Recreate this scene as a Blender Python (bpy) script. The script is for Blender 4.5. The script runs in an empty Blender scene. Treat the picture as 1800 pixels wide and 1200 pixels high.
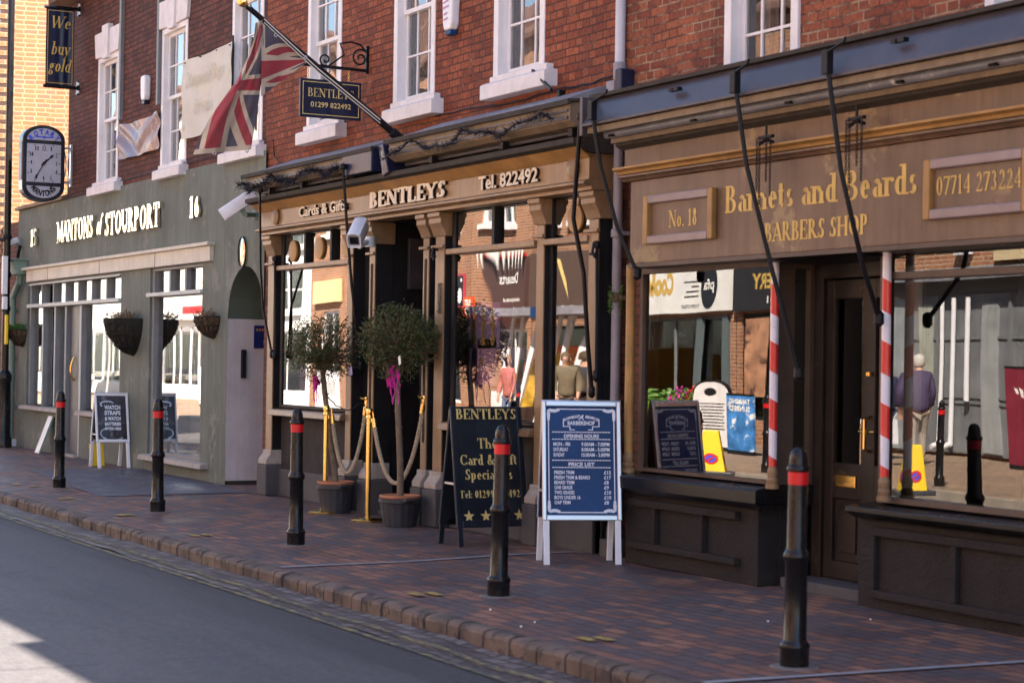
import bpy, bmesh, math, random
from mathutils import Vector, Matrix, noise as mnoise
R = math.radians
random.seed(7)
scene = bpy.context.scene
COL = scene.collection

# ------------------------------------------------------------------ camera
F_PX, YAW, ROLL, PITCH = 3400.0, R(28.16), R(0.9), R(0.617)
CAM = Vector((0, -7.85, 1.5))
_d = Vector((-math.cos(YAW) * math.cos(PITCH), math.sin(YAW) * math.cos(PITCH), math.sin(PITCH)))
_r0 = _d.cross(Vector((0, 0, 1))).normalized()
_u0 = _r0.cross(_d)
_r = _r0 * math.cos(ROLL) + _u0 * math.sin(ROLL)
_u = _u0 * math.cos(ROLL) - _r0 * math.sin(ROLL)
cam_data = bpy.data.cameras.new('camera')
cam = bpy.data.objects.new('camera', cam_data)
COL.objects.link(cam)
scene.camera = cam
M = Matrix((_r, _u, -_d)).transposed().to_4x4()
M.translation = CAM
cam.matrix_world = M
cam_data.sensor_width = 36.0
cam_data.lens = F_PX / 1800 * 36
cam_data.clip_start = 0.05
cam_data.clip_end = 600
cam_data.dof.use_dof = True
cam_data.dof.focus_distance = 19.5
cam_data.dof.aperture_fstop = 3.2

# ------------------------------------------------------------------ light
SUN_EL, SUN_AZ = R(46.0), R(45.0)          # azimuth from +Y towards +X
world = bpy.data.worlds.new('World')
scene.world = world
world.use_nodes = True
wn = world.node_tree.nodes
sky = wn.new('ShaderNodeTexSky')
sky.sky_type = 'NISHITA'
sky.sun_disc = False
sky.sun_elevation = SUN_EL
sky.sun_rotation = SUN_AZ
sky.air_density = 1.0
sky.dust_density = 1.0
world.node_tree.links.new(sky.outputs[0], wn['Background'].inputs[0])
wn['Background'].inputs[1].default_value = 0.066
sund = bpy.data.lights.new('sun', 'SUN')
sund.energy = 5.0
sund.angle = R(0.5)
sund.color = (1.0, 0.88, 0.74)
sun = bpy.data.objects.new('sun', sund)
COL.objects.link(sun)
sdir = Vector((math.sin(SUN_AZ) * math.cos(SUN_EL), math.cos(SUN_AZ) * math.cos(SUN_EL), math.sin(SUN_EL)))
sun.rotation_euler = sdir.to_track_quat('Z', 'Y').to_euler()
sun.location = (0, 10, 30)
scene.view_settings.view_transform = 'Standard'
scene.view_settings.look = 'None'
scene.view_settings.exposure = 2.8
scene.view_settings.gamma = 1.0
scene.cycles.use_denoising = True
scene.cycles.max_bounces = 10
scene.cycles.transparent_max_bounces = 12
scene.cycles.sample_clamp_indirect = 6.0

# ------------------------------------------------------------------ measuring aids (pixel of the 1800 px photograph -> point on a real plane)
def _ray(px, py):
    return _d + _r * ((px - 900) / F_PX) - _u * ((py - 600) / F_PX)
def onY(px, py, Y):
    v = _ray(px, py); return CAM + v * ((Y - CAM.y) / v.y)
def onX(px, py, X):
    v = _ray(px, py); return CAM + v * ((X - CAM.x) / v.x)
def onZ(px, py, Z=0.0):
    v = _ray(px, py); return CAM + v * ((Z - CAM.z) / v.z)

# ------------------------------------------------------------------ materials
def _new(name):
    m = bpy.data.materials.new(name); m.use_nodes = True
    nt = m.node_tree
    return m, nt, nt.nodes, nt.links, nt.nodes['Principled BSDF']
def _math(nt, op, a, b=None, clamp=False):
    n = nt.nodes.new('ShaderNodeMath'); n.operation = op; n.use_clamp = clamp
    for i, v in enumerate((a, b)):
        if v is None: continue
        if isinstance(v, (int, float)): n.inputs[i].default_value = v
        else: nt.links.new(v, n.inputs[i])
    return n.outputs[0]
def _mix(nt, fac, a, b, mode='MIX'):
    n = nt.nodes.new('ShaderNodeMix'); n.data_type = 'RGBA'; n.blend_type = mode
    for k, v in ((0, fac), (6, a), (7, b)):
        if isinstance(v, (int, float)): n.inputs[k].default_value = v
        elif isinstance(v, (tuple, list)): n.inputs[k].default_value = (v[0], v[1], v[2], 1)
        else: nt.links.new(v, n.inputs[k])
    return n.outputs[2]
def _noise(nt, vec, scale, detail=4, rough=0.55):
    n = nt.nodes.new('ShaderNodeTexNoise'); n.inputs['Scale'].default_value = scale
    n.inputs['Detail'].default_value = detail; n.inputs['Roughness'].default_value = rough
    if vec is not None: nt.links.new(vec, n.inputs['Vector'])
    return n.outputs['Fac']
def _ramp(nt, fac, stops):
    n = nt.nodes.new('ShaderNodeValToRGB')
    while len(n.color_ramp.elements) < len(stops): n.color_ramp.elements.new(0.5)
    for e, (p, c) in zip(n.color_ramp.elements, stops):
        e.position = p
        e.color = (c, c, c, 1) if isinstance(c, (int, float)) else (c[0], c[1], c[2], 1)
    nt.links.new(fac, n.inputs[0]); return n.outputs[0]
def _coord(nt, scale=(1, 1, 1), swap=False):
    tc = nt.nodes.new('ShaderNodeTexCoord')
    out = tc.outputs['Object']
    if swap:                                   # wall coordinates: (x+y, z)
        s = nt.nodes.new('ShaderNodeSeparateXYZ'); nt.links.new(out, s.inputs[0])
        c = nt.nodes.new('ShaderNodeCombineXYZ')
        nt.links.new(_math(nt, 'ADD', s.outputs[0], s.outputs[1]), c.inputs[0]); nt.links.new(s.outputs[2], c.inputs[1])
        out = c.outputs[0]
    m = nt.nodes.new('ShaderNodeMapping'); m.inputs['Scale'].default_value = scale
    nt.links.new(out, m.inputs[0])
    return m.outputs[0]
def _bump(nt, h, strength, dist, bsdf, chain=None):
    b = nt.nodes.new('ShaderNodeBump'); b.inputs['Strength'].default_value = strength
    b.inputs['Distance'].default_value = dist
    nt.links.new(h, b.inputs['Height'])
    if chain is not None: nt.links.new(chain, b.inputs['Normal'])
    if bsdf is not None: nt.links.new(b.outputs[0], bsdf.inputs['Normal'])
    return b.outputs[0]
def paint(name, col, rough=0.5, var=0.18, scale=5.0, grain=0.25, metal=0.0, spec=None, streak=0.0, wear_or_glow=None, coat=0.0, gdist=0.004, gscale=90):
    """a real-world surface: base colour with slow variation, fine grain, optional rain streaks and patches of wear or painted light"""
    m, nt, N, L, b = _new(name)
    v = _coord(nt)
    f = _noise(nt, v, scale, 6, 0.6)
    lo = tuple(c * (1 - var) for c in col); hi = tuple(min(1, c * (1 + var)) for c in col)
    c = _mix(nt, _ramp(nt, f, ((0.3, 0.0), (0.7, 1.0))), lo, hi)
    if streak:
        vs = _coord(nt, (9, 9, 0.5))
        s = _ramp(nt, _noise(nt, vs, 1.6, 5, 0.7), ((0.42, 0.0), (0.72, 1.0)))
        c = _mix(nt, _math(nt, 'MULTIPLY', s, streak), c, tuple(x * 0.45 for x in col))
    if wear_or_glow:
        w = _ramp(nt, _noise(nt, v, wear_or_glow[1], 8, 0.7), ((wear_or_glow[2], 0.0), (wear_or_glow[2] + 0.05, 1.0)))
        c = _mix(nt, w, c, wear_or_glow[0])
    L.new(c, b.inputs['Base Color'])
    g = _noise(nt, v, gscale, 3, 0.6)
    L.new(_math(nt, 'MULTIPLY_ADD', f, 0.25) if False else _math(nt, 'ADD', _math(nt, 'MULTIPLY', f, 0.24), rough - 0.12, True), b.inputs['Roughness'])
    b.inputs['Metallic'].default_value = metal
    b.inputs['Specular IOR Level'].default_value = spec if spec is not None else (.22 if max(col) < .06 else .38)
    b.inputs['Coat Weight'].default_value = coat
    if grain: _bump(nt, g, grain, gdist, b)
    return m
def brick(name, c1, c2, mortar, bw=0.225, bh=0.075, ms=0.009, var=0.5, squash=0.5, dark=(0.03, 0.02, 0.02), darkamt=0.5, bumpd=0.010, swap=True, rough=0.85, mix2=None, mthr=(.48, .62)):
    m, nt, N, L, b = _new(name)
    v = _coord(nt, swap=swap)
    wv = _noise(nt, v, 2.2, 2)
    w2 = nt.nodes.new('ShaderNodeVectorMath'); w2.operation = 'ADD'
    cx = nt.nodes.new('ShaderNodeCombineXYZ')
    L.new(_math(nt, 'MULTIPLY', _math(nt, 'SUBTRACT', wv, 0.5), 0.03), cx.inputs[1])
    n2 = _noise(nt, v, 14, 2)
    L.new(_math(nt, 'MULTIPLY', _math(nt, 'SUBTRACT', n2, 0.5), 0.016), cx.inputs[0])
    L.new(v, w2.inputs[0]); L.new(cx.outputs[0], w2.inputs[1])
    t = nt.nodes.new('ShaderNodeTexBrick')
    L.new(w2.outputs[0], t.inputs['Vector'])
    t.offset = 0.5; t.squash = squash; t.squash_frequency = 2
    t.inputs['Scale'].default_value = 1.0
    t.inputs['Brick Width'].default_value = bw; t.inputs['Row Height'].default_value = bh
    t.inputs['Mortar Size'].default_value = ms; t.inputs['Mortar Smooth'].default_value = 0.25
    t.inputs['Bias'].default_value = 0.0
    t.inputs['Color1'].default_value = (0, 0, 0, 1); t.inputs['Color2'].default_value = (1, 1, 1, 1); t.inputs['Mortar'].default_value = (0.5, 0.5, 0.5, 1)
    col = _mix(nt, t.outputs['Color'], c1, c2)
    if mix2 is not None:
        pick = _ramp(nt, t.outputs['Color'], ((0.78, 0.0), (0.82, 1.0)))
        col = _mix(nt, pick, col, mix2)
    f = _noise(nt, v, 30, 5, 0.65)
    col = _mix(nt, _math(nt, 'MULTIPLY', _ramp(nt, f, ((0.38, 1.0), (0.6, 0.0))), var), col, dark)
    big = _noise(nt, v, 0.9, 5, 0.6)
    vs = _coord(nt, (2.2, 2.2, 0.35)); st = _noise(nt, vs, 1.2, 5, 0.65)
    soot = _math(nt, 'MULTIPLY', _ramp(nt, _math(nt, 'MULTIPLY', _math(nt, 'ADD', big, st), 0.5), ((0.42, 0.0), (0.68, 1.0))), darkamt)
    mor = _mix(nt, _ramp(nt, _noise(nt, v, 3.1, 5, 0.7), ((mthr[0], 0.0), (mthr[1], 1.0))), mortar[0], mortar[1])
    col = _mix(nt, t.outputs['Fac'], col, mor)
    col = _mix(nt, soot, col, dark)
    L.new(col, b.inputs['Base Color'])
    b.inputs['Roughness'].default_value = rough
    b.inputs['Specular IOR Level'].default_value = 0.3
    h = _math(nt, 'ADD', _math(nt, 'MULTIPLY', _math(nt, 'SUBTRACT', 1.0, t.outputs['Fac']), 1.0), _math(nt, 'MULTIPLY', f, 0.45))
    _bump(nt, h, 0.8, bumpd, b)
    return m
def glass(name, wob=0.02, wscale=1.1, tint=(0.86, 0.9, 0.9), gain=1.8, ior=1.52):
    m, nt, N, L, b = _new(name)
    N.remove(b)
    tr = N.new('ShaderNodeBsdfTransparent'); tr.inputs[0].default_value = (*tint, 1)
    gl = N.new('ShaderNodeBsdfGlossy'); gl.inputs['Roughness'].default_value = 0.0
    gl.inputs[0].default_value = (1, 1, 1, 1)
    fr = N.new('ShaderNodeFresnel'); fr.inputs[0].default_value = ior
    mx = N.new('ShaderNodeMixShader')
    v = _coord(nt, (1, 1, 0.55))
    bn = _bump(nt, _noise(nt, v, wscale, 1, 0.4), 1.0, wob, None)
    L.new(bn, gl.inputs['Normal'])
    L.new(_math(nt, 'MULTIPLY', fr.outputs[0], gain, True), mx.inputs[0])
    L.new(tr.outputs[0], mx.inputs[1]); L.new(gl.outputs[0], mx.inputs[2])
    L.new(mx.outputs[0], N['Material Output'].inputs[0])
    return m

# ------------------------------------------------------------------ mesh building
ORG = {}
class MB:
    def __init__(s): s.v = []; s.f = []; s.mi = []; s.cur = 0
    def add(s, vs, fs):
        o = len(s.v); s.v += [tuple(p) for p in vs]
        for f in fs: s.f.append(tuple(o + i for i in f)); s.mi.append(s.cur)
        return s
    def box(s, x0, x1, y0, y1, z0, z1):
        if x0 > x1: x0, x1 = x1, x0
        if y0 > y1: y0, y1 = y1, y0
        if z0 > z1: z0, z1 = z1, z0
        return s.add([(x0,y0,z0),(x1,y0,z0),(x1,y1,z0),(x0,y1,z0),(x0,y0,z1),(x1,y0,z1),(x1,y1,z1),(x0,y1,z1)],
                     [(0,3,2,1),(4,5,6,7),(0,1,5,4),(1,2,6,5),(2,3,7,6),(3,0,4,7)])
    def quad(s, a, b, c, d): return s.add([a, b, c, d], [(0, 1, 2, 3)])
    def prof(s, pts, x0, x1):
        """profile of (y,z) points swept along x, closed"""
        n = len(pts)
        return s.add([(x0, y, z) for y, z in pts] + [(x1, y, z) for y, z in pts],
                     [(i, (i+1) % n, n + (i+1) % n, n + i) for i in range(n)] + [tuple(range(n-1, -1, -1)), tuple(range(n, 2*n))])
    def prism(s, poly, y0, y1):
        """polygon of (x,z) points between y0 and y1"""
        n = len(poly)
        return s.add([(x, y0, z) for x, z in poly] + [(x, y1, z) for x, z in poly],
                     [(i, (i+1) % n, n + (i+1) % n, n + i) for i in range(n)] + [tuple(range(n-1, -1, -1)), tuple(range(n, 2*n))])
    def tube(s, path, r, n=8, cap=True, flat=1.0):
        path = [Vector(p) for p in path]; k = len(path)
        rr = r if isinstance(r, (list, tuple)) else [r] * k
        rings = []; up0 = None
        for i, p in enumerate(path):
            t = (path[min(i+1, k-1)] - path[max(i-1, 0)]).normalized()
            a = t.cross(Vector((0, 0, 1)) if abs(t.z) < 0.95 else Vector((0, 1, 0))) if up0 is None else up0 - t * up0.dot(t)
            a.normalize(); up0 = a; b = t.cross(a)
            rings.append([p + (a * math.cos(2*math.pi*j/n) + b * (math.sin(2*math.pi*j/n) * flat)) * rr[i] for j in range(n)])
        vs = [q for ring in rings for q in ring]
        fs = [(i*n+j, i*n+(j+1) % n, (i+1)*n+(j+1) % n, (i+1)*n+j) for i in range(k-1) for j in range(n)]
        if cap: fs += [tuple(range(n-1, -1, -1)), tuple((k-1)*n + j for j in range(n))]
        return s.add(vs, fs)
    def lathe(s, prof, c=(0, 0, 0), n=24, flute=0.0, nfl=0):
        vs = []; k = len(prof)
        for r, z in prof:
            for j in range(n):
                a = 2*math.pi*j/n; q = r * (1 + flute * math.cos(nfl*a)) if nfl else r
                vs.append((c[0] + q*math.cos(a), c[1] + q*math.sin(a), c[2] + z))
        fs = [(i*n+j, i*n+(j+1) % n, (i+1)*n+(j+1) % n, (i+1)*n+j) for i in range(k-1) for j in range(n)]
        fs += [tuple(range(n-1, -1, -1)), tuple((k-1)*n + j for j in range(n))]
        return s.add(vs, fs)
    def bar(s, a, b, w, h, up=(0, 0, 1)):
        """rectangular bar from a to b"""
        a = Vector(a); b = Vector(b); t = (b-a).normalized(); u = Vector(up); x = t.cross(u).normalized(); u = x.cross(t)
        vs = []
        for p in (a, b):
            vs += [p - x*w/2 - u*h/2, p + x*w/2 - u*h/2, p + x*w/2 + u*h/2, p - x*w/2 + u*h/2]
        return s.add(vs, [(0,1,2,3),(7,6,5,4),(0,4,5,1),(1,5,6,2),(2,6,7,3),(3,7,4,0)])
    def wall(s, x0, x1, z0, z1, y, holes=(), depth=0.15, rev=None):
        """front face at y with openings and their reveals"""
        xs = sorted({x0, x1, *[h[0] for h in holes], *[h[1] for h in holes]}); zs = sorted({z0, z1, *[h[2] for h in holes], *[h[3] for h in holes]})
        xs = [x for x in xs if x0 <= x <= x1]; zs = [z for z in zs if z0 <= z <= z1]
        for i in range(len(xs)-1):
            for j in range(len(zs)-1):
                cx = (xs[i]+xs[i+1])/2; cz = (zs[j]+zs[j+1])/2
                if any(h[0] < cx < h[1] and h[2] < cz < h[3] for h in holes): continue
                s.quad((xs[i], y, zs[j]), (xs[i+1], y, zs[j]), (xs[i+1], y, zs[j+1]), (xs[i], y, zs[j+1]))
        for a, b, c, d in (holes if rev is None else rev):
            y2 = y + depth
            c2 = max(c, z0); d2 = min(d, z1)
            s.quad((a, y, c2), (a, y, d2), (a, y2, d2), (a, y2, c2)); s.quad((b, y, c2), (b, y2, c2), (b, y2, d2), (b, y, d2))
            if c > z0: s.quad((a, y, c), (a, y2, c), (b, y2, c), (b, y, c))
            if d < z1: s.quad((a, y, d), (b, y, d), (b, y2, d), (a, y2, d))
        return s
    def text(s, fs2, org, right, up, dz=0.0, depth=0.0):
        """flat outlines [(pts, faces)] placed on a plane; depth > 0 gives raised letters"""
        o = Vector(org); r = Vector(right).normalized(); u = Vector(up).normalized(); n = r.cross(u)
        for k, (pts, faces) in enumerate(fs2):
            e = (k % 9) * 0.0003
            top = [o + r*x + u*y + n*(dz + depth + e) for x, y in pts]
            if depth <= 0: s.add(top, faces); continue
            N = len(pts); bot = [o + r*x + u*y + n*dz for x, y in pts]
            cnt = {}
            for f in faces:
                for i in range(len(f)):
                    a, b = f[i], f[(i+1) % len(f)]; cnt[(a, b)] = 1
            side = [(b, a, N+a, N+b) for (a, b) in cnt if (b, a) not in cnt]
            s.add(top + bot, list(faces) + side)
        return s
    def build(s, name, mat=None, parent=None, at=None, smooth=False, bevel=0.0, local=False):
        base = Vector(ORG.get(parent.name, (0, 0, 0))) if parent is not None else Vector((0, 0, 0))
        o0 = Vector(at) if at is not None else (Vector((0,0,0)) if local else base)
        me = bpy.data.meshes.new(name)
        vs = s.v if (at is not None or local) else [(x-base.x, y-base.y, z-base.z) for x, y, z in s.v]
        me.from_pydata(vs, [], s.f)
        for m in (mat if isinstance(mat, (list, tuple)) else [mat]):
            if m is not None: me.materials.append(m)
        if any(s.mi): me.polygons.foreach_set('material_index', s.mi)
        if smooth:
            me.polygons.foreach_set('use_smooth', [True]*len(s.f))
            try: me.set_sharp_from_angle(angle=R(38))
            except Exception: pass
        me.update()
        ob = bpy.data.objects.new(name, me); COL.objects.link(ob)
        if parent is not None:
            ob.parent = parent
            if at is not None and not local: ob.location = o0 - base
            ORG[ob.name] = tuple(o0) if at is not None else (tuple(base) if not local else (0, 0, 0))
        else:
            if at is not None: ob.location = o0
            ORG[ob.name] = tuple(o0)
        if bevel:
            b = ob.modifiers.new('edge', 'BEVEL'); b.width = bevel; b.segments = 2; b.limit_method = 'ANGLE'; b.angle_limit = R(50)
        return ob
def tag(o, label=None, cat=None, group=None, kind=None):
    if label: o['label'] = label
    if cat: o['category'] = cat
    if group: o['group'] = group
    if kind: o['kind'] = kind
    return o
def thing(name, loc, label, cat, group=None, rz=0.0, local=False):
    o = bpy.data.objects.new(name, None); COL.objects.link(o)
    o.location = loc; o.rotation_euler = (0, 0, rz); o.empty_display_size = 0.2
    ORG[o.name] = (0, 0, 0) if local else tuple(loc)
    return tag(o, label, cat, group)
def dup(root, loc, label, rz=None):
    r = root.copy(); COL.objects.link(r); r.location = loc; r['label'] = label
    if rz is not None: r.rotation_euler = (0, 0, rz)
    for ch in list(root.children):
        c = ch.copy(); COL.objects.link(c); c.parent = r
        for g in list(ch.children):
            q = g.copy(); COL.objects.link(q); q.parent = c
    return r
# ------------------------------------------------------------------ lettering
def _L(x0, y0, x1, y1, w): return ('L', x0, y0, x1, y1, w)
def _A(cx, cy, rx, ry, a0, a1): return ('A', cx, cy, rx, ry, a0, a1)
def _S(x, y, h): return ('S', x, y, h)
def _D(x, y, r): return ('D', x, y, r)
T, t_, m_ = 'T', 't', 'm'
GL = {
 'A': (.76, _L(.07,0,.39,1,t_), _L(.37,1,.70,0,T), _L(.17,.33,.57,.33,t_), _S(.07,0,.1), _S(.70,0,.12)),
 'B': (.64, _L(.14,0,.14,1,T), _A(.30,.76,.21,.24,90,-90), _A(.32,.26,.26,.26,90,-90), _L(.02,.97,.3,.97,t_), _L(.14,.52,.32,.52,t_), _L(.02,.03,.32,.03,t_)),
 'C': (.72, _A(.40,.5,.34,.5,42,318), _L(.66,.98,.66,.68,t_), _L(.66,.30,.66,.05,t_)),
 'D': (.76, _L(.14,0,.14,1,T), _A(.30,.5,.38,.5,90,-90), _L(.02,.97,.3,.97,t_), _L(.02,.03,.3,.03,t_)),
 'E': (.62, _L(.14,0,.14,1,T), _L(.02,.97,.54,.97,t_), _L(.14,.52,.40,.52,t_), _L(.02,.03,.56,.03,t_), _L(.54,1,.54,.76,t_), _L(.56,0,.56,.26,t_), _L(.40,.62,.40,.42,t_)),
 'G': (.76, _A(.40,.5,.34,.5,42,318), _L(.66,.98,.66,.70,t_), _L(.66,.04,.66,.40,T), _S(.64,.40,.13)),
 'H': (.80, _L(.14,0,.14,1,T), _L(.66,0,.66,1,T), _L(.14,.52,.66,.52,t_), _S(.14,0,.13), _S(.14,1,.13), _S(.66,0,.13), _S(.66,1,.13)),
 'K': (.76, _L(.14,0,.14,1,T), _L(.14,.42,.56,.98,t_), _L(.26,.58,.66,.02,T), _S(.14,0,.13), _S(.14,1,.13), _S(.58,1,.12), _S(.66,0,.12)),
 'L': (.60, _L(.14,0,.14,1,T), _S(.14,1,.13), _L(.02,.03,.54,.03,t_), _L(.54,0,.54,.30,t_)),
 'M': (.94, _L(.12,0,.12,1,t_), _L(.12,1,.46,.05,T), _L(.46,.05,.80,1,t_), _L(.80,0,.80,1,T), _S(.12,0,.1), _S(.80,0,.12), _S(.08,1,.08), _S(.84,1,.09)),
 'N': (.80, _L(.12,0,.12,1,t_), _L(.12,1,.66,.02,T), _L(.66,0,.66,1,t_), _S(.12,0,.11), _S(.08,1,.1), _S(.66,1,.11)),
 'O': (.80, _A(.40,.5,.36,.5,0,360)),
 'P': (.62, _L(.14,0,.14,1,T), _A(.30,.73,.24,.27,90,-90), _L(.02,.97,.3,.97,t_), _L(.14,.46,.3,.46,t_), _S(.14,0,.13)),
 'R': (.72, _L(.14,0,.14,1,T), _A(.30,.74,.23,.26,90,-90), _L(.02,.97,.3,.97,t_), _L(.14,.48,.3,.48,t_), _L(.30,.48,.60,.03,T), _S(.14,0,.13), _S(.62,0,.1)),
 'S': (.56, _A(.28,.745,.20,.255,40,270), _A(.27,.255,.22,.255,90,-150), _L(.46,.98,.46,.74,t_), _L(.06,.02,.06,.28,t_)),
 'T': (.70, _L(.35,0,.35,1,T), _L(.04,.97,.66,.97,t_), _L(.05,1,.05,.74,t_), _L(.65,1,.65,.74,t_), _S(.35,0,.14)),
 'U': (.78, _L(.14,.3,.14,1,T), _A(.39,.32,.25,.32,180,360), _L(.64,.3,.64,1,t_), _S(.14,1,.13), _S(.64,1,.11)),
 'W': (1.06, _L(.06,1,.30,0,T), _L(.30,0,.52,.95,t_), _L(.48,1,.74,0,T), _L(.74,0,.98,1,t_), _S(.06,1,.11), _S(.98,1,.1)),
 'Y': (.74, _L(.06,1,.36,.45,T), _L(.66,1,.38,.45,t_), _L(.36,0,.36,.46,T), _S(.06,1,.11), _S(.66,1,.1), _S(.36,0,.13)),
 'a': (.50, _L(.37,.03,.37,.45,T), _A(.235,.44,.135,.18,0,160), _A(.22,.18,.17,.18,75,290), _S(.43,0,.06)),
 'b': (.53, _L(.10,0,.10,1,T), _A(.26,.31,.20,.31,-125,125), _S(.05,1,.06)),
 'c': (.45, _A(.26,.31,.21,.31,48,312), _D(.39,.5,.055)),
 'd': (.55, _A(.25,.31,.20,.31,55,305), _L(.40,0,.40,1,T), _S(.35,1,.07), _S(.46,0,.06)),
 'e': (.48, _A(.25,.31,.20,.31,5,315), _L(.06,.34,.44,.34,t_)),
 'f': (.33, _L(.14,0,.14,.8,T), _A(.26,.8,.12,.2,35,180), _L(.01,.59,.30,.59,t_), _S(.14,0,.12), _D(.35,.9,.05)),
 'g': (.48, _A(.22,.41,.16,.21,0,360), _L(.36,.56,.47,.6,t_), _A(.23,-.10,.19,.17,0,360), _L(.13,.22,.12,.05,t_)),
 'h': (.56, _L(.11,0,.11,1,T), _A(.28,.42,.16,.2,0,150), _L(.44,0,.44,.42,T), _S(.11,0,.1), _S(.44,0,.1), _S(.06,1,.06)),
 'i': (.26, _L(.13,0,.13,.62,T), _D(.13,.83,.08), _S(.13,0,.11), _S(.08,.62,.06)),
 'l': (.26, _L(.13,0,.13,1,T), _S(.13,0,.11), _S(.08,1,.06)),
 'm': (.86, _L(.11,0,.11,.62,T), _A(.28,.42,.16,.2,0,150), _L(.43,0,.43,.42,T), _A(.60,.42,.16,.2,0,150), _L(.75,0,.75,.42,T), _S(.11,0,.1), _S(.43,0,.1), _S(.75,0,.1), _S(.06,.62,.06)),
 'n': (.56, _L(.11,0,.11,.62,T), _A(.28,.42,.16,.2,0,150), _L(.44,0,.44,.42,T), _S(.11,0,.1), _S(.44,0,.1), _S(.06,.62,.06)),
 'o': (.52, _A(.26,.31,.21,.31,0,360)),
 'p': (.53, _L(.11,-.28,.11,.62,T), _A(.26,.31,.20,.31,-125,125), _S(.11,-.28,.1), _S(.06,.62,.06)),
 'r': (.39, _L(.11,0,.11,.62,T), _A(.26,.44,.14,.18,45,150), _D(.35,.53,.06), _S(.11,0,.11), _S(.06,.62,.06)),
 's': (.39, _A(.19,.47,.13,.15,35,270), _A(.19,.16,.15,.16,90,-150)),
 't': (.35, _L(.14,.12,.14,.86,T), _A(.24,.13,.10,.13,180,300), _L(.01,.60,.30,.60,t_)),
 'u': (.57, _L(.11,.2,.11,.62,T), _A(.27,.2,.16,.2,180,330), _L(.43,0,.43,.62,T), _S(.06,.62,.06), _S(.38,.62,.06), _S(.49,0,.05)),
 'y': (.50, _L(.06,.62,.26,.03,T), _L(.45,.62,.19,-.22,t_), _D(.15,-.22,.06), _S(.06,.62,.09), _S(.44,.62,.08)),
 '0': (.55, _A(.27,.5,.22,.5,0,360)),
 '1': (.42, _L(.21,0,.21,1,T), _L(.07,.84,.2,.98,t_), _S(.21,0,.15)),
 '2': (.53, _A(.25,.73,.18,.27,165,-35), _L(.40,.58,.07,.05,t_), _L(.05,.05,.47,.05,m_), _L(.47,.02,.49,.2,t_)),
 '3': (.51, _A(.23,.76,.17,.24,150,-90), _A(.23,.27,.20,.27,90,-155)),
 '4': (.55, _L(.37,0,.37,1,T), _L(.37,.98,.04,.3,t_), _L(.03,.28,.52,.28,t_), _S(.37,0,.12)),
 '6': (.55, _A(.28,.31,.20,.31,0,360), _A(.42,.34,.35,.64,105,180)),
 '7': (.50, _L(.05,.94,.46,.94,m_), _L(.44,.94,.18,0,T), _L(.05,.98,.05,.76,t_)),
 '8': (.53, _A(.26,.77,.15,.23,0,360), _A(.26,.27,.19,.27,0,360)),
 '9': (.55, _A(.27,.69,.20,.31,0,360), _A(.13,.66,.35,.64,-75,0)),
 '5': (.51, _L(.12,.95,.44,.95,m_), _L(.12,.97,.09,.55,t_), _A(.23,.31,.20,.31,125,-150)),
 '&': (.80, _A(.30,.78,.15,.22,-40,220), _L(.19,.64,.62,.02,T), _A(.28,.26,.22,.26,110,330), _L(.46,.12,.66,.5,t_), _S(.66,.5,.1), _S(.68,0,.09), _L(.34,.6,.42,.66,t_)),
 '.': (.24, _D(.12,.07,.08)), ':': (.26, _D(.13,.08,.08), _D(.13,.52,.08)), ' ': (.28,), '-': (.34, _L(.05,.3,.29,.3,m_)),
}
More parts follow.
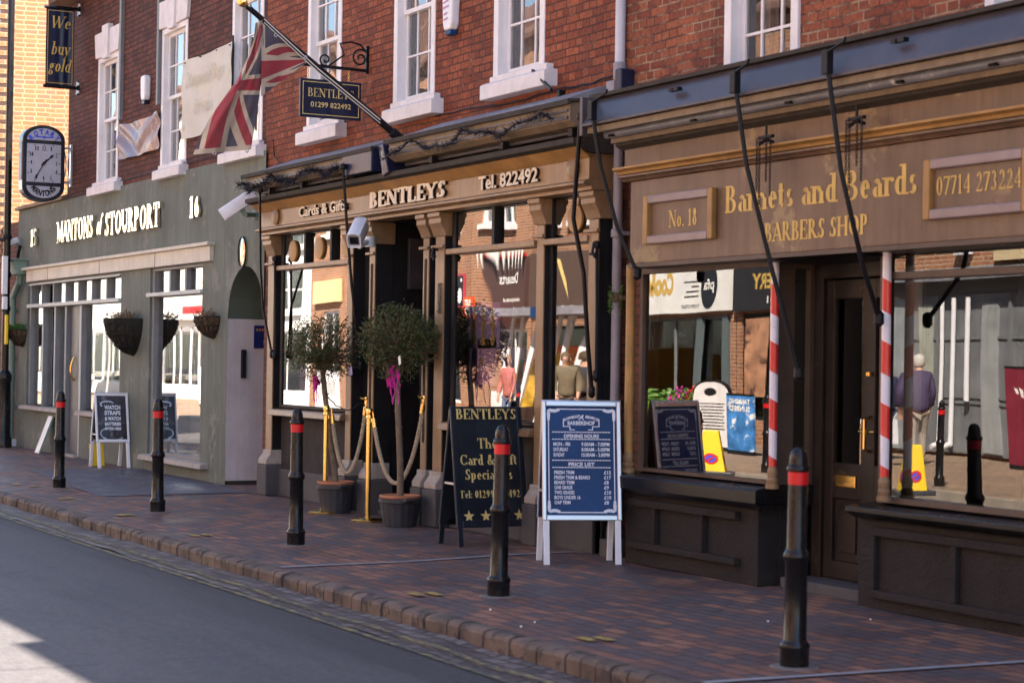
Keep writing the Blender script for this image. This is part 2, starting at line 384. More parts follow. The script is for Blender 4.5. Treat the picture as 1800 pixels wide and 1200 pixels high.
def serif(txt, x0, z0, width, cap, thick=.17, thin=.06, slant=0.0, sp=.03, word=None):
    """pen-drawn roman letters; returns outlines fitted into WIDTH with capital height CAP"""
    out = []; X = 0.0; wi = 0
    W_ = {'T': thick, 't': thin, 'm': (thick + thin) / 2}
    for ch in txt:
        g = GL[ch]; wi += ch == ' '
        for op in g[1:]:
            if op[0] == 'L':
                _, ax, ay, bx, by, w = op; w = W_[w]
                d = Vector((bx-ax, by-ay)); d.normalize(); n = Vector((-d.y, d.x)) * w/2
                if abs(d.y) > 0.3: n = Vector((-math.copysign(w/2 / max(abs(d.y), .5), d.y), 0)) if abs(d.y) > .3 else n
                pts = [(ax-n.x, ay-n.y), (bx-n.x, by-n.y), (bx+n.x, by+n.y), (ax+n.x, ay+n.y)]; fs = [(0, 1, 2, 3)]
            elif op[0] == 'A':
                _, cx, cy, rx, ry, a0, a1 = op
                k = max(6, int(abs(a1-a0)/18)); pts = []
                for i in range(k+1):
                    a = R(a0 + (a1-a0)*i/k); ca, sa = math.cos(a), math.sin(a)
                    hx, hy = thick/2*ca, thin/2*sa
                    ex, ey = (rx - thick/2), (ry - thin/2)
                    pts.append((cx + ex*ca + hx, cy + ey*sa + hy)); pts.append((cx + ex*ca - hx, cy + ey*sa - hy))
                fs = [(2*i, 2*i+2, 2*i+3, 2*i+1) for i in range(k)]
            elif op[0] == 'S':
                _, x, y, h = op
                h = max(h, thick*.5 + .05); s_ = thin
                ya, yb = (y, y + s_) if y <= 0 else (y - s_, y)
                pts = [(x-h, ya), (x+h, ya), (x+h, yb), (x-h, yb)]; fs = [(0, 1, 2, 3)]
            else:
                _, x, y, r = op; r = max(r, thick*.5)
                pts = [(x + r*.9*math.cos(2*math.pi*i/10), y + r*.9*math.sin(2*math.pi*i/10)) for i in range(10)]; fs = [tuple(range(10))]
            # keep every outline counter-clockwise
            f0 = fs[0]; ar = sum(pts[f0[i]][0]*pts[f0[(i+1) % len(f0)]][1] - pts[f0[(i+1) % len(f0)]][0]*pts[f0[i]][1] for i in range(len(f0)))
            if ar < 0: fs = [tuple(reversed(f)) for f in fs]
            if word is None or word == wi: out.append(([(X + px + slant*py, py) for px, py in pts], fs))
        X += g[0] + sp
    X = max(X - sp, .01)
    k = width / X
    return [([(x0 + px*k, z0 + py*cap) for px, py in pts], fs) for pts, fs in out]
def sans(txt, x0, z0, width, cap, bold=0.0, shear=0.0):
    c = bpy.data.curves.new('lettering_curve', 'FONT'); c.body = txt; c.size = 1.0; c.offset = bold; c.shear = shear
    c.resolution_u = 3
    o = bpy.data.objects.new('lettering_curve', c); COL.objects.link(o)
    dg = bpy.context.evaluated_depsgraph_get(); dg.update()
    me = o.evaluated_get(dg).to_mesh()
    pts = [(v.co.x, v.co.y) for v in me.vertices]; fs = []
    for p in me.polygons:
        f = tuple(p.vertices)
        ar = sum(pts[f[i]][0]*pts[f[(i+1) % len(f)]][1] - pts[f[(i+1) % len(f)]][0]*pts[f[i]][1] for i in range(len(f)))
        fs.append(f if ar > 0 else tuple(reversed(f)))
    o.evaluated_get(dg).to_mesh_clear()
    bpy.data.objects.remove(o); bpy.data.curves.remove(c)
    if not pts: return []
    xa, xb = min(p[0] for p in pts), max(p[0] for p in pts)
    ch = 0.72
    k = width / max(xb - xa, 1e-6)
    return [([(x0 + (x-xa)*k, z0 + y/ch*cap) for x, y in pts], fs)]
def arc_text(txt, fn, cx, cy, rad, a0, a1, cap, w, **kw):
    """letters set one by one along an arc from angle a0 to a1 (degrees)"""
    out = []; n = len(txt)
    for i, ch in enumerate(txt):
        if ch == ' ': continue
        a = R(a0 + (a1-a0)*i/max(n-1, 1)); rot = a - math.pi/2 if rad > 0 else a + math.pi/2
        ca, sa = math.cos(rot), math.sin(rot)
        for pts, fs in fn(ch, -w/2, -cap/2, w, cap, **kw):
            out.append(([(cx + abs(rad)*math.cos(a) + x*ca - y*sa, cy + abs(rad)*math.sin(a) + x*sa + y*ca) for x, y in pts], fs))
    return out
FACE = ((1, 0, 0), (0, 0, 1))        # on a wall that faces the street
EAST = ((0, 1, 0), (0, 0, 1))        # on a board square to the street, facing the camera's end
OPP = ((-1, 0, 0), (0, 0, 1))        # on the fronts across the road

# ------------------------------------------------------------------ palette
MT = dict(
 brick_red = brick('red_brick', (.20, .045, .020), (.37, .105, .045), ((.085, .032, .02), (.30, .19, .13)), bw=.215, bh=.068, ms=.007, var=.5, darkamt=.5, mthr=(.58, .68)),
 brick_dark = brick('brown_brick', (.095, .028, .020), (.19, .058, .038), ((.028, .016, .013), (.06, .038, .032)), bw=.215, bh=.07, ms=.009, var=.5, darkamt=.45, bumpd=.014),
 brick_barber = brick('russet_brick', (.20, .050, .026), (.38, .12, .055), ((.10, .045, .03), (.36, .26, .17)), bw=.215, bh=.068, ms=.0075, var=.45, darkamt=.45, mthr=(.44, .58)),
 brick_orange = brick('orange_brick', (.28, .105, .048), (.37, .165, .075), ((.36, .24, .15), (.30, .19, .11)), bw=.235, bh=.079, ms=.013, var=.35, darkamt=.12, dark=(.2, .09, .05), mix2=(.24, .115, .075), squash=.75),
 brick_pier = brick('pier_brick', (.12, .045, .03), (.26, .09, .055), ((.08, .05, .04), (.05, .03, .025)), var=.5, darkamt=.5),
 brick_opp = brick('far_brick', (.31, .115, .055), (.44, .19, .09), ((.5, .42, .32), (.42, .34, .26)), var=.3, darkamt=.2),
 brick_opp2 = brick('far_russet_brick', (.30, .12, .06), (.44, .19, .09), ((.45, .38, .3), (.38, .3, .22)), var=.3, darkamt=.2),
 render = paint('sage_render', (.140, .158, .136), .85, .32, 1.0, .5, streak=.5, wear_or_glow=((.19, .20, .17), 2.2, .57), gdist=.006, gscale=55),
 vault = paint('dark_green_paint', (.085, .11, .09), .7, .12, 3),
 cream = paint('cream_board', (.56, .52, .44), .6, .14, 3, .15, streak=.3, wear_or_glow=((.42, .35, .25), 9, .66)),
 white = paint('white_paint', (.72, .70, .71), .45, .08, 4, .15, streak=.16),
 sillw = paint('white_stone_paint', (.66, .63, .64), .65, .12, 5, .3, streak=.15, wear_or_glow=((.3, .27, .25), 13, .7)),
 limewash = paint('limewash', (.52, .47, .48), .85, .18, 2.0, .4, streak=.18, wear_or_glow=((.3, .26, .25), 7, .71), gscale=40),
 greyframe = paint('grey_frame', (.17, .18, .19), .5, .12, 6, .1),
 paleframe = paint('pale_frame', (.46, .50, .48), .55, .12, 6, .15),
 gold = paint('tan_woodwork', (.255, .158, .082), .36, .26, 3, .25, streak=.5, wear_or_glow=((.13, .085, .055), 11, .64)),
 goldpaint = paint('gold_leaf_paint', (.62, .42, .12), .45, .12, 9, .15),
 brown = paint('brown_signboard', (.145, .088, .054), .38, .32, 1.7, .2, streak=.65, wear_or_glow=((.25, .175, .085), 1.7, .57)),  # yellowish blotches paint sunlight bounced off windows opposite into the board colour
 browndark = paint('dark_brown_wood', (.09, .06, .045), .5, .22, 5, .2, streak=.3),
 ochre = paint('ochre_moulding', (.34, .19, .06), .45, .28, 4, .15, streak=.3, wear_or_glow=((.2, .12, .06), 11, .7)),
 black = paint('black_gloss', (.009, .0085, .0095), .24, .4, 5, .2, spec=.32, wear_or_glow=((.030, .026, .023), 9, .68)),
 blackmat = paint('black_woodwork', (.012, .0115, .013), .55, .25, 6, .2),
 stall = paint('black_textured_stallriser', (.026, .022, .022), .8, .25, 5, .9, gdist=.012, gscale=38),
 pebble = paint('grey_pebbledash', (.046, .039, .039), .85, .25, 6, 1.0, gdist=.016, gscale=48),
 plinth = paint('grey_plinth', (.075, .07, .073), .75, .2, 5, .4),
 stone = paint('pale_stone', (.38, .33, .29), .8, .2, 7, .4, streak=.3),
 lead = paint('lead_sheet', (.28, .29, .33), .45, .2, 3, .2, metal=.35, streak=.3, wear_or_glow=((.62, .60, .58), 6, .60)),
 steelblue = paint('painted_awning_cover', (.060, .052, .062), .40, .3, 2.0, .1, coat=.1, streak=.35),
 dirty = paint('sooty_ledge', (.045, .038, .032), .8, .3, 9, .5),
 board = paint('fascia_box', (.19, .14, .09), .6, .3, 5, .3, streak=.4),
 darkmetal = paint('dark_steel', (.012, .0115, .014), .42, .25, 8, .15, metal=.3),
 steel = paint('aluminium', (.55, .56, .60), .32, .08, 6, .08, metal=.75),
 whiteplastic = paint('white_plastic', (.74, .74, .78), .4, .05, 5, .05),
 greyplastic = paint('grey_pot_plastic', (.042, .043, .050), .40, .25, 7, .15, spec=.35),
 terracotta = paint('terracotta', (.46, .19, .10), .75, .15, 9, .3),
 brass = paint('brass', (.80, .52, .16), .20, .08, 5, .05, metal=1.0),
 rope = paint('rope_fibre', (.44, .36, .25), .9, .2, 30, .8, gdist=.008, gscale=120),
 bark = paint('bark', (.17, .125, .085), .9, .3, 14, .8, gdist=.01),
 twig = paint('twig', (.13, .085, .05), .9, .3, 14, .4),
 pipegrey = paint('grey_pipe', (.27, .255, .29), .5, .2, 3, .15, streak=.35),
 pipewhite = paint('pale_blue_pipe', (.50, .51, .58), .4, .1, 3, .1, streak=.12),
 pipegreen = paint('green_pipe', (.17, .25, .215), .5, .12, 4, .12, streak=.2),
 red = paint('red_reflective', (.58, .010, .014), .4, .1, 8, .08),
 blue = paint('blue_lettering', (.02, .06, .62), .5, .05, 8, .05),
 navy = paint('navy_board', (.012, .016, .045), .35, .2, 5, .08, coat=.2),
 slate = paint('dark_board', (.014, .018, .026), .38, .25, 5, .1, coat=.15),
 yellowletter = paint('yellow_lettering', (.72, .56, .20), .5, .1, 8, .05),
 goldletter = paint('gold_lettering', (.56, .37, .09), .42, .14, 7, .08),
 whiteletter = paint('white_lettering', (.80, .79, .76), .5, .05, 8, .05),
 creamletter = paint('cream_raised_letters', (.66, .57, .44), .5, .12, 9, .12),
 bronze = paint('weathered_bronze_letters', (.45, .33, .20), .5, .2, 7, .12),
 blackletter = paint('black_lettering', (.012, .012, .014), .5, .1, 9, .05),
 bluebill = paint('blue_poster', (.012, .050, .165), .34, .35, 2, .02, spec=.16),
 menu = paint('menu_print', (.72, .75, .84), .5, .05, 9, .03),
 yellow = paint('yellow_plastic', (.80, .55, .02), .45, .08, 5, .06),
 dial = paint('clock_dial', (.40, .40, .46), .25, .08, 4, .03, coat=.5),
 clockcase = paint('clock_case', (.016, .018, .026), .3, .2, 5, .05, coat=.4),
 clockblue = paint('faded_blue_case', (.10, .19, .30), .45, .3, 7, .1, wear_or_glow=((.55, .55, .55), 6, .55)),
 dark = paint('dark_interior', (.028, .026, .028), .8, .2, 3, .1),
 floorboard = paint('interior_floor', (.09, .07, .055), .7, .2, 3, .1),
 curtain = paint('grey_net_curtain', (.34, .31, .33), .9, .15, 12, .3, streak=.5),
 blind = paint('white_blind', (.60, .58, .56), .7, .06, 5, .1),
 tinsel = paint('black_tinsel', (.016, .014, .020), .45, .3, 20, .1),
 pink = paint('magenta_ribbon', (.62, .03, .36), .3, .12, 20, .05),
 purple = paint('purple_wrap', (.22, .16, .38), .5, .2, 6, .05),
 mauve = paint('mauve_bag', (.42, .24, .42), .5, .15, 6, .05),
 ivory = paint('faded_banner', (.58, .56, .50), .8, .10, 1.6, .2, wear_or_glow=((.50, .44, .30), 3.2, .62)),
 lilac = paint('sun_faded_purple_banner', (.24, .18, .20), .32, .25, 1.6, .1, wear_or_glow=((.50, .36, .30), 1.3, .52)),
 paleprint = paint('washed_out_print', (.47, .39, .22), .8, .1, 8, .05, wear_or_glow=((.56, .53, .47), 12, .5)),
 moss = paint('basket_liner', (.07, .045, .028), .95, .4, 16, 1.0, gdist=.03, gscale=30),
 darkliner = paint('black_basket_liner', (.018, .017, .015), .8, .35, 12, .8, gdist=.03, gscale=24),
 glass = glass('shop_glass', .0065, .8, gain=2.25),
 brightmetal = paint('polished_pale_brass', (.86, .76, .58), .16, .06, 6, .05, metal=.95),
 calmglass = glass('plate_glass', .0022, .8, gain=2.1),
 glass2 = glass('old_sash_glass', .006, 1.6, gain=2.0),
 leafdark = paint('evergreen_leaf', (.055, .070, .020), .55, .6, 5, 0),
 leaflight = paint('basket_leaf', (.09, .19, .035), .5, .35, 6, 0),
 deadleaf = paint('withered_leaf', (.20, .13, .07), .8, .35, 8, 0),
)
# ------------------------------------------------------------------ ground
def asphalt_mat():
    m, nt, N, L, b = _new('asphalt')
    v = _coord(nt)
    s = N.new('ShaderNodeSeparateXYZ'); L.new(v, s.inputs[0])
    big = _noise(nt, v, .55, 6, .6); fine = _noise(nt, v, 70, 3, .7)
    stretched = _noise(nt, _coord(nt, (.45, 3.2, 1)), 1.3, 6, .65)
    c = _mix(nt, _ramp(nt, big, ((.3, 0), (.7, 1))), (.048, .046, .052), (.074, .070, .077))
    c = _mix(nt, _ramp(nt, fine, ((.45, 0), (.75, .6))), c, (.16, .155, .15))
    # wet, darker tyre-free margin beside the gutter (a stain with its own ragged edge)
    edge = _math(nt, 'ADD', s.outputs[1], _math(nt, 'MULTIPLY', _math(nt, 'SUBTRACT', stretched, .5), 1.5))
    wet = _ramp(nt, _math(nt, 'MULTIPLY_ADD', edge, .5) if False else _math(nt, 'ADD', _math(nt, 'MULTIPLY', edge, .5), 2.40), ((.36, 0.0), (.62, 1.0)))
    c = _mix(nt, _math(nt, 'MULTIPLY', wet, .62), c, (.030, .027, .029))
    tr = _noise(nt, _coord(nt, (.12, 1.6, 1)), 1.1, 4, .6)
    c = _mix(nt, _math(nt, 'MULTIPLY', _ramp(nt, tr, ((.45, 0), (.62, 1))), .35), c, (.118, .110, .112))
    vo = N.new('ShaderNodeTexVoronoi'); vo.feature = 'DISTANCE_TO_EDGE'; vo.inputs['Scale'].default_value = .42; L.new(_coord(nt), vo.inputs['Vector'])
    crk = _math(nt, 'MULTIPLY', _math(nt, 'LESS_THAN', _math(nt, 'ADD', vo.outputs['Distance'], _math(nt, 'MULTIPLY', _math(nt, 'SUBTRACT', _noise(nt, v, 6, 5, .7), .5), .05)), .006), _ramp(nt, big, ((.45, 0), (.6, 1))))
    c = _mix(nt, _math(nt, 'MULTIPLY', crk, .6), c, (.03, .028, .028))
    sp = _ramp(nt, _noise(nt, v, 11, 2, .5), ((.72, 0), (.76, 1)))
    c = _mix(nt, _math(nt, 'MULTIPLY', sp, .5), c, (.045, .042, .043))
    mid = _noise(nt, v, 21, 6, .75); c = _mix(nt, _math(nt, 'MULTIPLY', _ramp(nt, mid, ((.42, 0), (.60, 1))), .45), c, (.026, .025, .028))
    pale = _noise(nt, _coord(nt, (1, 1, 1)), 33, 4, .8); c = _mix(nt, _math(nt, 'MULTIPLY', _ramp(nt, pale, ((.56, 0), (.68, 1))), .5), c, (.15, .14, .145))
    agg = _noise(nt, v, 160, 2, .8); c = _mix(nt, _math(nt, 'MULTIPLY', _ramp(nt, agg, ((.5, 0), (.72, 1))), .4), c, (.19, .18, .175))
    L.new(c, b.inputs['Base Color'])
    L.new(_math(nt, 'SUBTRACT', .80, _math(nt, 'MULTIPLY', stretched, .22)), b.inputs['Roughness'])
    b.inputs['Specular IOR Level'].default_value = .45
    _bump(nt, fine, .5, .006, b)
    return m
def paver_mat(name, reds, blues, bias, damp):
    m, nt, N, L, b = _new(name)
    v = _coord(nt)
    def layer(vec):
        t = N.new('ShaderNodeTexBrick'); L.new(vec, t.inputs['Vector']); t.offset = .5; t.squash = 1.0
        t.inputs['Scale'].default_value = 1.0; t.inputs['Brick Width'].default_value = .21; t.inputs['Row Height'].default_value = .105
        t.inputs['Mortar Size'].default_value = .0065; t.inputs['Mortar Smooth'].default_value = .2; t.inputs['Bias'].default_value = bias
        t.inputs['Color1'].default_value = (0, 0, 0, 1); t.inputs['Color2'].default_value = (1, 1, 1, 1); t.inputs['Mortar'].default_value = (.4, .4, .4, 1)
        return t
    t = layer(v)
    patch = _noise(nt, v, 1.3, 3, .6)
    f = _math(nt, 'ADD', _math(nt, 'MULTIPLY', t.outputs['Color'], .75), _math(nt, 'MULTIPLY', _math(nt, 'SUBTRACT', patch, .5), .9))
    c = _mix(nt, _ramp(nt, f, ((.28, 0), (.46, 1))), blues[0], reds[0])
    c = _mix(nt, _ramp(nt, f, ((.55, 0), (.75, 1))), c, reds[1])
    g = _noise(nt, v, 40, 4, .65)
    c = _mix(nt, _math(nt, 'MULTIPLY', _ramp(nt, g, ((.4, 1), (.62, 0))), .35), c, blues[1])
    c = _mix(nt, t.outputs['Fac'], c, (.026, .020, .019))
    stain = _ramp(nt, _noise(nt, v, .8, 7, .7), ((.46, 0), (.62, 1)))
    c = _mix(nt, _math(nt, 'MULTIPLY', stain, .45), c, blues[1])
    L.new(c, b.inputs['Base Color'])
    L.new(_math(nt, 'SUBTRACT', .78 - damp, _math(nt, 'MULTIPLY', stain, .25)), b.inputs['Roughness'])
    h = _math(nt, 'SUBTRACT', _math(nt, 'MULTIPLY', g, .35), t.outputs['Fac'])
    _bump(nt, h, .7, .006, b)
    return m
def setts_mat():
    m, nt, N, L, b = _new('gutter_setts')
    v = _coord(nt)
    w = N.new('ShaderNodeVectorMath'); w.operation = 'ADD'
    nz = N.new('ShaderNodeTexNoise'); nz.inputs['Scale'].default_value = 5; L.new(v, nz.inputs['Vector'])
    sc = N.new('ShaderNodeVectorMath'); sc.operation = 'SCALE'; sc.inputs['Scale'].default_value = .06; L.new(nz.outputs['Color'], sc.inputs[0])
    L.new(v, w.inputs[0]); L.new(sc.outputs[0], w.inputs[1])
    t = N.new('ShaderNodeTexBrick'); L.new(w.outputs[0], t.inputs['Vector']); t.offset = .4; t.squash = .7; t.squash_frequency = 3
    t.inputs['Scale'].default_value = 1; t.inputs['Brick Width'].default_value = .19; t.inputs['Row Height'].default_value = .12
    t.inputs['Mortar Size'].default_value = .013; t.inputs['Mortar Smooth'].default_value = .6
    t.inputs['Color1'].default_value = (.075, .064, .066, 1); t.inputs['Color2'].default_value = (.25, .215, .215, 1); t.inputs['Mortar'].default_value = (.028, .022, .020, 1)
    g = _noise(nt, v, 26, 5, .65)
    c = _mix(nt, _math(nt, 'MULTIPLY', _ramp(nt, g, ((.35, 1), (.6, 0))), .5), t.outputs['Color'], (.05, .042, .045))
    L.new(c, b.inputs['Base Color'])
    b.inputs['Roughness'].default_value = .34
    h = _math(nt, 'SUBTRACT', _math(nt, 'MULTIPLY', g, .8), _math(nt, 'MULTIPLY', t.outputs['Fac'], 1.6))
    _bump(nt, h, 1.0, .035, b)
    return m
def worn_yellow():
    m, nt, N, L, b = _new('worn_yellow_paint')
    v = _coord(nt)
    c = _mix(nt, _ramp(nt, _noise(nt, v, 9, 7, .75), ((.47, 0), (.60, 1))), (.070, .064, .062), (.30, .23, .085))
    L.new(c, b.inputs['Base Color']); b.inputs['Roughness'].default_value = .75
    return m
MT['asphalt'] = asphalt_mat()
MT['pavers'] = paver_mat('brick_pavers', ((.235, .105, .070), (.36, .165, .10)), ((.125, .088, .088), (.066, .051, .054)), .0, .12)
MT['blue_pavers'] = paver_mat('blue_brick_pavers', ((.115, .10, .125), (.15, .125, .145)), ((.105, .10, .135), (.06, .056, .075)), -.1, .26)
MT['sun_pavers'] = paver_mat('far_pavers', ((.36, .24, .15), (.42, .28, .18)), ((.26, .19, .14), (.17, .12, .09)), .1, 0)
MT['setts'] = setts_mat()
MT['yellow_line'] = worn_yellow()
MT['kerbm'] = brick('kerb_bricks', (.21, .145, .095), (.29, .20, .135), ((.05, .036, .03), (.03, .024, .02)), bw=.155, bh=.9, ms=.011, squash=1.0, var=.35, darkamt=.35, bumpd=.012, swap=False)

ZR = -0.092
g = MB(); g.quad((-260, -200, ZR-.10), (160, -200, ZR-.10), (160, 220, ZR-.10), (-260, 220, ZR-.10))
tag(g.build('ground', MT['asphalt']), kind='structure')
g = MB(); NX = 120
for i in range(NX):                                   # road sheet with a gentle crown and dips
    xa, xb = -140 + 200*i/NX, -140 + 200*(i+1)/NX
    ys = [-8.0, -7, -6, -5, -4, -3.19]
    for j in range(5):
        hz = lambda x, y: ZR - .010 + .004*math.sin(x*.7 + y) + .03*max(0, 1 - ((y + 5.6)/2.4)**2)
        g.quad((xa, ys[j], hz(xa, ys[j])), (xb, ys[j], hz(xb, ys[j])), (xb, ys[j+1], hz(xb, ys[j+1])), (xa, ys[j+1], hz(xa, ys[j+1])))
tag(g.build('road', MT['asphalt'], smooth=True), kind='structure')
g = MB()
NS = 420; YS = [-3.22, -3.14, -3.06, -2.98, -2.90, -2.83]
def sz(x, y, j=0): return ZR - .006 + .004*math.sin(x*6.1 + y*9) + .005*math.sin(x*2.3) - .012*math.exp(-((y+2.93)/.06)**2)
for i in range(NS):
    xa, xb = -60 + 64*i/NS, -60 + 64*(i+1)/NS
    for j in range(5):
        g.quad((xa, YS[j], sz(xa, YS[j], j)), (xb, YS[j], sz(xb, YS[j], j)), (xb, YS[j+1], sz(xb, YS[j+1], j+1)), (xa, YS[j+1], sz(xa, YS[j+1], j+1)))
tag(g.build('gutter_setts', MT['setts'], smooth=True), kind='structure')
for (y0, y1) in ((-3.295, -3.235), (-3.13, -3.07)):
    g = MB(); n = 420
    for i in range(n):
        xa, xb = -60 + 64*i/n, -60 + 64*(i+1)/n
        zz = lambda x, y: (sz(x, y) if y > -3.2 else hz(x, y)) + .005
        g.quad((xa, y0, zz(xa, y0)), (xb, y0, zz(xb, y0)), (xb, y1, zz(xb, y1)), (xa, y1, zz(xa, y1)))
    tag(g.build('road_line', MT['yellow_line'], smooth=True), kind='structure')
# kerb of bullnosed bricks, one course along the street
g = MB()
x = -60.0
rk = random.Random(3)
while x < 4:
    w = .150; dz = rk.uniform(-.006, .006); dy = rk.uniform(-.006, .006)
    pts = [(-2.84+dy, ZR-.05), (-2.84+dy, -.034+dz), (-2.83+dy, -.014+dz), (-2.80+dy, -.003+dz), (-2.735, .002), (-2.735, ZR-.05)]
    g.prof(list(reversed(pts)), x + .004, x + w - .004)
    x += w + .004
tag(g.build('kerb', paint('kerb_brick_face', (.125, .090, .072), .75, .5, 3.3, .7, wear_or_glow=((.05, .040, .038), 5, .52))), kind='structure')
g = MB(); g.quad((-60, -2.825, -.035), (4, -2.825, -.035), (4, -2.7, -.035), (-60, -2.7, -.035))
tag(g.build('kerb_bed', MT['dirty']), kind='structure')
g = MB()
def pz(x, y): return .004*math.sin(x*1.7 + y*2.1) + .003*math.sin(x*4.3 - y*3)
n = 130
for i in range(n):
    xa, xb = -60 + 64*i/n, -60 + 64*(i+1)/n
    ys = [-2.735 + .3435*k for k in range(11)]
    for j in range(10):
        g.quad((xa, ys[j], pz(xa, ys[j])*(j > 0)), (xb, ys[j], pz(xb, ys[j])*(j > 0)), (xb, ys[j+1], pz(xb, ys[j+1])), (xa, ys[j+1], pz(xa, ys[j+1])))
tag(g.build('pavement', MT['pavers'], smooth=True), kind='structure')
g = MB()                                               # crossover of blue bricks in front of the passage
n = 20
for i in range(n):
    xa, xb = -25.2 + 4.9*i/n, -25.2 + 4.9*(i+1)/n
    ys = [-1.75 + .17*k for k in range(11)]
    for j in range(10):
        g.quad(*[(a, b_ - (a + 22.5)*.10, pz(a, b_) + .006) for a, b_ in ((xa, ys[j]), (xb, ys[j]), (xb, ys[j+1]), (xa, ys[j+1]))])
tag(g.build('pavement_crossover', MT['blue_pavers'], smooth=True), kind='structure')
# drainage channels across the pavement
for a, b in (((-13.02, -2.73), (-13.27, -.12)), ((-7.60, -2.73), (-7.50, -.2))):
    g = MB(); a = Vector((*a, .006)); b = Vector((*b, .006)); k = 14
    for i in range(k):
        p = a.lerp(b, i/k); q = a.lerp(b, (i+1)/k); w = .026
        g.add([(p.x-w, p.y, .009+pz(p.x, p.y)), (p.x+w, p.y, .009+pz(p.x, p.y)), (q.x+w, q.y, .009+pz(q.x, q.y)), (q.x-w, q.y, .009+pz(q.x, q.y))], [(0, 1, 2, 3)])
    tag(g.build('pavement_channel', paint('channel_concrete', (.30, .29, .31), .7, .15, 6, .3)), kind='structure')
# yellow loading marks on the pavement edge
for px, py in ((30, 853), (60, 856), (108, 877), (122, 876), (213, 907), (227, 906), (342, 942), (363, 941), (733, 1047), (762, 1046), (1031, 1124), (1061, 1123)):
    p = onZ(px, py); g = MB()
    k = 9; w, h = (.085, .035)
    for i in range(4):
        xa = p.x - w + 2*w*i/4; xb = xa + 2*w/4
        j0 = rk.uniform(-.006, .006)
        g.quad((xa, p.y-h+j0, .011+pz(xa, p.y)), (xb, p.y-h-j0, .011+pz(xb, p.y)), (xb, p.y+h-j0, .011+pz(xb, p.y)), (xa, p.y+h+j0, .011+pz(xa, p.y)))
    tag(g.build('kerb_marking', paint('yellow_mark_paint', (.42, .29, .075), .75, .3, 30, .2, wear_or_glow=((.12, .085, .06), 22, .52)) if 'ym' not in MT else MT['ym']), kind='structure')
    MT['ym'] = bpy.data.materials['yellow_mark_paint']
# far pavement on the sunny side
g = MB(); g.box(-140, 60, -30, -8.12, -.3, 0.0)
tag(g.build('pavement', MT['sun_pavers']), kind='structure')
g = MB(); g.box(-140, 60, -8.12, -7.98, -.3, .004)
tag(g.build('kerb', paint('far_kerb_stone', (.30, .26, .22), .8, .2, 4, .4)), kind='structure')
# scraps of litter and gum
for k, (px, py) in enumerate(((862, 1073), (916, 1101), (940, 1094), (1350, 1094), (640, 1009), (577, 1020), (610, 1031), (1530, 1090), (1677, 1092))):
    p = onZ(px, py, 0.0 if py < 1010 or px > 700 else ZR)
    if px in (577, 610, 640): p = onZ(px, py, ZR + .01)
    g = MB(); r0 = rk.uniform(.005, .011)
    g.lathe([(r0*.9, 0), (r0, .004), (r0*.6, .008)], (p.x, p.y, p.z + .012 if p.z < -.05 else pz(p.x, p.y) + .001), 7)
    tag(g.build('litter', MT['whiteletter']), 'small pale scrap of litter lying on the paving or gutter', 'litter', 'scraps of litter')
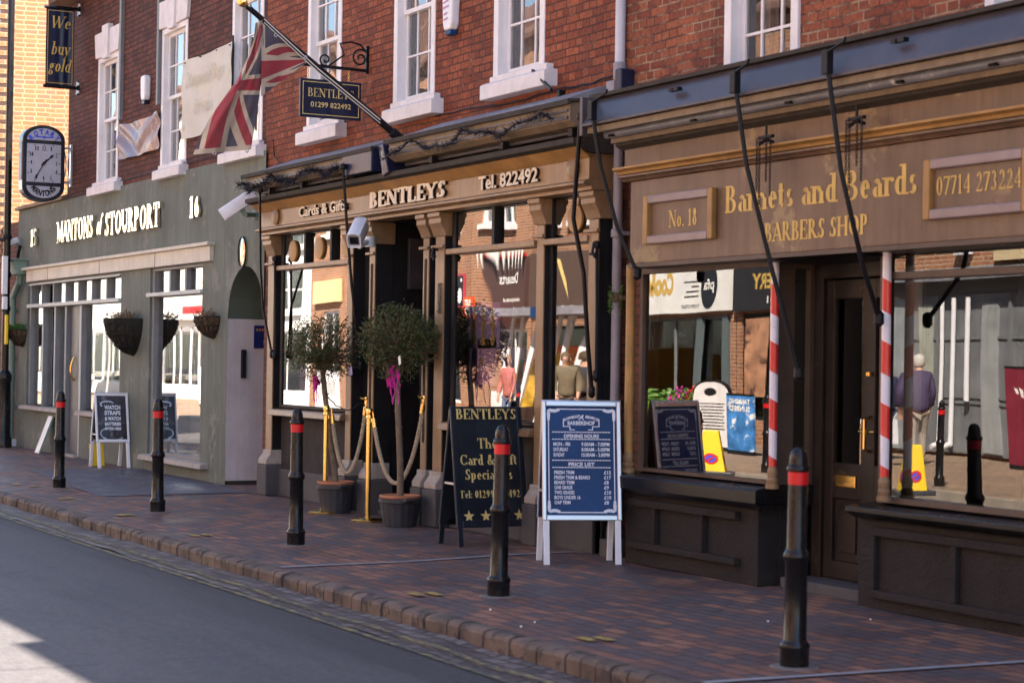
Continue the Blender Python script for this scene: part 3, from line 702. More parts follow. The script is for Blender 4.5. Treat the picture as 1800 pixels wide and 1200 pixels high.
# ------------------------------------------------------------------ shared pieces of the fronts
EAVE, RIDGE = 6.85, 9.0
def sash(parent, x0, x1, z0, z1, cols=3, rows=(2, 2), sill=None, lintel=None, curtain='curtain', hid=False, blindz=None):
    fr = MB(); t = .085
    fr.box(x0, x0+t, -.012, .13, z0, z1); fr.box(x1-t, x1, -.012, .13, z0, z1)
    fr.box(x0+t, x1-t, -.012, .13, z1-.07, z1); fr.box(x0+t, x1-t, -.012, .13, z0, z0+.045)
    w = fr.build('sash_window', MT['white'], parent, bevel=.006)
    mid = z0 + (z1-z0)*.51
    for (za, zb, y, nr, nm) in ((mid-.02, z1-.07, .055, rows[0], 0), (z0+.045, mid+.02, .085, rows[1], 1)):
        s = MB(); a, b = x0+t, x1-t; e = .042
        s.box(a, a+e, y, y+.035, za, zb); s.box(b-e, b, y, y+.035, za, zb)
        s.box(a+e, b-e, y, y+.035, zb-e, zb); s.box(a+e, b-e, y, y+.035, za, za+e*(1.6 if nm else 1))
        for i in range(1, cols):
            x = a + (b-a)*i/cols; s.box(x-.010, x+.010, y+.003, y+.030, za+e, zb-e)
        for i in range(1, nr):
            z = za + (zb-za)*i/nr
            for c in range(cols):
                xa = a + (b-a)*c/cols + (.010 if c else e); xb = a + (b-a)*(c+1)/cols - (.010 if c < cols-1 else e)
                s.box(xa, xb, y+.003, y+.030, z-.010, z+.010)
        s.build('sash', MT['white'], w)
        p = MB(); yy = y + .016
        p.quad((a+e, yy, za+e), (b-e, yy, za+e), (b-e, yy, zb-e), (a+e, yy, zb-e))
        p.build('pane', MT['glass2'], w)
    if curtain:
        c = MB(); n = 28
        for (ca, cb) in ((x0+.02, x0+(x1-x0)*.40), (x1-(x1-x0)*.30, x1-.02)):
            ys = [.21 + .018*math.sin(i*1.9 + z0) for i in range(n+1)]
            for i in range(n):
                xa, xb = ca+(cb-ca)*i/n, ca+(cb-ca)*(i+1)/n
                c.quad((xa, ys[i], z0), (xb, ys[i+1], z0), (xb, ys[i+1], z1), (xa, ys[i], z1))
        c.build('curtain', MT[curtain], w, smooth=True)
    if sill:
        s = MB(); a, b, za, zb = sill
        s.prof([(-.13, za), (.02, za), (.02, zb), (-.09, zb), (-.13, zb-.02)], a, b)
        s.box(a+.07, b-.07, -.07, .03, zb, zb+.055)
        s.build('sill', MT['sillw'], w, bevel=.007)
    if lintel:
        a, b, za, zb = lintel; s = MB(); c = (a+b)/2
        s.prism([(a+.06, za), (c-.13, za-.015), (c-.15, zb-.03), (a, zb-.03)], -.045, .02)
        s.prism([(c+.13, za-.015), (b-.06, za), (b, zb-.03), (c+.15, zb-.03)], -.045, .02)
        s.prism([(c-.125, za-.06), (c+.125, za-.06), (c+.155, zb+.04), (c-.155, zb+.04)], -.075, .02)
        s.build('lintel', MT['sillw'], w, bevel=.006)
    return w
def roof(parent, x0, x1, eave=EAVE, ridge=RIDGE):
    r = MB(); r.prof([(-.32, eave-.06), (-.32, eave+.06), (4.6, ridge+.12), (9.6, eave+.06), (9.6, eave-.06)], x0, x1)
    ro = r.build('roof', paint('roof_tile', (.12, .065, .05), .85, .25, 5, .6) if 'roof' not in MT else MT['roof'], parent)
    MT['roof'] = bpy.data.materials['roof_tile']
    b = MB(); b.box(x0, x1, 9.0, 9.25, 0, eave-.06); b.box(x0, x0+.2, .3, 9.0, 3.3, eave-.06); b.box(x1-.2, x1, .3, 9.0, 3.3, eave-.06)
    b.build('rear_wall', MT['brick_pier'], parent)
    return ro
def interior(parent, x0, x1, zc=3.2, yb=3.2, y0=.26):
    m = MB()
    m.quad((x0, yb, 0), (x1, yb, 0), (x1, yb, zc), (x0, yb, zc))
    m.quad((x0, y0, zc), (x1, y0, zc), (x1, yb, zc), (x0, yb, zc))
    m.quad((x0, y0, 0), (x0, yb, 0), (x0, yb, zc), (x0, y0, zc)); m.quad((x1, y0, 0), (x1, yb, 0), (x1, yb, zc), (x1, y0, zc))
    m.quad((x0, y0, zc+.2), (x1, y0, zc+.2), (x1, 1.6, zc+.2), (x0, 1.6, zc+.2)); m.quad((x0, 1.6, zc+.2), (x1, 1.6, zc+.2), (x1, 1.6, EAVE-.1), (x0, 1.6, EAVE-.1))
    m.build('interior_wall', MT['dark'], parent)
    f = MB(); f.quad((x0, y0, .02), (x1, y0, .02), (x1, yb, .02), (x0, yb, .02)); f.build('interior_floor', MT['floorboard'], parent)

# ------------------------------------------------------------------ the sage green watch shop
WX = (-26, 0, 0)
ws = thing('shop_building', WX, 'shop with sage green rendered ground floor under dark brown brick', 'shop')
ORG[ws.name] = WX
w = MB()
w.wall(-31.85, -21.74, 0, 3.85, -.03, [(-31.17, -26.05, .70, 2.66), (-28.98, -28.05, .03, .70), (-24.75, -22.66, .22, 2.66)], .26, rev=[(-24.75, -22.66, .22, 2.66)])
for q in (((-31.17, .70), (-31.17, 2.66)), ((-31.17, 2.66), (-26.05, 2.66)), ((-26.05, 2.66), (-26.05, .70)), ((-26.05, .70), (-28.05, .70)), ((-28.05, .70), (-28.05, .03)), ((-28.98, .03), (-28.98, .70)), ((-28.98, .70), (-31.17, .70))):
    (xa, za), (xb, zb) = q; w.quad((xa, -.03, za), (xb, -.03, zb), (xb, .23, zb), (xa, .23, za))
w.quad((-31.85, -.03, 0), (-31.85, -.03, 3.85), (-31.85, 3, 3.85), (-31.85, 3, 0))
w.quad((-31.85, -.03, 3.85), (-20.62, -.03, 3.85), (-20.62, .3, 3.85), (-31.85, .3, 3.85))
AX0, AX1, AS, AT = -21.74, -20.56, 1.97, 2.56            # passage arch: springing and crown
n = 24; ax = [AX0 + (AX1-AX0)*i/n for i in range(n+1)]
az = [AS + (AT-AS)*math.sqrt(max(0, 1-((x-(AX0+AX1)/2)/((AX1-AX0)/2))**2)) for x in ax]
for i in range(n):
    w.quad((ax[i], -.03, az[i]), (ax[i+1], -.03, az[i+1]), (ax[i+1], -.03, 3.85), (ax[i], -.03, 3.85))
rw = w.build('rendered_wall', MT['render'], ws)
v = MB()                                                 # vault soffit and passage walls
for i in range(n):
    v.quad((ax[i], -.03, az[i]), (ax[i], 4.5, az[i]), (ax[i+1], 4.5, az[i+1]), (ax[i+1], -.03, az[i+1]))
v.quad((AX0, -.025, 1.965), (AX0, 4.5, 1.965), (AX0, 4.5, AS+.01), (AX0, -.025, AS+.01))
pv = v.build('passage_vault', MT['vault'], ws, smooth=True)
v = MB()
v.box(AX0-.02, AX0+.004, -.026, 4.5, .05, 1.962); v.box(AX1, AX1+.02, .25, 4.5, .05, 1.962); v.box(AX0, AX1, 4.5, 4.6, 0, 2.6)
pw = v.build('passage_wall', MT['limewash'], ws)
v = MB(); v.box(AX0-.02, AX0+.008, -.028, 4.5, 0, .045); v.build('passage_skirting', MT['dirty'], ws)
# deep dado line left of arch
u = MB()
u.wall(-29.02, -20.66, 3.85, EAVE, 0, [(-27.43, -26.40, 3.93, 5.77), (-24.48, -23.46, 3.93, 5.77), (-21.80, -20.78, 3.93, 5.77)], .18)
u.quad((-29.02, 0, 3.8), (-29.02, 0, EAVE), (-29.02, 9, EAVE), (-29.02, 9, 3.8))
u.build('upper_wall', MT['brick_dark'], ws)
for (x0, sx) in ((-27.43, (-27.52, -26.16)), (-24.48, (-24.45, -23.36)), (-21.80, (-21.92, -20.64))):
    sash(ws, x0, x0+1.03, 3.93, 5.77, 3, (2, 2), (sx[0], sx[1], 3.79, 3.925), (x0-.10, x0+1.13, 5.78, 6.16))
roof(ws, -29.1, -20.66)
m = MB(); m.prof([(-.09, 3.86), (.3, 3.86), (.3, 4.02), (-.03, 3.93), (-.09, 3.90)], -31.90, -29.0)
m.build('wall_capping', paint('tan_capping', (.26, .18, .11), .8, .25, 5, .4), ws)
r_ = MB(); r_.box(-31.85, -29.02, .3, 5, 3.72, 3.84); r_.build('flat_roof', MT['lead'], ws)
# cream board over the windows
c = MB(); c.box(-31.08, -22.26, -.085, -.03, 2.665, 2.85); c.box(-31.30, -22.22, -.13, -.03, 2.852, 2.895)
cb = c.build('fascia_board', MT['cream'], ws, bevel=.005)
for x in (-29.75, -26.95, -24.40): c = MB(); c.box(x, x+.012, -.088, -.07, 2.667, 2.848); c.build('board_joint', MT['dirty'], cb)
# shop window A with its door
GY = .065
fr = MB()
fr.box(-31.17, -31.06, .0, .12, .70, 2.66)
for x in (-30.28, -29.56): fr.box(x-.03, x+.03, .0, .12, .70, 2.245)
fr.box(-28.98, -28.90, -.01, .12, .03, 2.245); fr.box(-28.13, -28.05, -.01, .12, .03, 2.245); fr.box(-26.09, -26.051, .0, .12, .70, 2.66)
for x in (-30.42, -29.72, -29.02, -28.32, -27.60, -26.86): fr.box(x-.03, x+.03, .0, .12, 2.31, 2.619)
fr.box(-31.06, -26.09, .0, .12, 2.62, 2.659)
wa = fr.build('shop_window', MT['greyframe'], ws, bevel=.005)
t = MB(); t.box(-31.1, -26.07, -.065, .10, 2.25, 2.305); t.box(-31.05, -26.07, -.05, -.001, 2.605, 2.63)
for x in (-30.28, -29.56): t.box(x-.03, x+.03, -.012, -.001, .72, 2.245)
t.box(-28.13, -28.05, -.022, -.011, .03, 2.245)
t.build('transom', MT['paleframe'], wa, bevel=.004)
gp = MB()
for a, b in ((-31.06, -30.31), (-30.25, -29.59), (-29.53, -28.98), (-28.05, -26.09)): gp.quad((a, GY, .72), (b, GY, .72), (b, GY, 2.25), (a, GY, 2.25))
xs = [-31.02, -30.42, -29.72, -29.02, -28.32, -27.60, -26.86, -26.08]
for a, b in zip(xs[:-1], xs[1:]): gp.quad((a+.03, GY, 2.31), (b-.03, GY, 2.31), (b-.03, GY, 2.62), (a+.03, GY, 2.62))
gp.build('pane', MT['calmglass'], wa)
s = MB(); s.prof([(-.12, .63), (.0, .63), (.0, .695), (-.10, .685)], -31.35, -28.98); s.prof([(-.12, .63), (.0, .63), (.0, .695), (-.10, .685)], -28.02, -25.95)
s.build('sill', MT['stone'], wa, bevel=.006)
d = MB(); d.box(-28.90, -28.13, .05, .11, .04, 2.245)
dr = d.build('door', paint('dark_grey_door', (.075, .08, .09), .45, .12, 6, .1), ws, bevel=.006)
h = MB(); h.tube([(-28.62, .04 - .05*math.sin(math.pi*k/10), 1.12 + .36*k/10) for k in range(11)], .014, 8); h.build('handle', MT['brass'], dr, smooth=True)
st = MB(); st.box(-29.0, -28.0, -.12, .2, 0, .03); st.build('doorstep', MT['stone'], ws, bevel=.005)
# white blinds behind the top lights
bl = MB()
for k in range(11): bl.box(-30.3, -26.1, .14, .155, 2.31 + k*.03, 2.334 + k*.03)
bl.build('blind', MT['blind'], wa)
# shop window B
fr = MB()
fr.box(-24.75, -24.66, .0, .13, .22, 2.66); fr.box(-22.70, -22.662, .0, .13, .22, 2.66); fr.box(-24.66, -22.70, .0, .13, 2.62, 2.659)
for x in (-24.02, -23.40): fr.box(x-.035, x+.035, .0, .13, 2.335, 2.619)
fr.box(-24.66, -22.70, .0, .13, .22, .27)
wb = fr.build('shop_window', MT['greyframe'], ws, bevel=.005)
t = MB(); t.box(-24.80, -22.63, -.07, .10, 2.285, 2.335); t.build('transom', MT['paleframe'], wb, bevel=.004)
gp = MB(); gp.quad((-24.66, GY, .27), (-22.70, GY, .27), (-22.70, GY, 2.285), (-24.66, GY, 2.285))
for a, b in ((-24.66, -24.055), (-23.985, -23.435), (-23.365, -22.70)): gp.quad((a, GY, 2.335), (b, GY, 2.335), (b, GY, 2.62), (a, GY, 2.62))
gp.build('pane', MT['calmglass'], wb)
s = MB(); s.prof([(-.14, .15), (.0, .15), (.0, .225), (-.12, .21)], -24.85, -22.35); s.build('sill', MT['stone'], wb, bevel=.006)
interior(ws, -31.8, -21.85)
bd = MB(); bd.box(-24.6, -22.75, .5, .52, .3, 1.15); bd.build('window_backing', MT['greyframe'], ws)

# raised lettering
for tx in (serif('MANTONS', -29.25, 3.20, 1.95, .32, .185, .075), serif('of', -27.14, 3.22, .25, .30, .14, .06, slant=.3), serif('STOURPORT', -26.70, 3.185, 2.46, .32, .20, .08)):
    m = MB(); m.text(tx, (0, -.05, 0), *FACE, dz=.0, depth=.035); m.build('lettering', MT['brightmetal'], rw)
for txt, x, wd in (('15', -30.86, .36), ('16', -23.06, .38)):
    m = MB(); m.text(serif(txt, x, 3.22, wd, .27, .24, .12), (0, -.05, 0), *FACE, depth=.03)
    m.build('house_number', MT['brightmetal'], rw)

# things fixed to the green shop
o = thing('alarm_box', (-25.1, -.0, 5.07), 'white bell box on brown brick above the faded purple banner', 'alarm box')
def alarm(o, x, z, sx, sz, inv=False):
    b = MB(); b.prism([(x-sx*.42, z-sz*.32), (x-sx*.3, z-sz*.5), (x+sx*.3, z-sz*.5), (x+sx*.42, z-sz*.32), (x+sx*.5, z+sz*.36), (x+sx*.36, z+sz*.5), (x-sx*.36, z+sz*.5), (x-sx*.5, z+sz*.36)] if not inv else
                          [(x-sx*.5, z-sz*.5), (x+sx*.5, z-sz*.5), (x+sx*.36, z+sz*.5), (x-sx*.36, z+sz*.5)], -.09, .0)
    b.build('cover', MT['whiteplastic'], o, bevel=.02)
alarm(o, -25.05, 5.08, .20, .33)
b = MB(); b.box(-25.11, -24.99, -.08, -.01, 4.86, 4.912); b.build('strobe', MT['navy'], o, bevel=.01)
def sheet(name, x0, x1, z0, z1, y, mt, sag=.03, nx=22, nz=14, seed=1, skew=0, fold=1.0):
    g = MB(); P = [[None]*(nz+1) for _ in range(nx+1)]
    for i in range(nx+1):
        for j in range(nz+1):
            u, v_ = i/nx, j/nz
            P[i][j] = (x0 + (x1-x0)*u, y - fold*(.018*math.sin(u*7+seed)*math.sin(v_*3.1) + .010*math.sin((u*3 - v_*2*(1 if u > .5 else -1))*5+seed)), z0 + (z1-z0)*v_ - sag*math.sin(math.pi*u)*(.4+.6*v_) + skew*(u-.5))
    for i in range(nx):
        for j in range(nz): g.quad(P[i][j], P[i+1][j], P[i+1][j+1], P[i][j+1])
    return g
o = thing('wall_banner', (-22.57, 0, 4.2), 'large washed out cream cloth banner tied beside a sash window', 'banner')
sheet('cloth', -23.48, -21.66, 4.24, 5.24, -.05, None, .03).build('cloth', MT['ivory'], o, smooth=True)
m = MB()
m.text(serif('Diamond Rings', -23.30, 4.86, 1.42, .19, .09, .03, slant=.28), (0, -.085, 0), *FACE)
m.text(serif('from', -23.0, 4.50, .62, .19, .09, .03, slant=.28), (0, -.085, 0), *FACE)
m.build('faded_lettering', MT['paleprint'], o)
for x in (-23.40, -22.8, -22.2, -21.74): m = MB(); m.lathe([(.014, 0), (.014, .012)], (x, -.06, 5.19), 8); m.build('eyelet', MT['darkmetal'], o)
m = MB(); m.tube([(-21.66, -.05, 5.3), (-21.66, -.05, 4.2)], .012, 6); m.build('rail', MT['darkmetal'], o)
o = thing('wall_banner', (-25.34, 0, 4.2), 'small sun faded purple banner sagging between two grey rails', 'banner')
sheet('cloth', -26.23, -24.45, 4.22, 4.71, -.06, None, .045, 40, 14, 3, 0, 2.2).build('cloth', MT['lilac'], o, smooth=True)
m = MB(); m.box(-26.29, -26.21, -.05, .0, 4.78, 6.5); m.build('rail', MT['greyframe'], o)
m = MB(); m.box(-24.59, -24.52, -.05, .0, 4.80, 6.5); m.build('rail', MT['greyframe'], o)
m = MB(); m.lathe([(.17, 0), (.175, .02), (.16, .03)], (0, 0, 0), 32)
pl = tag(m.build('wall_plaque', [MT['brightmetal']], at=(-21.22, -.03, 2.725), smooth=True), 'oval polished plaque on the green wall above the passage arch', 'plaque')
pl.rotation_euler = (R(90), 0, 0); pl.scale = (.72, 1.0, 1.0)
m = MB(); m.lathe([(.172, .018), (.185, .018), (.185, .036), (.172, .036), (.172, .018)], (0, 0, 0), 32); q = m.build('rim', MT['darkmetal'], None, local=True); q.parent = pl
m = MB(); m.box(AX0+.002, AX0+.022, .30, .46, 1.62, 1.89)
o = tag(m.build('notice_plate', MT['blue'] if False else paint('dark_blue_enamel', (.01, .02, .11), .35, .1, 6, .05)), 'small dark blue notice with faint yellow print inside the passage', 'sign')
m = MB(); m.text([([(.32 + .035*i, 1.825), (.345 + .035*i, 1.825), (.345 + .035*i, 1.855), (.32 + .035*i, 1.855)], [(0, 1, 2, 3)]) for i in range(3)] + [([(.415, 1.66), (.44, 1.66), (.44, 1.72), (.415, 1.72)], [(0, 1, 2, 3)])], (AX0+.022, 0, 0), *EAST, dz=.002); m.build('print', MT['ochre'], o)
m = MB(); m.box(AX0+.002, AX0+.045, .14, .20, 1.26, 1.60)
m.build('grab_bar', MT['blackmat'], pw, bevel=.01)
# ------------------------------------------------------------------ the card and gift shop
GX = (-16.6, 0, 0)
gs = thing('shop_building', GX, 'red brick gift shop with tan pilastered front and deep doorway', 'shop')
ORG[gs.name] = GX
BL, BR = -20.66, -12.90
u = MB()
u.wall(BL, BR, 3.2, EAVE, 0, [(-19.42, -18.50, 3.95, 5.77), (-17.19, -16.27, 3.95, 5.77), (-15.08, -14.16, 3.95, 5.77)], .18)
u.build('upper_wall', MT['brick_red'], gs)
u = MB(); u.wall(-20.58, -20.17, 0, 3.2, -.01); u.quad((-20.58, -.01, 0), (-20.58, -.01, 3.2), (-20.58, 4.5, 3.2), (-20.58, 4.5, 0)); u.quad((-20.17, -.01, 0), (-20.17, .3, 0), (-20.17, .3, 3.2), (-20.17, -.01, 3.2))
u.build('brick_pier', MT['brick_pier'], gs)
u = MB(); u.wall(-12.99, -12.42, 0, 3.2, .055); u.build('brick_pier', MT['brick_pier'], gs)
for (x0, sx) in ((-19.42, (-19.44, -18.34)), (-17.19, (-17.19, -16.08)), (-15.08, (-15.10, -13.94))):
    sash(gs, x0, x0+.92, 3.95, 5.77, 3, (2, 2), (sx[0], sx[1], 3.79, 3.935), (x0-.1, x0+1.02, 5.78, 6.16))
roof(gs, BL, BR)
# entablature
YF = -.25
e = MB()
e.box(-20.10, -12.97, YF, .0, 2.92, 3.135)
fa = e.build('fascia', MT['gold'], gs)
e = MB()
e.prof([(-.42, 3.20), (-.42, 3.245), (.02, 3.27), (.02, 3.14), (-.28, 3.14), (-.33, 3.165), (-.36, 3.19)], -20.16, -12.93)
e.build('cornice', MT['dirty'], gs)
e = MB(); e.prof([(-.36, 3.18), (-.33, 3.155), (-.29, 3.136), (-.26, 3.136), (-.26, 3.10), (-.285, 3.12), (-.31, 3.14)], -20.14, -12.95)
e.build('cornice_moulding', MT['ochre'], gs)
e = MB()
e.prof([(-.31, 2.895), (-.31, 2.915), (-.255, 2.935), (-.0, 2.935), (0, 2.85), (-.24, 2.85), (-.24, 2.88), (-.27, 2.885)], -20.14, -12.95)
e.build('architrave', MT['gold'], gs, bevel=.004)
for x in (-19.62, -13.20):
    b = MB(); b.lathe([(.085, 0), (.09, .02), (.07, .035), (.03, .045)], (0, 0, 0), 24)
    q = b.build('boss', MT['gold'], gs, at=(x, YF-.002, 3.03), smooth=True); q.rotation_euler = (R(90), 0, 0)
# pilasters with moulded capitals and stone plinths
def pilaster(x0, x1, grooved=True, plinth=True):
    p = MB(); y = -.15
    p.box(x0, x1, y+.014, .05, .36, 2.845)
    ob = p.build('pilaster', MT['blackmat'], gs, bevel=.004)
    p = MB(); p.box(x0, x1, y, y+.013, .36, 2.63); p.build('pilaster_face', MT['gold'], ob, bevel=.004)
    c = MB()
    c.prof([(y-.04, 2.845), (y-.075, 2.845), (y-.075, 2.81), (y-.058, 2.79), (y-.058, 2.75), (y-.03, 2.70), (y-.015, 2.665), (y-.002, 2.632), (.05, 2.632), (.05, 2.845)], x0-.038, x1+.038)
    c.box(x0-.032, x1+.032, y-.035, y-.001, 2.525, 2.552)
    c.build('capital', MT['gold'], ob, bevel=.005)
    if grooved:
        g = MB(); xc = (x0+x1)/2; g.box(xc-.018, xc+.018, y-.006, y-.001, .75, 2.44); g.build('groove', MT['dirty'], ob)
    if plinth:
        b = MB(); b.box(x0-.05, x1+.05, y-.08, .06, 0, .34); b.build('plinth', MT['plinth'], ob, bevel=.015)
        b = MB(); b.prof([(y-.07, .342), (y-.07, .39), (y-.02, .46), (y-.02, .50), (.03, .50), (.03, .342)], x0-.03, x1+.03); b.build('pilaster_base', MT['stone'], ob, bevel=.01)
    return ob
for a, b, gr in ((-20.12, -19.94, False), (-17.91, -17.78, False), (-17.37, -17.24, True), (-16.15, -16.03, True), (-15.89, -15.71, False), (-13.98, -13.855, False), (-13.13, -12.985, False)): pilaster(a, b, gr, a < -13.2)
# plain dark blocks between members
k = MB()
for (a, b, y0, y1) in ((-17.775, -17.375, -.02, .12), (-16.025, -15.895, -.06, .1), (-12.984, -12.972, -.09, .3)):
    k = MB(); k.box(a, b, y0, y1, 0, 2.85 if a < -13 else 3.2); k.build('window_post', MT['blackmat'], gs)
# shop windows
def shopwin(x0, x1, zs, zt, ztr, muls, sill=True, wood='gold', post='blackmat', gy=-.085, deep=.06):
    f = MB()
    f.box(x0-.04, x0+.03, -.10, deep, zs, zt); f.box(x1-.03, x1+.04, -.10, deep, zs, zt)
    for x in muls: f.box(x-.025, x+.025, -.135, deep, ztr+.055, zt-.021)
    f.box(x0+.03, x1-.03, -.10, deep, zt-.02, zt); f.box(x0+.03, x1-.03, -.10, deep, zs, zs+.035)
    ob = f.build('shop_window', MT[post], gs, bevel=.004)
    t = MB(); t.box(x0-.03, x1+.03, -.17, .0, ztr, ztr+.05); t.build('transom', MT[wood], ob, bevel=.006)
    p = MB(); p.quad((x0+.03, gy, zs+.035), (x1-.03, gy, zs+.035), (x1-.03, gy, ztr), (x0+.03, gy, ztr))
    e = [x0+.005] + list(muls) + [x1-.005]
    for a, b in zip(e[:-1], e[1:]): p.quad((a+.025, gy, ztr+.055), (b-.025, gy, ztr+.055), (b-.025, gy, zt-.02), (a+.025, gy, zt-.02))
    p.build('pane', MT['glass'], ob)
    return ob
G_ = lambda px: onY(px, 560, -.085).x
wl = shopwin(G_(499)-.03, G_(619)+.03, .97, 2.86, 2.46, (G_(541), G_(587)))
wr = shopwin(G_(801)-.03, G_(946)+.03, .97, 2.86, 2.46, (G_(873),))
wq = shopwin(G_(972)-.03, G_(1039)+.03, .97, 2.86, 2.46, ())
for a, b, ob in ((-19.92, -17.93, wl), (-15.70, -13.99, wr), (-13.84, -13.14, wq)):
    s = MB(); s.prof([(-.21, .885), (.0, .885), (.0, .965), (-.19, .95)], a, b); s.build('sill', MT['gold'], ob, bevel=.008)
for x in (G_(516), G_(562), G_(609), G_(1012)):                               # round vents in the top lights
    m = MB(); m.lathe([(.115, 0), (.115, .02), (.09, .025)], (0, 0, 0), 26); q = m.build('vent', MT['ochre'], wl if x < -15 else wq, at=(x, -.09, 2.66), smooth=True); q.rotation_euler = (R(90), 0, 0)
for a, b in ((-19.93, -17.92), (-15.70, -13.99), (-13.85, -13.14)):
    m = MB(); m.wall(a, b, 0, .884, -.04); sr = m.build('stallriser', MT['pebble'], gs)
    m = MB(); m.box(a, b, -.075, -.041, 0, .30); m.build('plinth', MT['plinth'], sr, bevel=.01)
# doorway
m = MB()
m.quad((-17.25, -.0, 0), (-17.25, 1.25, 0), (-17.25, 1.25, 2.85), (-17.25, 0, 2.85)); m.quad((-16.14, 0, 0), (-16.14, 0, 2.85), (-16.14, 1.25, 2.85), (-16.14, 1.25, 0))
m.quad((-19.5, 1.25, 0), (-16.0, 1.25, 0), (-16.0, 1.25, 2.9), (-19.5, 1.25, 2.9)); m.quad((-17.25, 0, 2.84), (-16.14, 0, 2.84), (-16.14, 1.3, 2.84), (-17.25, 1.3, 2.84))
m.build('doorway_wall', MT['blackmat'], gs)
m = MB(); m.box(-17.24, -16.15, -.1, 1.2, 0, .05); m.build('doorstep', MT['plinth'], gs, bevel=.006)
d = MB(); d.box(-17.2, -16.2, 1.02, 1.07, .05, 2.05); d.box(-17.24, -16.15, .98, 1.05, 2.055, 2.16)
dr = d.build('door', MT['blackmat'], gs, bevel=.006)
d = MB(); d.box(-17.245, -17.20, .2, .97, 2.2, 2.7); d.box(-17.245, -17.20, .35, .95, .7, 1.9); d.build('side_panel', paint('dark_plum_panel', (.05, .042, .05), .4, .2, 5, .1), gs, bevel=.006)
d = MB(); d.box(-17.0, -16.45, 1.0, 1.03, 2.22, 2.74); d.build('fanlight', paint('dim_beige_panel', (.12, .105, .085), .6, .1, 5, .05), gs)
d = MB(); d.box(-17.0, -16.44, 1.0, 1.019, .9, 1.95); d.build('door_glass', paint('dim_door_glass', (.035, .038, .042), .12, .1, 5, 0), dr)
o = thing('door_notice', (-16.9, .99, 1.72), 'pale blue printed notice stuck on the dark shop door', 'notice')
m = MB(); m.box(-16.98, -16.80, .985, .995, 1.60, 1.86); m.build('sheet', paint('pale_blue_paper', (.34, .46, .52), .7, .1, 8, 0), o)
m = MB()
for i in range(6): m.box(-16.96, -16.82 - .03*(i % 3), .981, .9845, 1.83-i*.035, 1.84-i*.035)
m.build('print', MT['greyframe'], o)
# colourful stock by the door glass
for k, (px, py, sx, sz, mt, lb) in enumerate(((728, 675, .10, .26, 'red', 'tall red packet standing in the dark doorway'), (736, 690, .10, .2, 'yellow', 'yellow packet standing in the dark doorway'), (730, 770, .14, .3, 'purple', 'purple and yellow packet low in the dark doorway'))):
    p = onY(px, py, .55); m = MB(); m.box(p.x-sx/2, p.x+sx/2, .55, .62, p.z-sz/2, p.z+sz/2); q = m.build('gift_packet', MT[mt], bevel=.01); tag(q, lb, 'packet')
    f = MB(); f.box(p.x-sx*.3, p.x+sx*.3, .546, .549, p.z-sz*.1, p.z+sz*.25); f.build('paper_label', MT['whiteletter'] if k != 2 else MT['yellow'], q)
m = MB(); m.box(-16.9, -16.2, .50, .70, 0.05, 1.32); m.box(-16.85, -16.3, .45, .499, .05, .8); tag(m.build('display_stand', MT['blackmat'], bevel=.01), 'black card stand inside the gift shop doorway', 'display stand')
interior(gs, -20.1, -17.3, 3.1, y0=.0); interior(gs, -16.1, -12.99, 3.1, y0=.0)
# raised letters on the fascia; black bodies coloured to read as their cast shadows
for nm, txt, fn, x0, wd, z, cap, kw, lb in (
    ('a', 'Cards & Gifts', sans, -18.92, 1.26, 2.985, .105, dict(bold=.02), 'raised words Cards & Gifts with black bodies as their shadow at the end of the tan fascia'),
    ('b', 'BENTLEYS', serif, -17.10, 1.66, 2.965, .145, dict(thick=.22, thin=.12), 'large raised cream serif capitals in the middle of the tan fascia'),
    ('c', 'Tel. 822492', sans, -14.80, 1.05, 2.975, .115, dict(bold=.02), 'raised telephone number 822492 on the tan fascia')):
    m = MB(); m.text(fn(txt, x0, z, wd, cap, **kw), (0, YF, 0), *FACE, dz=.0, depth=.022)
    o = m.build('lettering', MT['blackletter'], fa); o['label'] = lb
    m = MB(); m.text(fn(txt, x0-.004, z, wd, cap, **kw), (0, YF, 0), *FACE, dz=.024, depth=.006); m.build('letter_face', MT['creamletter'], fa)

# awning boxes over the fascia
def awning_box(x0, x1, z0, z1, label, split=None):
    o = thing('awning_box', ((x0+x1)/2, -.2, z0), label, 'awning box')
    m = MB(); m.prof([(-.46, z0+.04), (-.46, z1-.03), (-.05, z1+.02), (-.0, z1+.02), (0, z0), (-.40, z0)], x0, x1); m.build('housing', MT['board'], o, bevel=.006)
    m = MB(); m.prof([(-.50, z1-.05), (-.50, z1-.01), (-.02, z1+.045), (-.02, z1+.022), (-.47, z1-.028), (-.47, z1-.05)], x0-.04, x1+.03); m.build('top_ledge', MT['dirty'], o)
    m = MB(); m.prof([(-.44, z1+.0), (-.42, z1+.012), (-.015, z1+.16), (-.012, z1+.03)], x0+.2, x1-.2); m.build('flashing', MT['lead'], o)
    m = MB(); m.box(x0+.02, x1-.02, -.475, -.46, z0+.05, z0+.075); m.box(x0+.02, x1-.02, -.472, -.46, z1-.10, z1-.085); m.tube([(x0+.05, -.30, z0-.02), (x1-.05, -.30, z0-.02)], .022, 8); m.build('roller_bar', MT['steelblue'], o)
    return o
a1 = awning_box(-20.06, -16.62, 3.33, 3.51, 'weathered awning box with bushy tinsel nearest the passage arch')
m = MB(); m.box(-17.30, -16.60, -.49, -.02, 3.27, 3.49); m.build('end_cover', MT['navy'], a1, bevel=.01)
a2 = awning_box(-16.27, -12.92, 3.33, 3.54, 'weathered awning box under peeling flashing over the telephone number')
# support brackets in the gap under the boxes
for x in (-19.55, -18.62, -17.3, -15.55, -14.2, -13.05):
    m = MB(); m.prof([(-.38, 3.265), (-.38, 3.325), (-.02, 3.325), (-.02, 3.255)], x-.03, x+.03)
    m.build('bracket', MT['blackmat'], a1 if x < -16.5 else a2)
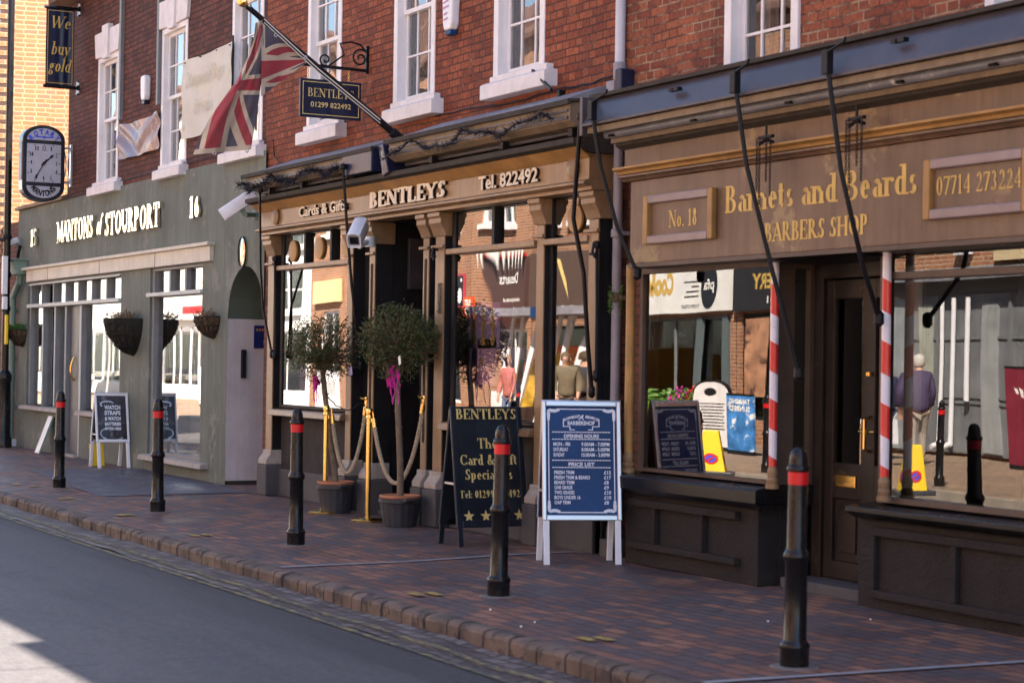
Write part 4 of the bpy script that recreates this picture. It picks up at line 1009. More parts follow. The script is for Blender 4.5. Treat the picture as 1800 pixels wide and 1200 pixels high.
# tinsel garlands wound along the boxes
def garland(x0, x1, z, y, label, n=900, seed=2, spread=.055):
    rg = random.Random(seed); m = MB()
    path = []
    k = 40
    for i in range(k+1):
        u_ = i/k; path.append(Vector((x0+(x1-x0)*u_, y + .015*math.sin(u_*31), z + .045*math.sin(u_*17+seed) + .02*math.sin(u_*41))))
    m.tube(path, .008, 5)
    for i in range(n):
        p = path[rg.randrange(k+1)] + Vector((rg.uniform(-.05, .05), 0, 0))
        d = Vector((rg.uniform(-1, 1), rg.uniform(-1, .3), rg.uniform(-1, 1))).normalized(); L_ = rg.uniform(.03, spread*1.9)
        s_ = d.cross(Vector((rg.uniform(-1, 1), 1, rg.uniform(-1, 1)))).normalized() * rg.uniform(.003, .006)
        m.add([p - s_, p + s_, p + d*L_], [(0, 1, 2)])
    tag(m.build('tinsel_garland', MT['tinsel']), label, 'garland')
garland(-20.1, -17.35, 3.36, -.50, 'bushy black tinsel garland wound along the awning box nearer the passage', 1300, 2, .07)
garland(-16.25, -13.1, 3.40, -.51, 'thin black tinsel garland along the awning box above the telephone number', 750, 5, .045)
# folding awning arms hanging down the front
def arm(pts, label, r=.015, knob=True):
    o = thing('awning_strut', pts[-1], label, 'awning strut')
    m = MB(); m.tube(pts, r, 8); m.build('rod', MT['darkmetal'], o, smooth=True)
    if knob:
        m = MB(); p = pts[0]; m.lathe([(.012, -.03), (.032, -.02), (.032, .02), (.012, .03)], p, 12); m.build('pivot', MT['darkmetal'], o, smooth=True)
        m = MB(); p = pts[-1]; m.lathe([(.01, -.05), (.026, -.03), (.026, .03), (.01, .05)], p, 12); m.build('foot_pivot', MT['darkmetal'], o, smooth=True)
    return o
arm([onY(603, 293, -.52), onY(610, 400, -.45), onY(618, 500, -.38), onY(628, 590, -.30), onY(634, 640, -.22)], 'thin black arm hanging from the tinselled box past the camera on the front')
arm([onY(457, 335, -.48), onY(458, 470, -.33), onY(462, 540, -.25), onY(478, 622, -.18)], 'thin black arm beside the brick pier by the passage', .012)
arm([onY(1021, 205, -.52), onY(1013, 310, -.47), onY(1008, 385, -.42), onY(1026, 480, -.34), onY(1033, 600, -.25), onY(1040, 688, -.19)], 'bent black arm hanging before the narrow end window', .018)
arm([onY(483, 455, -.18), onY(484, 560, -.18), onY(483, 625, -.18)], 'short black rod on the pilaster nearest the passage', .013)
arm([onY(1049, 430, -.18), onY(1049, 560, -.18), onY(1048, 660, -.18)], 'short black rod on the pilaster beside the pale downpipe', .013)
for (px, py, lb) in ((770, 440, 'small black hook bracket on the pilaster beside the doorway'), (1053, 433, 'small black hook bracket on the end pilaster')):
    p = onY(px, py, -.16); o = thing('hook_bracket', p, lb, 'hook')
    m = MB(); m.tube([p, p + Vector((0, -.05, .02)), p + Vector((0, -.06, -.05)), p + Vector((.03, -.05, -.09))], .012, 6); m.tube([p + Vector((-.05, -.05, -.06)), p + Vector((.05, -.05, -.06))], .012, 6); m.build('hook', MT['darkmetal'], o)
p = onY(773, 500, -.16); m = MB()
for i in range(15):
    z = p.z - i*.018
    m.tube([(p.x + .016*math.cos(a), -.165 - .006*(i % 2), z + .012*math.sin(a)) for a in [2*math.pi*j/8 for j in range(9)]], .004, 5, cap=False)
    m.tube([(p.x + .03 + .016*math.cos(a), -.165 - .006*(i % 2), z + .012*math.sin(a)) for a in [2*math.pi*j/8 for j in range(9)]], .004, 5, cap=False)
tag(m.build('hanging_chain', MT['darkmetal']), 'doubled dark chain hanging on the pilaster beside the doorway', 'chain')
# ------------------------------------------------------------------ the barber shop
BX = (-9.5, 0, 0)
bs = thing('shop_building', BX, 'brick barber shop with brown signboard, gold script and striped posts', 'shop')
ORG[bs.name] = BX
u = MB()
u.wall(-12.90, -5.65, 3.15, EAVE, .012, [(-11.50, -10.62, 3.45, 5.6), (-8.78, -7.9, 3.45, 5.6)], .17)
u.build('upper_wall', MT['brick_barber'], bs)
sash(bs, -11.50, -10.62, 3.45, 5.6, 3, (2, 3)); sash(bs, -8.78, -7.9, 3.45, 5.6, 3, (2, 3))
roof(bs, -12.9, -5.65)
YB = -.30
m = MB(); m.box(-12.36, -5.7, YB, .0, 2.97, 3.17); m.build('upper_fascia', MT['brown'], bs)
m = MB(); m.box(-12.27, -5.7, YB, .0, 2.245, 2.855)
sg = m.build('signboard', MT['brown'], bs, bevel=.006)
m = MB(); m.box(-12.28, -5.69, YB-.012, .0, 2.215, 2.244); m.build('signboard_edge', MT['browndark'], sg)
m = MB(); m.prof([(-.385, 2.945), (-.385, 2.96), (-.0, 2.975), (0, 2.91), (-.34, 2.91), (-.35, 2.93)], -12.40, -5.7); m.build('moulding', MT['ochre'], bs)
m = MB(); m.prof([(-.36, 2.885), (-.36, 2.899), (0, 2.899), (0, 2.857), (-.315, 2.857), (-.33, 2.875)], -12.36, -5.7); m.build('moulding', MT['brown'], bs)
m = MB(); m.prof([(-.36, 3.125), (-.36, 3.16), (.0, 3.19), (.0, 3.10), (-.31, 3.10)], -12.40, -5.7); m.build('drip_ledge', MT['dirty'], bs)
def boxframe(x0, x1, z0, z1, lb):
    w = .06; m = MB()
    pr = lambda: None
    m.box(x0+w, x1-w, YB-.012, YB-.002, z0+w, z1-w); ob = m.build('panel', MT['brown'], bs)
    for a in (x0, x1-w): m = MB(); m.box(a, a+w, YB-.045, YB-.001, z0, z1); m.build('stile', MT['ochre'], ob, bevel=.008)
    for zz_ in (z1-w, z0): m = MB(); m.box(x0+w, x1-w, YB-.045, YB-.001, zz_, zz_+w); m.build('rail', paint('mauve_grey_paint', (.22, .17, .17), .4, .15, 5, .1, coat=.2) if 'mg' not in MT else MT['mg'], ob, bevel=.008); MT['mg'] = bpy.data.materials['mauve_grey_paint']
boxframe(-12.03, -11.13, 2.375, 2.73, ''); boxframe(-8.92, -8.03, 2.375, 2.73, '')
for nm, txt, x0, wd, z, cap, kw, lb, dz in (
    ('a', 'Barnets and Beards', -11.03, 2.02, 2.545, .185, dict(thick=.17, thin=.065, sp=.02), 'large gold serif words painted across the brown signboard', .002),
    ('b', 'BARBERS SHOP', -10.56, 1.09, 2.325, .125, dict(thick=.19, thin=.075), 'gold capitals BARBERS SHOP on the lower part of the signboard', .002),
    ('c', 'No. 18', -11.72, .37, 2.485, .12, dict(thick=.14, thin=.06, sp=.02), 'small gold No. 18 inside the ochre framed panel', .014),
    ('d', '07714 273224', -8.835, .72, 2.515, .11, dict(thick=.12, thin=.05), 'gold telephone number inside the wide framed panel', .014)):
    for wi in range(txt.count(' ')+1): m = MB(); m.text(serif(txt, x0, z, wd, cap, word=wi, **kw), (0, YB, 0), *FACE, dz=dz); m.build('lettering', MT['goldletter'], sg)['label'] = lb
# end post and shop window
def post_base(m, x, y, z, s=1.0):
    m.lathe([(.075*s, 0), (.075*s, .03), (.058*s, .035), (.066*s, .06), (.05*s, .075), (.058*s, .11), (.058*s, .125), (.045*s, .14), (.045*s, .15)], (x, y, z), 20)
m = MB(); m.lathe([(.034, .15), (.038, .3), (.036, 1.2), (.038, 1.57)], (-12.52, -.13, .68), 20)
po = m.build('turned_post', MT['ochre'], bs, smooth=True)
m = MB(); post_base(m, -12.52, -.13, .68, .78); m.build('post_base', MT['gold'], po, smooth=True)
def stripe_mat():
    m, nt, N, L, b = _new('barber_stripes')
    tc = N.new('ShaderNodeTexCoord'); s = N.new('ShaderNodeSeparateXYZ'); L.new(tc.outputs['Object'], s.inputs[0])
    a = _math(nt, 'DIVIDE', _math(nt, 'ARCTAN2', s.outputs[1], s.outputs[0]), 2*math.pi)
    f = _math(nt, 'FRACT', _math(nt, 'ADD', _math(nt, 'DIVIDE', s.outputs[2], .385), _math(nt, 'ADD', _math(nt, 'MULTIPLY', a, .22), 10.0)))
    c = _mix(nt, _math(nt, 'GREATER_THAN', f, .52), (.62, .018, .015), (.68, .66, .74))
    d = _noise(nt, tc.outputs['Object'], 11, 6, .7)
    c = _mix(nt, _math(nt, 'MULTIPLY', _ramp(nt, d, ((.55, 0), (.75, 1))), .5), c, (.3, .24, .22))
    L.new(c, b.inputs['Base Color']); b.inputs['Roughness'].default_value = .35; b.inputs['Coat Weight'].default_value = .3
    return m
MT['stripes'] = stripe_mat()
for x in (-10.63, -9.46):
    m = MB(); m.lathe([(.027, .13), (.029, .4), (.029, 1.1), (.027, 1.56)], (0, 0, 0), 24)
    po = m.build('striped_post', MT['stripes'], bs, at=(x, -.16, .68), smooth=True)
    m = MB(); post_base(m, x, -.16, .68, .62); q = m.build('post_base', MT['gold'], None, smooth=True); q.parent = po; q.location = Vector((0, 0, 0)) - Vector((x, -.16, .68))
f = MB(); f.box(-12.44, -12.40, -.10, .05, .70, 2.22); f.box(-10.74, -10.69, -.10, .05, .70, 2.22); f.box(-12.40, -10.74, -.10, .05, .70, .725); f.box(-12.40, -10.74, -.10, .05, 2.18, 2.22)
w1 = f.build('shop_window', MT['browndark'], bs)
m = MB(); m.quad((-12.40, -.07, .725), (-10.74, -.07, .725), (-10.74, -.07, 2.18), (-12.40, -.07, 2.18)); m.build('pane', MT['glass'], w1)
f = MB(); f.box(-10.755, -10.70, .19, .25, .70, 2.22); f.box(-10.745, -10.71, .05, .19, 2.17, 2.22); f.box(-10.745, -10.71, .05, .19, .70, .75)
w1r = f.build('return_window', MT['browndark'], bs)
m = MB(); m.quad((-10.73, .05, .75), (-10.73, .19, .75), (-10.73, .19, 2.17), (-10.73, .05, 2.17)); m.build('pane', MT['glass'], w1r)
s = MB(); s.prof([(-.25, .57), (-.25, .655), (-.235, .67), (-.0, .70), (.05, .70), (.05, .57)], -12.60, -10.70); s.prof([(-.19, .535), (-.22, .568), (.05, .568), (.05, .535)], -12.58, -10.72)
s.build('sill', MT['black'], w1, bevel=.006)
s = MB(); s.box(-10.90, -10.68, .051, .24, .57, .695); s.build('sill', MT['black'], w1r, bevel=.006)
m = MB(); m.box(-12.55, -10.83, -.13, .05, .0, .534); m.box(-10.95, -10.83, .051, .28, 0, .569)
sr = m.build('stallriser', MT['stall'], bs, bevel=.006)
m = MB()
m.box(-12.43, -11.03, -.185, -.131, .44, .495); m.box(-12.43, -11.03, -.185, -.131, .125, .175)
for x in (-12.09, -11.46): m.box(x-.02, x+.02, -.180, -.131, .175, .44)
m.build('panel_moulding', MT['stall'], sr, bevel=.006)
# recessed door
DY = .24
m = MB(); m.quad((-10.70, DY, 2.20), (-9.55, DY, 2.20), (-9.55, -.3, 2.20), (-10.70, -.3, 2.20)); m.build('door_soffit', MT['blackmat'], bs)
doorm = paint('worn_brown_door', (.026, .019, .016), .32, .4, 4, .15, wear_or_glow=((.10, .062, .034), 5, .63))
f = MB(); f.box(-10.70, -10.60, DY-.02, DY+.10, .06, 2.2); f.box(-9.66, -9.58, DY-.02, DY+.10, .06, 2.2); f.box(-10.60, -9.66, DY-.02, DY+.10, 2.10, 2.2)
f.build('door_frame', doorm, bs, bevel=.005)
d = MB()
d.box(-10.59, -10.50, DY, DY+.05, .08, 2.09); d.box(-10.20, -10.06, DY, DY+.05, .08, 2.09); d.box(-9.80, -9.67, DY, DY+.05, .08, 2.09)
for a, b in ((-10.50, -10.20), (-10.06, -9.80)):
    d.box(a, b, DY, DY+.05, 1.96, 2.09); d.box(a, b, DY, DY+.05, .62, .86); d.box(a, b, DY, DY+.05, .08, .20); d.box(a, b, DY+.025, DY+.045, .20, .62); d.box(a+.06, b-.06, DY+.012, DY+.024, .26, .56)
dr = d.build('door', doorm, bs, bevel=.006)
m = MB()
for a, b in ((-10.50, -10.20), (-10.06, -9.80)): m.quad((a, DY+.02, .86), (b, DY+.02, .86), (b, DY+.02, 1.96), (a, DY+.02, 1.96))
m.build('pane', MT['glass'], dr)
m = MB(); m.box(-10.45, -10.24, DY-.012, DY-.001, .70, .78); m.build('letter_plate', MT['brass'], dr, bevel=.004)
m = MB(); m.tube([(-10.10, DY-.005, .95), (-10.10, DY-.05, .97), (-10.10, DY-.05, 1.16), (-10.10, DY-.005, 1.18)], .013, 8); m.lathe([(.022, -.012), (.022, .012)], (-10.10, DY-.02, 1.46), 12); m.tube([(-10.02, DY-.03, 1.08), (-10.18, DY-.03, 1.08)], .010, 8); m.build('handle', MT['brass'], dr, smooth=True)
m = MB(); m.box(-10.72, -9.56, -.02, DY+.10, 0, .075); m.build('doorstep', MT['plinth'], bs, bevel=.008)
# larger window beyond the door
f = MB(); f.box(-9.60, -9.53, -.10, .05, .66, 2.22); f.box(-9.53, -6.35, -.13, .05, 2.05, 2.095); f.box(-9.53, -6.35, -.10, .05, .662, .70); f.box(-6.35, -6.28, -.11, .05, .66, 2.2)
w2 = f.build('shop_window', MT['browndark'], bs, bevel=.004)
m = MB(); m.quad((-9.53, -.07, .70), (-6.35, -.07, .70), (-6.35, -.07, 2.05), (-9.53, -.07, 2.05)); m.quad((-9.53, -.07, 2.095), (-6.35, -.07, 2.095), (-6.35, -.07, 2.215), (-9.53, -.07, 2.215)); m.build('pane', MT['glass'], w2)
f = MB(); f.box(-9.60, -9.55, .05, .2, 2.15, 2.2); f.box(-9.60, -9.55, .05, .2, .70, .75); f.box(-9.61, -9.54, .19, .219, .70, 2.2)
wr_ = f.build('return_window', MT['browndark'], bs)
m = MB(); m.quad((-9.575, .05, .75), (-9.575, .19, .75), (-9.575, .19, 2.15), (-9.575, .05, 2.15)); m.build('pane', MT['glass'], wr_)
s = MB(); s.prof([(-.26, .60), (-.26, .635), (-.0, .66), (.05, .66), (.05, .56), (-.18, .56)], -9.72, -6.2); s.build('sill', MT['black'], w2, bevel=.006)
m = MB(); m.box(-9.73, -6.2, -.14, .3, .0, .559); sr = m.build('stallriser', MT['stall'], bs, bevel=.006)
m = MB()
m.box(-9.57, -6.4, -.185, -.141, .46, .515); m.box(-9.57, -6.4, -.185, -.141, .075, .125)
for x in (-9.55, -8.80, -8.02, -7.2): m.box(x-.022, x+.022, -.180, -.141, .125, .46)
m.build('panel_moulding', MT['stall'], sr, bevel=.006)
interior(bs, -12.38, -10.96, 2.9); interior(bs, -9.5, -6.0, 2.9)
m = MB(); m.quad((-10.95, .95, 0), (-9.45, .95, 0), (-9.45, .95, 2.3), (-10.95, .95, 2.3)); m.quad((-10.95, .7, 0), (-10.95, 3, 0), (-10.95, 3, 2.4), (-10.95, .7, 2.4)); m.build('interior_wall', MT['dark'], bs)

# the long awning over the signboard
aw = thing('shop_awning', (-9.3, -.4, 3.2), 'long grey metal awning cassette folded up above the brown signboard', 'awning')
m = MB(); m.prof([(-.64, 3.255), (-.64, 3.27), (-.50, 3.475), (-.47, 3.475), (-.47, 3.44), (-.60, 3.255)], -12.42, -5.8); m.build('cover_board', MT['steelblue'], aw, bevel=.004)
m = MB(); m.prof([(-.54, 3.478), (-.54, 3.505), (.0, 3.56), (.01, 3.53), (-.0, 3.48)], -12.50, -5.8); m.build('top_ledge', MT['dirty'], aw)
m = MB(); m.box(-12.46, -12.42, -.64, .0, 3.19, 3.477); m.build('end_plate', MT['steelblue'], aw, bevel=.004)
m = MB(); m.box(-12.41, -5.8, -.60, -.56, 3.205, 3.25); m.build('front_rail', MT['board'], aw)
m = MB(); m.tube([(-12.42, -.42, 3.215), (-5.8, -.42, 3.215)], .036, 12); m.build('roller', MT['lead'], aw, smooth=True)
m = MB(); m.box(-12.40, -5.8, -.40, -.34, 3.145, 3.18); m.build('lower_rail', MT['board'], aw)
for x in (-12.30, -11.2, -10.1, -9.0, -8.2, -7.2):
    m = MB(); m.box(x-.03, x+.03, -.47, -.02, 3.185, 3.20); m.box(x-.025, x+.025, -.45, -.41, 3.20, 3.26); m.build('bracket', MT['darkmetal'], aw)
for px, py in ((1191, 158), (1586, 72)):
    m = MB(); p = onY(px, py, -.58)
    m.box(p.x-.06, p.x-.015, -.62, -.58, p.z-.012, p.z+.012); m.box(p.x+.0, p.x+.06, -.62, -.58, p.z-.012, p.z+.012); m.build('maker_plate', MT['darkmetal'], aw)
def arm2(pts, hook, label, r=.0155):
    o = thing('awning_strut', pts[-1], label, 'awning strut')
    m = MB(); m.tube(pts, r, 8); m.build('rod', MT['darkmetal'], o, smooth=True)
    m = MB(); p = Vector(pts[0]); m.box(p.x-.03, p.x+.03, p.y-.02, p.y+.03, p.z-.09, p.z+.06)
    m.tube([p + Vector((0, -.01, .04)), p + Vector((hook*.5, -.01, .06)), p + Vector((hook, -.01, .085)), p + Vector((hook+.015, -.01, .11))], .010, 6); m.build('head_clamp', MT['darkmetal'], o, bevel=.006)
    m = MB(); p = Vector(pts[-1]); m.lathe([(.012, -.05), (.032, -.03), (.032, .03), (.012, .05)], p, 12); m.build('pivot', MT['darkmetal'], o, smooth=True)
arm2([onY(1040, 190, -.67), onY(1055, 290, -.6), onY(1085, 400, -.45), onY(1120, 480, -.35)], .22, 'long black arm from the awning end crossing the pale downpipe')
arm2([onY(1291, 140, -.68), onY(1312, 290, -.62), (onY(1356, 470, -.48)), onY(1404, 655, -.28)], .16, 'long black arm crossing the first letters of the signboard')
arm2([onY(1453, 105, -.68), onY(1478, 300, -.62), onY(1517, 470, -.46), onY(1545, 560, -.26)], .18, 'long black arm crossing the last word of the signboard')
for (px, py, lb) in ((1347, 238, 'dark pulley with looped chains above the first gold word'), (1506, 205, 'dark pulley with looped chains above the last gold word')):
    p = onY(px, py, -.40); o = thing('chain_pulley', p, lb, 'pulley')
    m = MB(); m.tube([p + Vector((0, 0, .07)), p], .009, 6); m.box(p.x-.075, p.x+.075, p.y-.012, p.y+.012, p.z-.02, p.z); m.tube([(p.x-.075+.15*k/8, p.y, p.z-.02-.03*abs(math.cos(k*math.pi/8))) for k in range(9)], .012, 6); m.build('wheel', MT['darkmetal'], o)
    for dx, ln in ((-.075, .34), (-.045, .44), (.03, .30), (.075, .40)):
        m = MB(); n = int(ln/.024)
        for i in range(n):
            z = p.z - .03 - i*.024; ax = (i % 2)
            m.tube([(p.x + dx + (.007*math.cos(a) if ax else 0), p.y - .02 + (0 if ax else .007*math.cos(a)), z + .015*math.sin(a)) for a in [2*math.pi*j/8 for j in range(9)]], .0032, 4, cap=False)
        m.build('chain', MT['darkmetal'], o)
# downpipes beside the barber shop
PX = onY(1083, 560, -.03).x; PY = -.03
dp = thing('downpipe', (PX, PY, 0), 'pale rainwater pipe between the gift shop and barber shop fronts', 'downpipe')
m = MB(); m.tube([(PX, PY, 3.62), (PX, PY, EAVE)], .041, 16); m.build('upper_pipe', MT['pipewhite'], dp, smooth=True)
m = MB(); m.lathe([(.05, -.04), (.052, 0), (.052, .10)], (PX, PY, 3.75), 16); m.box(PX-.06, PX+.06, -.12, .01, 3.50, 3.70); m.build('junction', MT['pipegrey'], dp, bevel=.01)
m = MB(); m.box(PX+.07, PX+.16, -.12, .01, 3.55, 3.78); m.build('cable_box', MT['navy'], dp, bevel=.012)
m = MB(); m.tube([(PX, PY, .28), (PX, PY, 3.21)], .038, 16); m.build('lower_pipe', MT['pipegrey'], dp, smooth=True)
for z in (2.48, 1.98):
    m = MB(); m.lathe([(.038, 0), (.052, .006), (.052, .06), (.040, .075)], (PX, PY, z), 16); m.box(PX-.08, PX+.08, PY-.01, .05, z+.02, z+.05); m.build('collar', MT['pipegrey'] if z > 2 else MT['bark'], dp, smooth=True)
m = MB(); m.box(PX-.07, PX+.07, -.11, .05, 0, .14); m.lathe([(.055, .14), (.055, .2), (.039, .28)], (PX, PY, 0), 16); m.build('pipe_shoe', MT['plinth'], dp, bevel=.008)
# moss and chain on the pipe
rg = random.Random(9); m = MB()
for i in range(160):
    a = rg.uniform(-.3, 2.0); z = 1.98 + rg.gauss(.02, .05); p = Vector((PX + .048*math.cos(a), PY - .048*math.sin(a), z)); d = Vector((math.cos(a), -math.sin(a), rg.uniform(-.5, .8)))*.025; s_ = Vector((0, 0, .006))
    m.add([p - s_, p + s_, p + d], [(0, 1, 2)])
tag(m.build('moss_tuft', MT['leaflight'], None), 'tuft of moss growing on the collar of the pale downpipe', 'moss')
# neighbouring house that carries the eaves on past the picture
nb = thing('shop_building', (5, 0, 0), 'plain brick building next to the barber shop', 'building')
ORG[nb.name] = (5, 0, 0)
m = MB(); m.wall(-5.65, 26, 0, 7.05, .0); m.build('wall', MT['brick_barber'], nb)
roof(nb, -5.65, 26, 7.07, 9.2)
# cables and wires on the brickwork
def cable(pts, label, r=.008):
    q = []
    for a, b in zip(pts[:-1], pts[1:]):
        for k in range(6): q.append(Vector(a).lerp(Vector(b), k/6))
    q.append(Vector(pts[-1]))
    q = [p + Vector((0, 0, .006*math.sin(i*1.7))) for i, p in enumerate(q)]
    m = MB(); m.tube(q, r, 5); tag(m.build('cable', MT['darkmetal'], smooth=True), label, 'cable')
cable([onY(765, 205, -.02), onY(830, 190, -.02), onY(900, 182, -.02), onY(975, 158, -.02), onY(1035, 148, -.02), onY(1085, 130, -.03)], 'dark cable clipped across red brick under the windows to the pale pipe')
cable([onY(480, 245, -.02), onY(482, 275, -.02), onY(495, 290, -.02), onY(540, 282, -.1)], 'thin dark cable drooping from the corner of the red brickwork', .006)
cable([onY(120, 350, -.04), onY(210, 318, -.04), onY(320, 288, -.04), onY(465, 246, -.04)], 'thin dark wire strung along the foot of the brown brickwork', .005)
m = MB(); m.bar(onY(936, 124, -.1), onY(969, 158, -.14), .022, .022); tag(m.build('iron_bar', MT['darkmetal']), 'short black iron bar slanting off the white window sill', 'iron bar')
p = onY(992, 170, 0); m = MB(); m.box(p.x-.02, p.x+.02, -.06, 0, p.z-.06, p.z+.05); tag(m.build('iron_bracket', MT['darkmetal'], bevel=.004), 'stubby black bracket in red brick beside the bent arm', 'bracket')
o = thing('alarm_box', (-16.05, 0, 4.95), 'white bell box with faded print high on red brick between sash windows', 'alarm box')
p = onY(792, 22, -.05)
alarm(o, p.x, p.z, .21, .33)
m = MB()
for a_, b_, z_ in ((-.07, .04, .08), (-.08, .05, .03), (-.05, .02, -.03), (-.05, .03, -.08)): m.text([([(p.x+a_, p.z+z_), (p.x+b_, p.z+z_+.012), (p.x+b_, p.z+z_+.030), (p.x+a_, p.z+z_+.018)], [(0, 1, 2, 3)])], (0, -.091, 0), *FACE, dz=.004)
m.build('faded_print', MT['mauve'], o)
m = MB(); m.box(p.x-.06, p.x+.06, -.08, -.01, p.z-.21, p.z-.166); m.build('strobe', MT['bluebill'], o, bevel=.01)
# ------------------------------------------------------------------ bollards
p0 = MB()
prof = [(.073, 0), (.073, .09), (.076, .10), (.076, .114), (.068, .126), (.0575, .14), (.0555, .525), (.060, .531), (.067, .543), (.068, .555), (.066, .568), (.056, .583), (.0515, .595), (.0495, .915)]
p0.lathe(prof, (0, 0, 0), 28)
BP = [onZ(x, y) for x, y in ((104, 858), (277, 900), (520, 958), (876, 1048), (1396, 1172))]
BLAB = ['black iron bollard in front of the door of the green shop', 'black iron bollard beside the watch straps board and passage', 'black iron bollard standing before the roped gift shop window', 'black iron bollard in front of the star trimmed gift shop board', 'black iron bollard outside the barber shop doorway, largest in view']
b0 = thing('bollard', BP[0], BLAB[0], 'bollard', 'bollards along the kerb', local=True)
p0.build('post', MT['black'], b0, smooth=True, local=True)
m = MB(); m.lathe([(.0512, .912), (.0512, .978)], (0, 0, 0), 28); m.build('red_band', MT['red'], b0, smooth=True, local=True)
m = MB(); m.lathe([(.050, .975), (.058, .980), (.0605, .992), (.056, 1.005), (.047, 1.011), (.0465, 1.035), (.042, 1.066), (.031, 1.088), (.015, 1.098), (.004, 1.10)], (0, 0, 0), 28); m.build('cap', MT['black'], b0, smooth=True, local=True)
m = MB(); m.lathe([(.125, 0.002), (.115, .007), (.075, .009)], (0, 0, 0), 22); m.build('footing', paint('mortar_collar', (.17, .145, .13), .9, .35, 9, .5), b0, local=True)
for k_, (p, lb) in enumerate(zip(BP[1:], BLAB[1:])):
    q = dup(b0, p, lb, rz=p.x); q.rotation_euler = (R((.5, -.6, .3, -.35)[k_]), R((-.4, .3, .5, -.25)[k_]), p.x)

# ------------------------------------------------------------------ pavement boards
def aboard(loc, w, H, s, zb, label, framemat, facemat, legmat, fw=.04, framed=True, rz=0.0):
    o = thing('pavement_board', loc, label, 'sign board', rz=rz, local=True)
    lean = math.atan2(s, H)
    def P(q, y, d=0.0):                     # q = distance up the slope from the foot, y across, d = out of the face
        return Vector((s - q*math.sin(lean) + d*math.cos(lean), y, q*math.cos(lean) + d*math.sin(lean)))
    LQ = H/math.cos(lean)
    up = (P(1, 0) - P(0, 0)); out = P(0, 0, 1) - P(0, 0)
    def slab(m, q0, q1, y0, y1, d0, d1, flip=1):
        vs = [P(q, y, d) for q in (q0, q1) for y in (y0, y1) for d in (d0, d1)]
        if flip < 0: vs = [Vector((-v.x, v.y, v.z)) for v in vs]
        m.add(vs, [(0, 1, 3, 2), (4, 6, 7, 5), (0, 4, 5, 1), (2, 3, 7, 6), (0, 2, 6, 4), (1, 5, 7, 3)])
    qb = zb/math.cos(lean)
    for fl, nm in ((1, 'front_panel'), (-1, 'rear_panel')):
        m = MB(); slab(m, qb, LQ, -w/2+.01, w/2-.01, -.012, .0, fl); f_ = m.build(nm, facemat if fl > 0 else (facemat if framed else MT['slate']), o, local=True)
        m = MB()
        slab(m, qb-.01, qb+fw, -w/2+fw, w/2-fw, -.012, .016, fl); slab(m, LQ-fw, LQ+.01, -w/2+fw, w/2-fw, -.012, .016, fl)
        slab(m, qb-.01, LQ+.01, -w/2, -w/2+fw, -.012, .0165, fl); slab(m, qb-.01, LQ+.01, w/2-fw, w/2, -.012, .0165, fl)
        m.build('frame', framemat, f_, bevel=.007, local=True)
        for sy in (-1, 1):
            m = MB(); y = sy*(w/2-.03); slab(m, 0, qb, y-.022, y+.022, -.016, .010, fl); m.build('leg', legmat, o, bevel=.003, local=True)
    m = MB(); q = LQ*.45
    for sy in (-1, 1): m.bar(P(q, sy*(w/2-.015)), Vector((-P(q, 0).x, sy*(w/2-.015), P(q, 0).z)), .010, .018)
    m.build('stay', MT['steel'], o, local=True)
    if framed:
        m = MB(); m.tube([(0, -w/2, H+.005), (0, w/2, H+.005)], .014, 8); m.build('hinge', MT['steel'], o, local=True)
    return o, P, up.normalized(), LQ, qb
# gift shop board
o, P, U_, LQ, qb = aboard((-14.20, -.49, 0), .66, 1.12, .19, .16, 'black wooden pavement board with gold capitals and a row of stars', MT['slate'], MT['slate'], MT['slate'], .05, False)
def put(o, P, U_, items, mat, name='lettering', d=.004, dp=0.0):
    m = MB()
    for it in items: m.text(it, P(0, 0), (0, 1, 0), U_, dz=d, depth=dp)
    return m.build(name, mat, o, local=True)
fp = [c for c in o.children if c.name.startswith('front_panel')][0]
put(fp, P, U_, [serif('BENTLEYS', -.285, LQ-.095, .56, .085, .17, .06)], MT['yellowletter'], 'heading', d=.019)
put(fp, P, U_, [serif('The', -.095, .80, .18, .085, .16, .06), serif('Card & Gift', -.265, .665, .53, .085, .16, .06), serif('Specialists', -.225, .545, .44, .085, .16, .06), serif('Tel: 01299 822492', -.285, .395, .56, .06, .16, .06)], MT['yellowletter'], 'lettering', d=.002)
m = MB()
for k in range(4):
    cx, cz = -.21 + .155*k, .245; pts = []
    for i in range(10):
        a = math.pi/2 + i*math.pi/5; r_ = .052 if i % 2 == 0 else .021
        pts.append((cx + r_*math.cos(a), cz + r_*math.sin(a)))
    pts.append((cx, cz)); m.text([(pts, [(i, (i+1) % 10, 10) for i in range(10)])], P(0, 0), (0, 1, 0), U_, dz=.002)
m.build('star_row', MT['yellowletter'], fp, local=True)
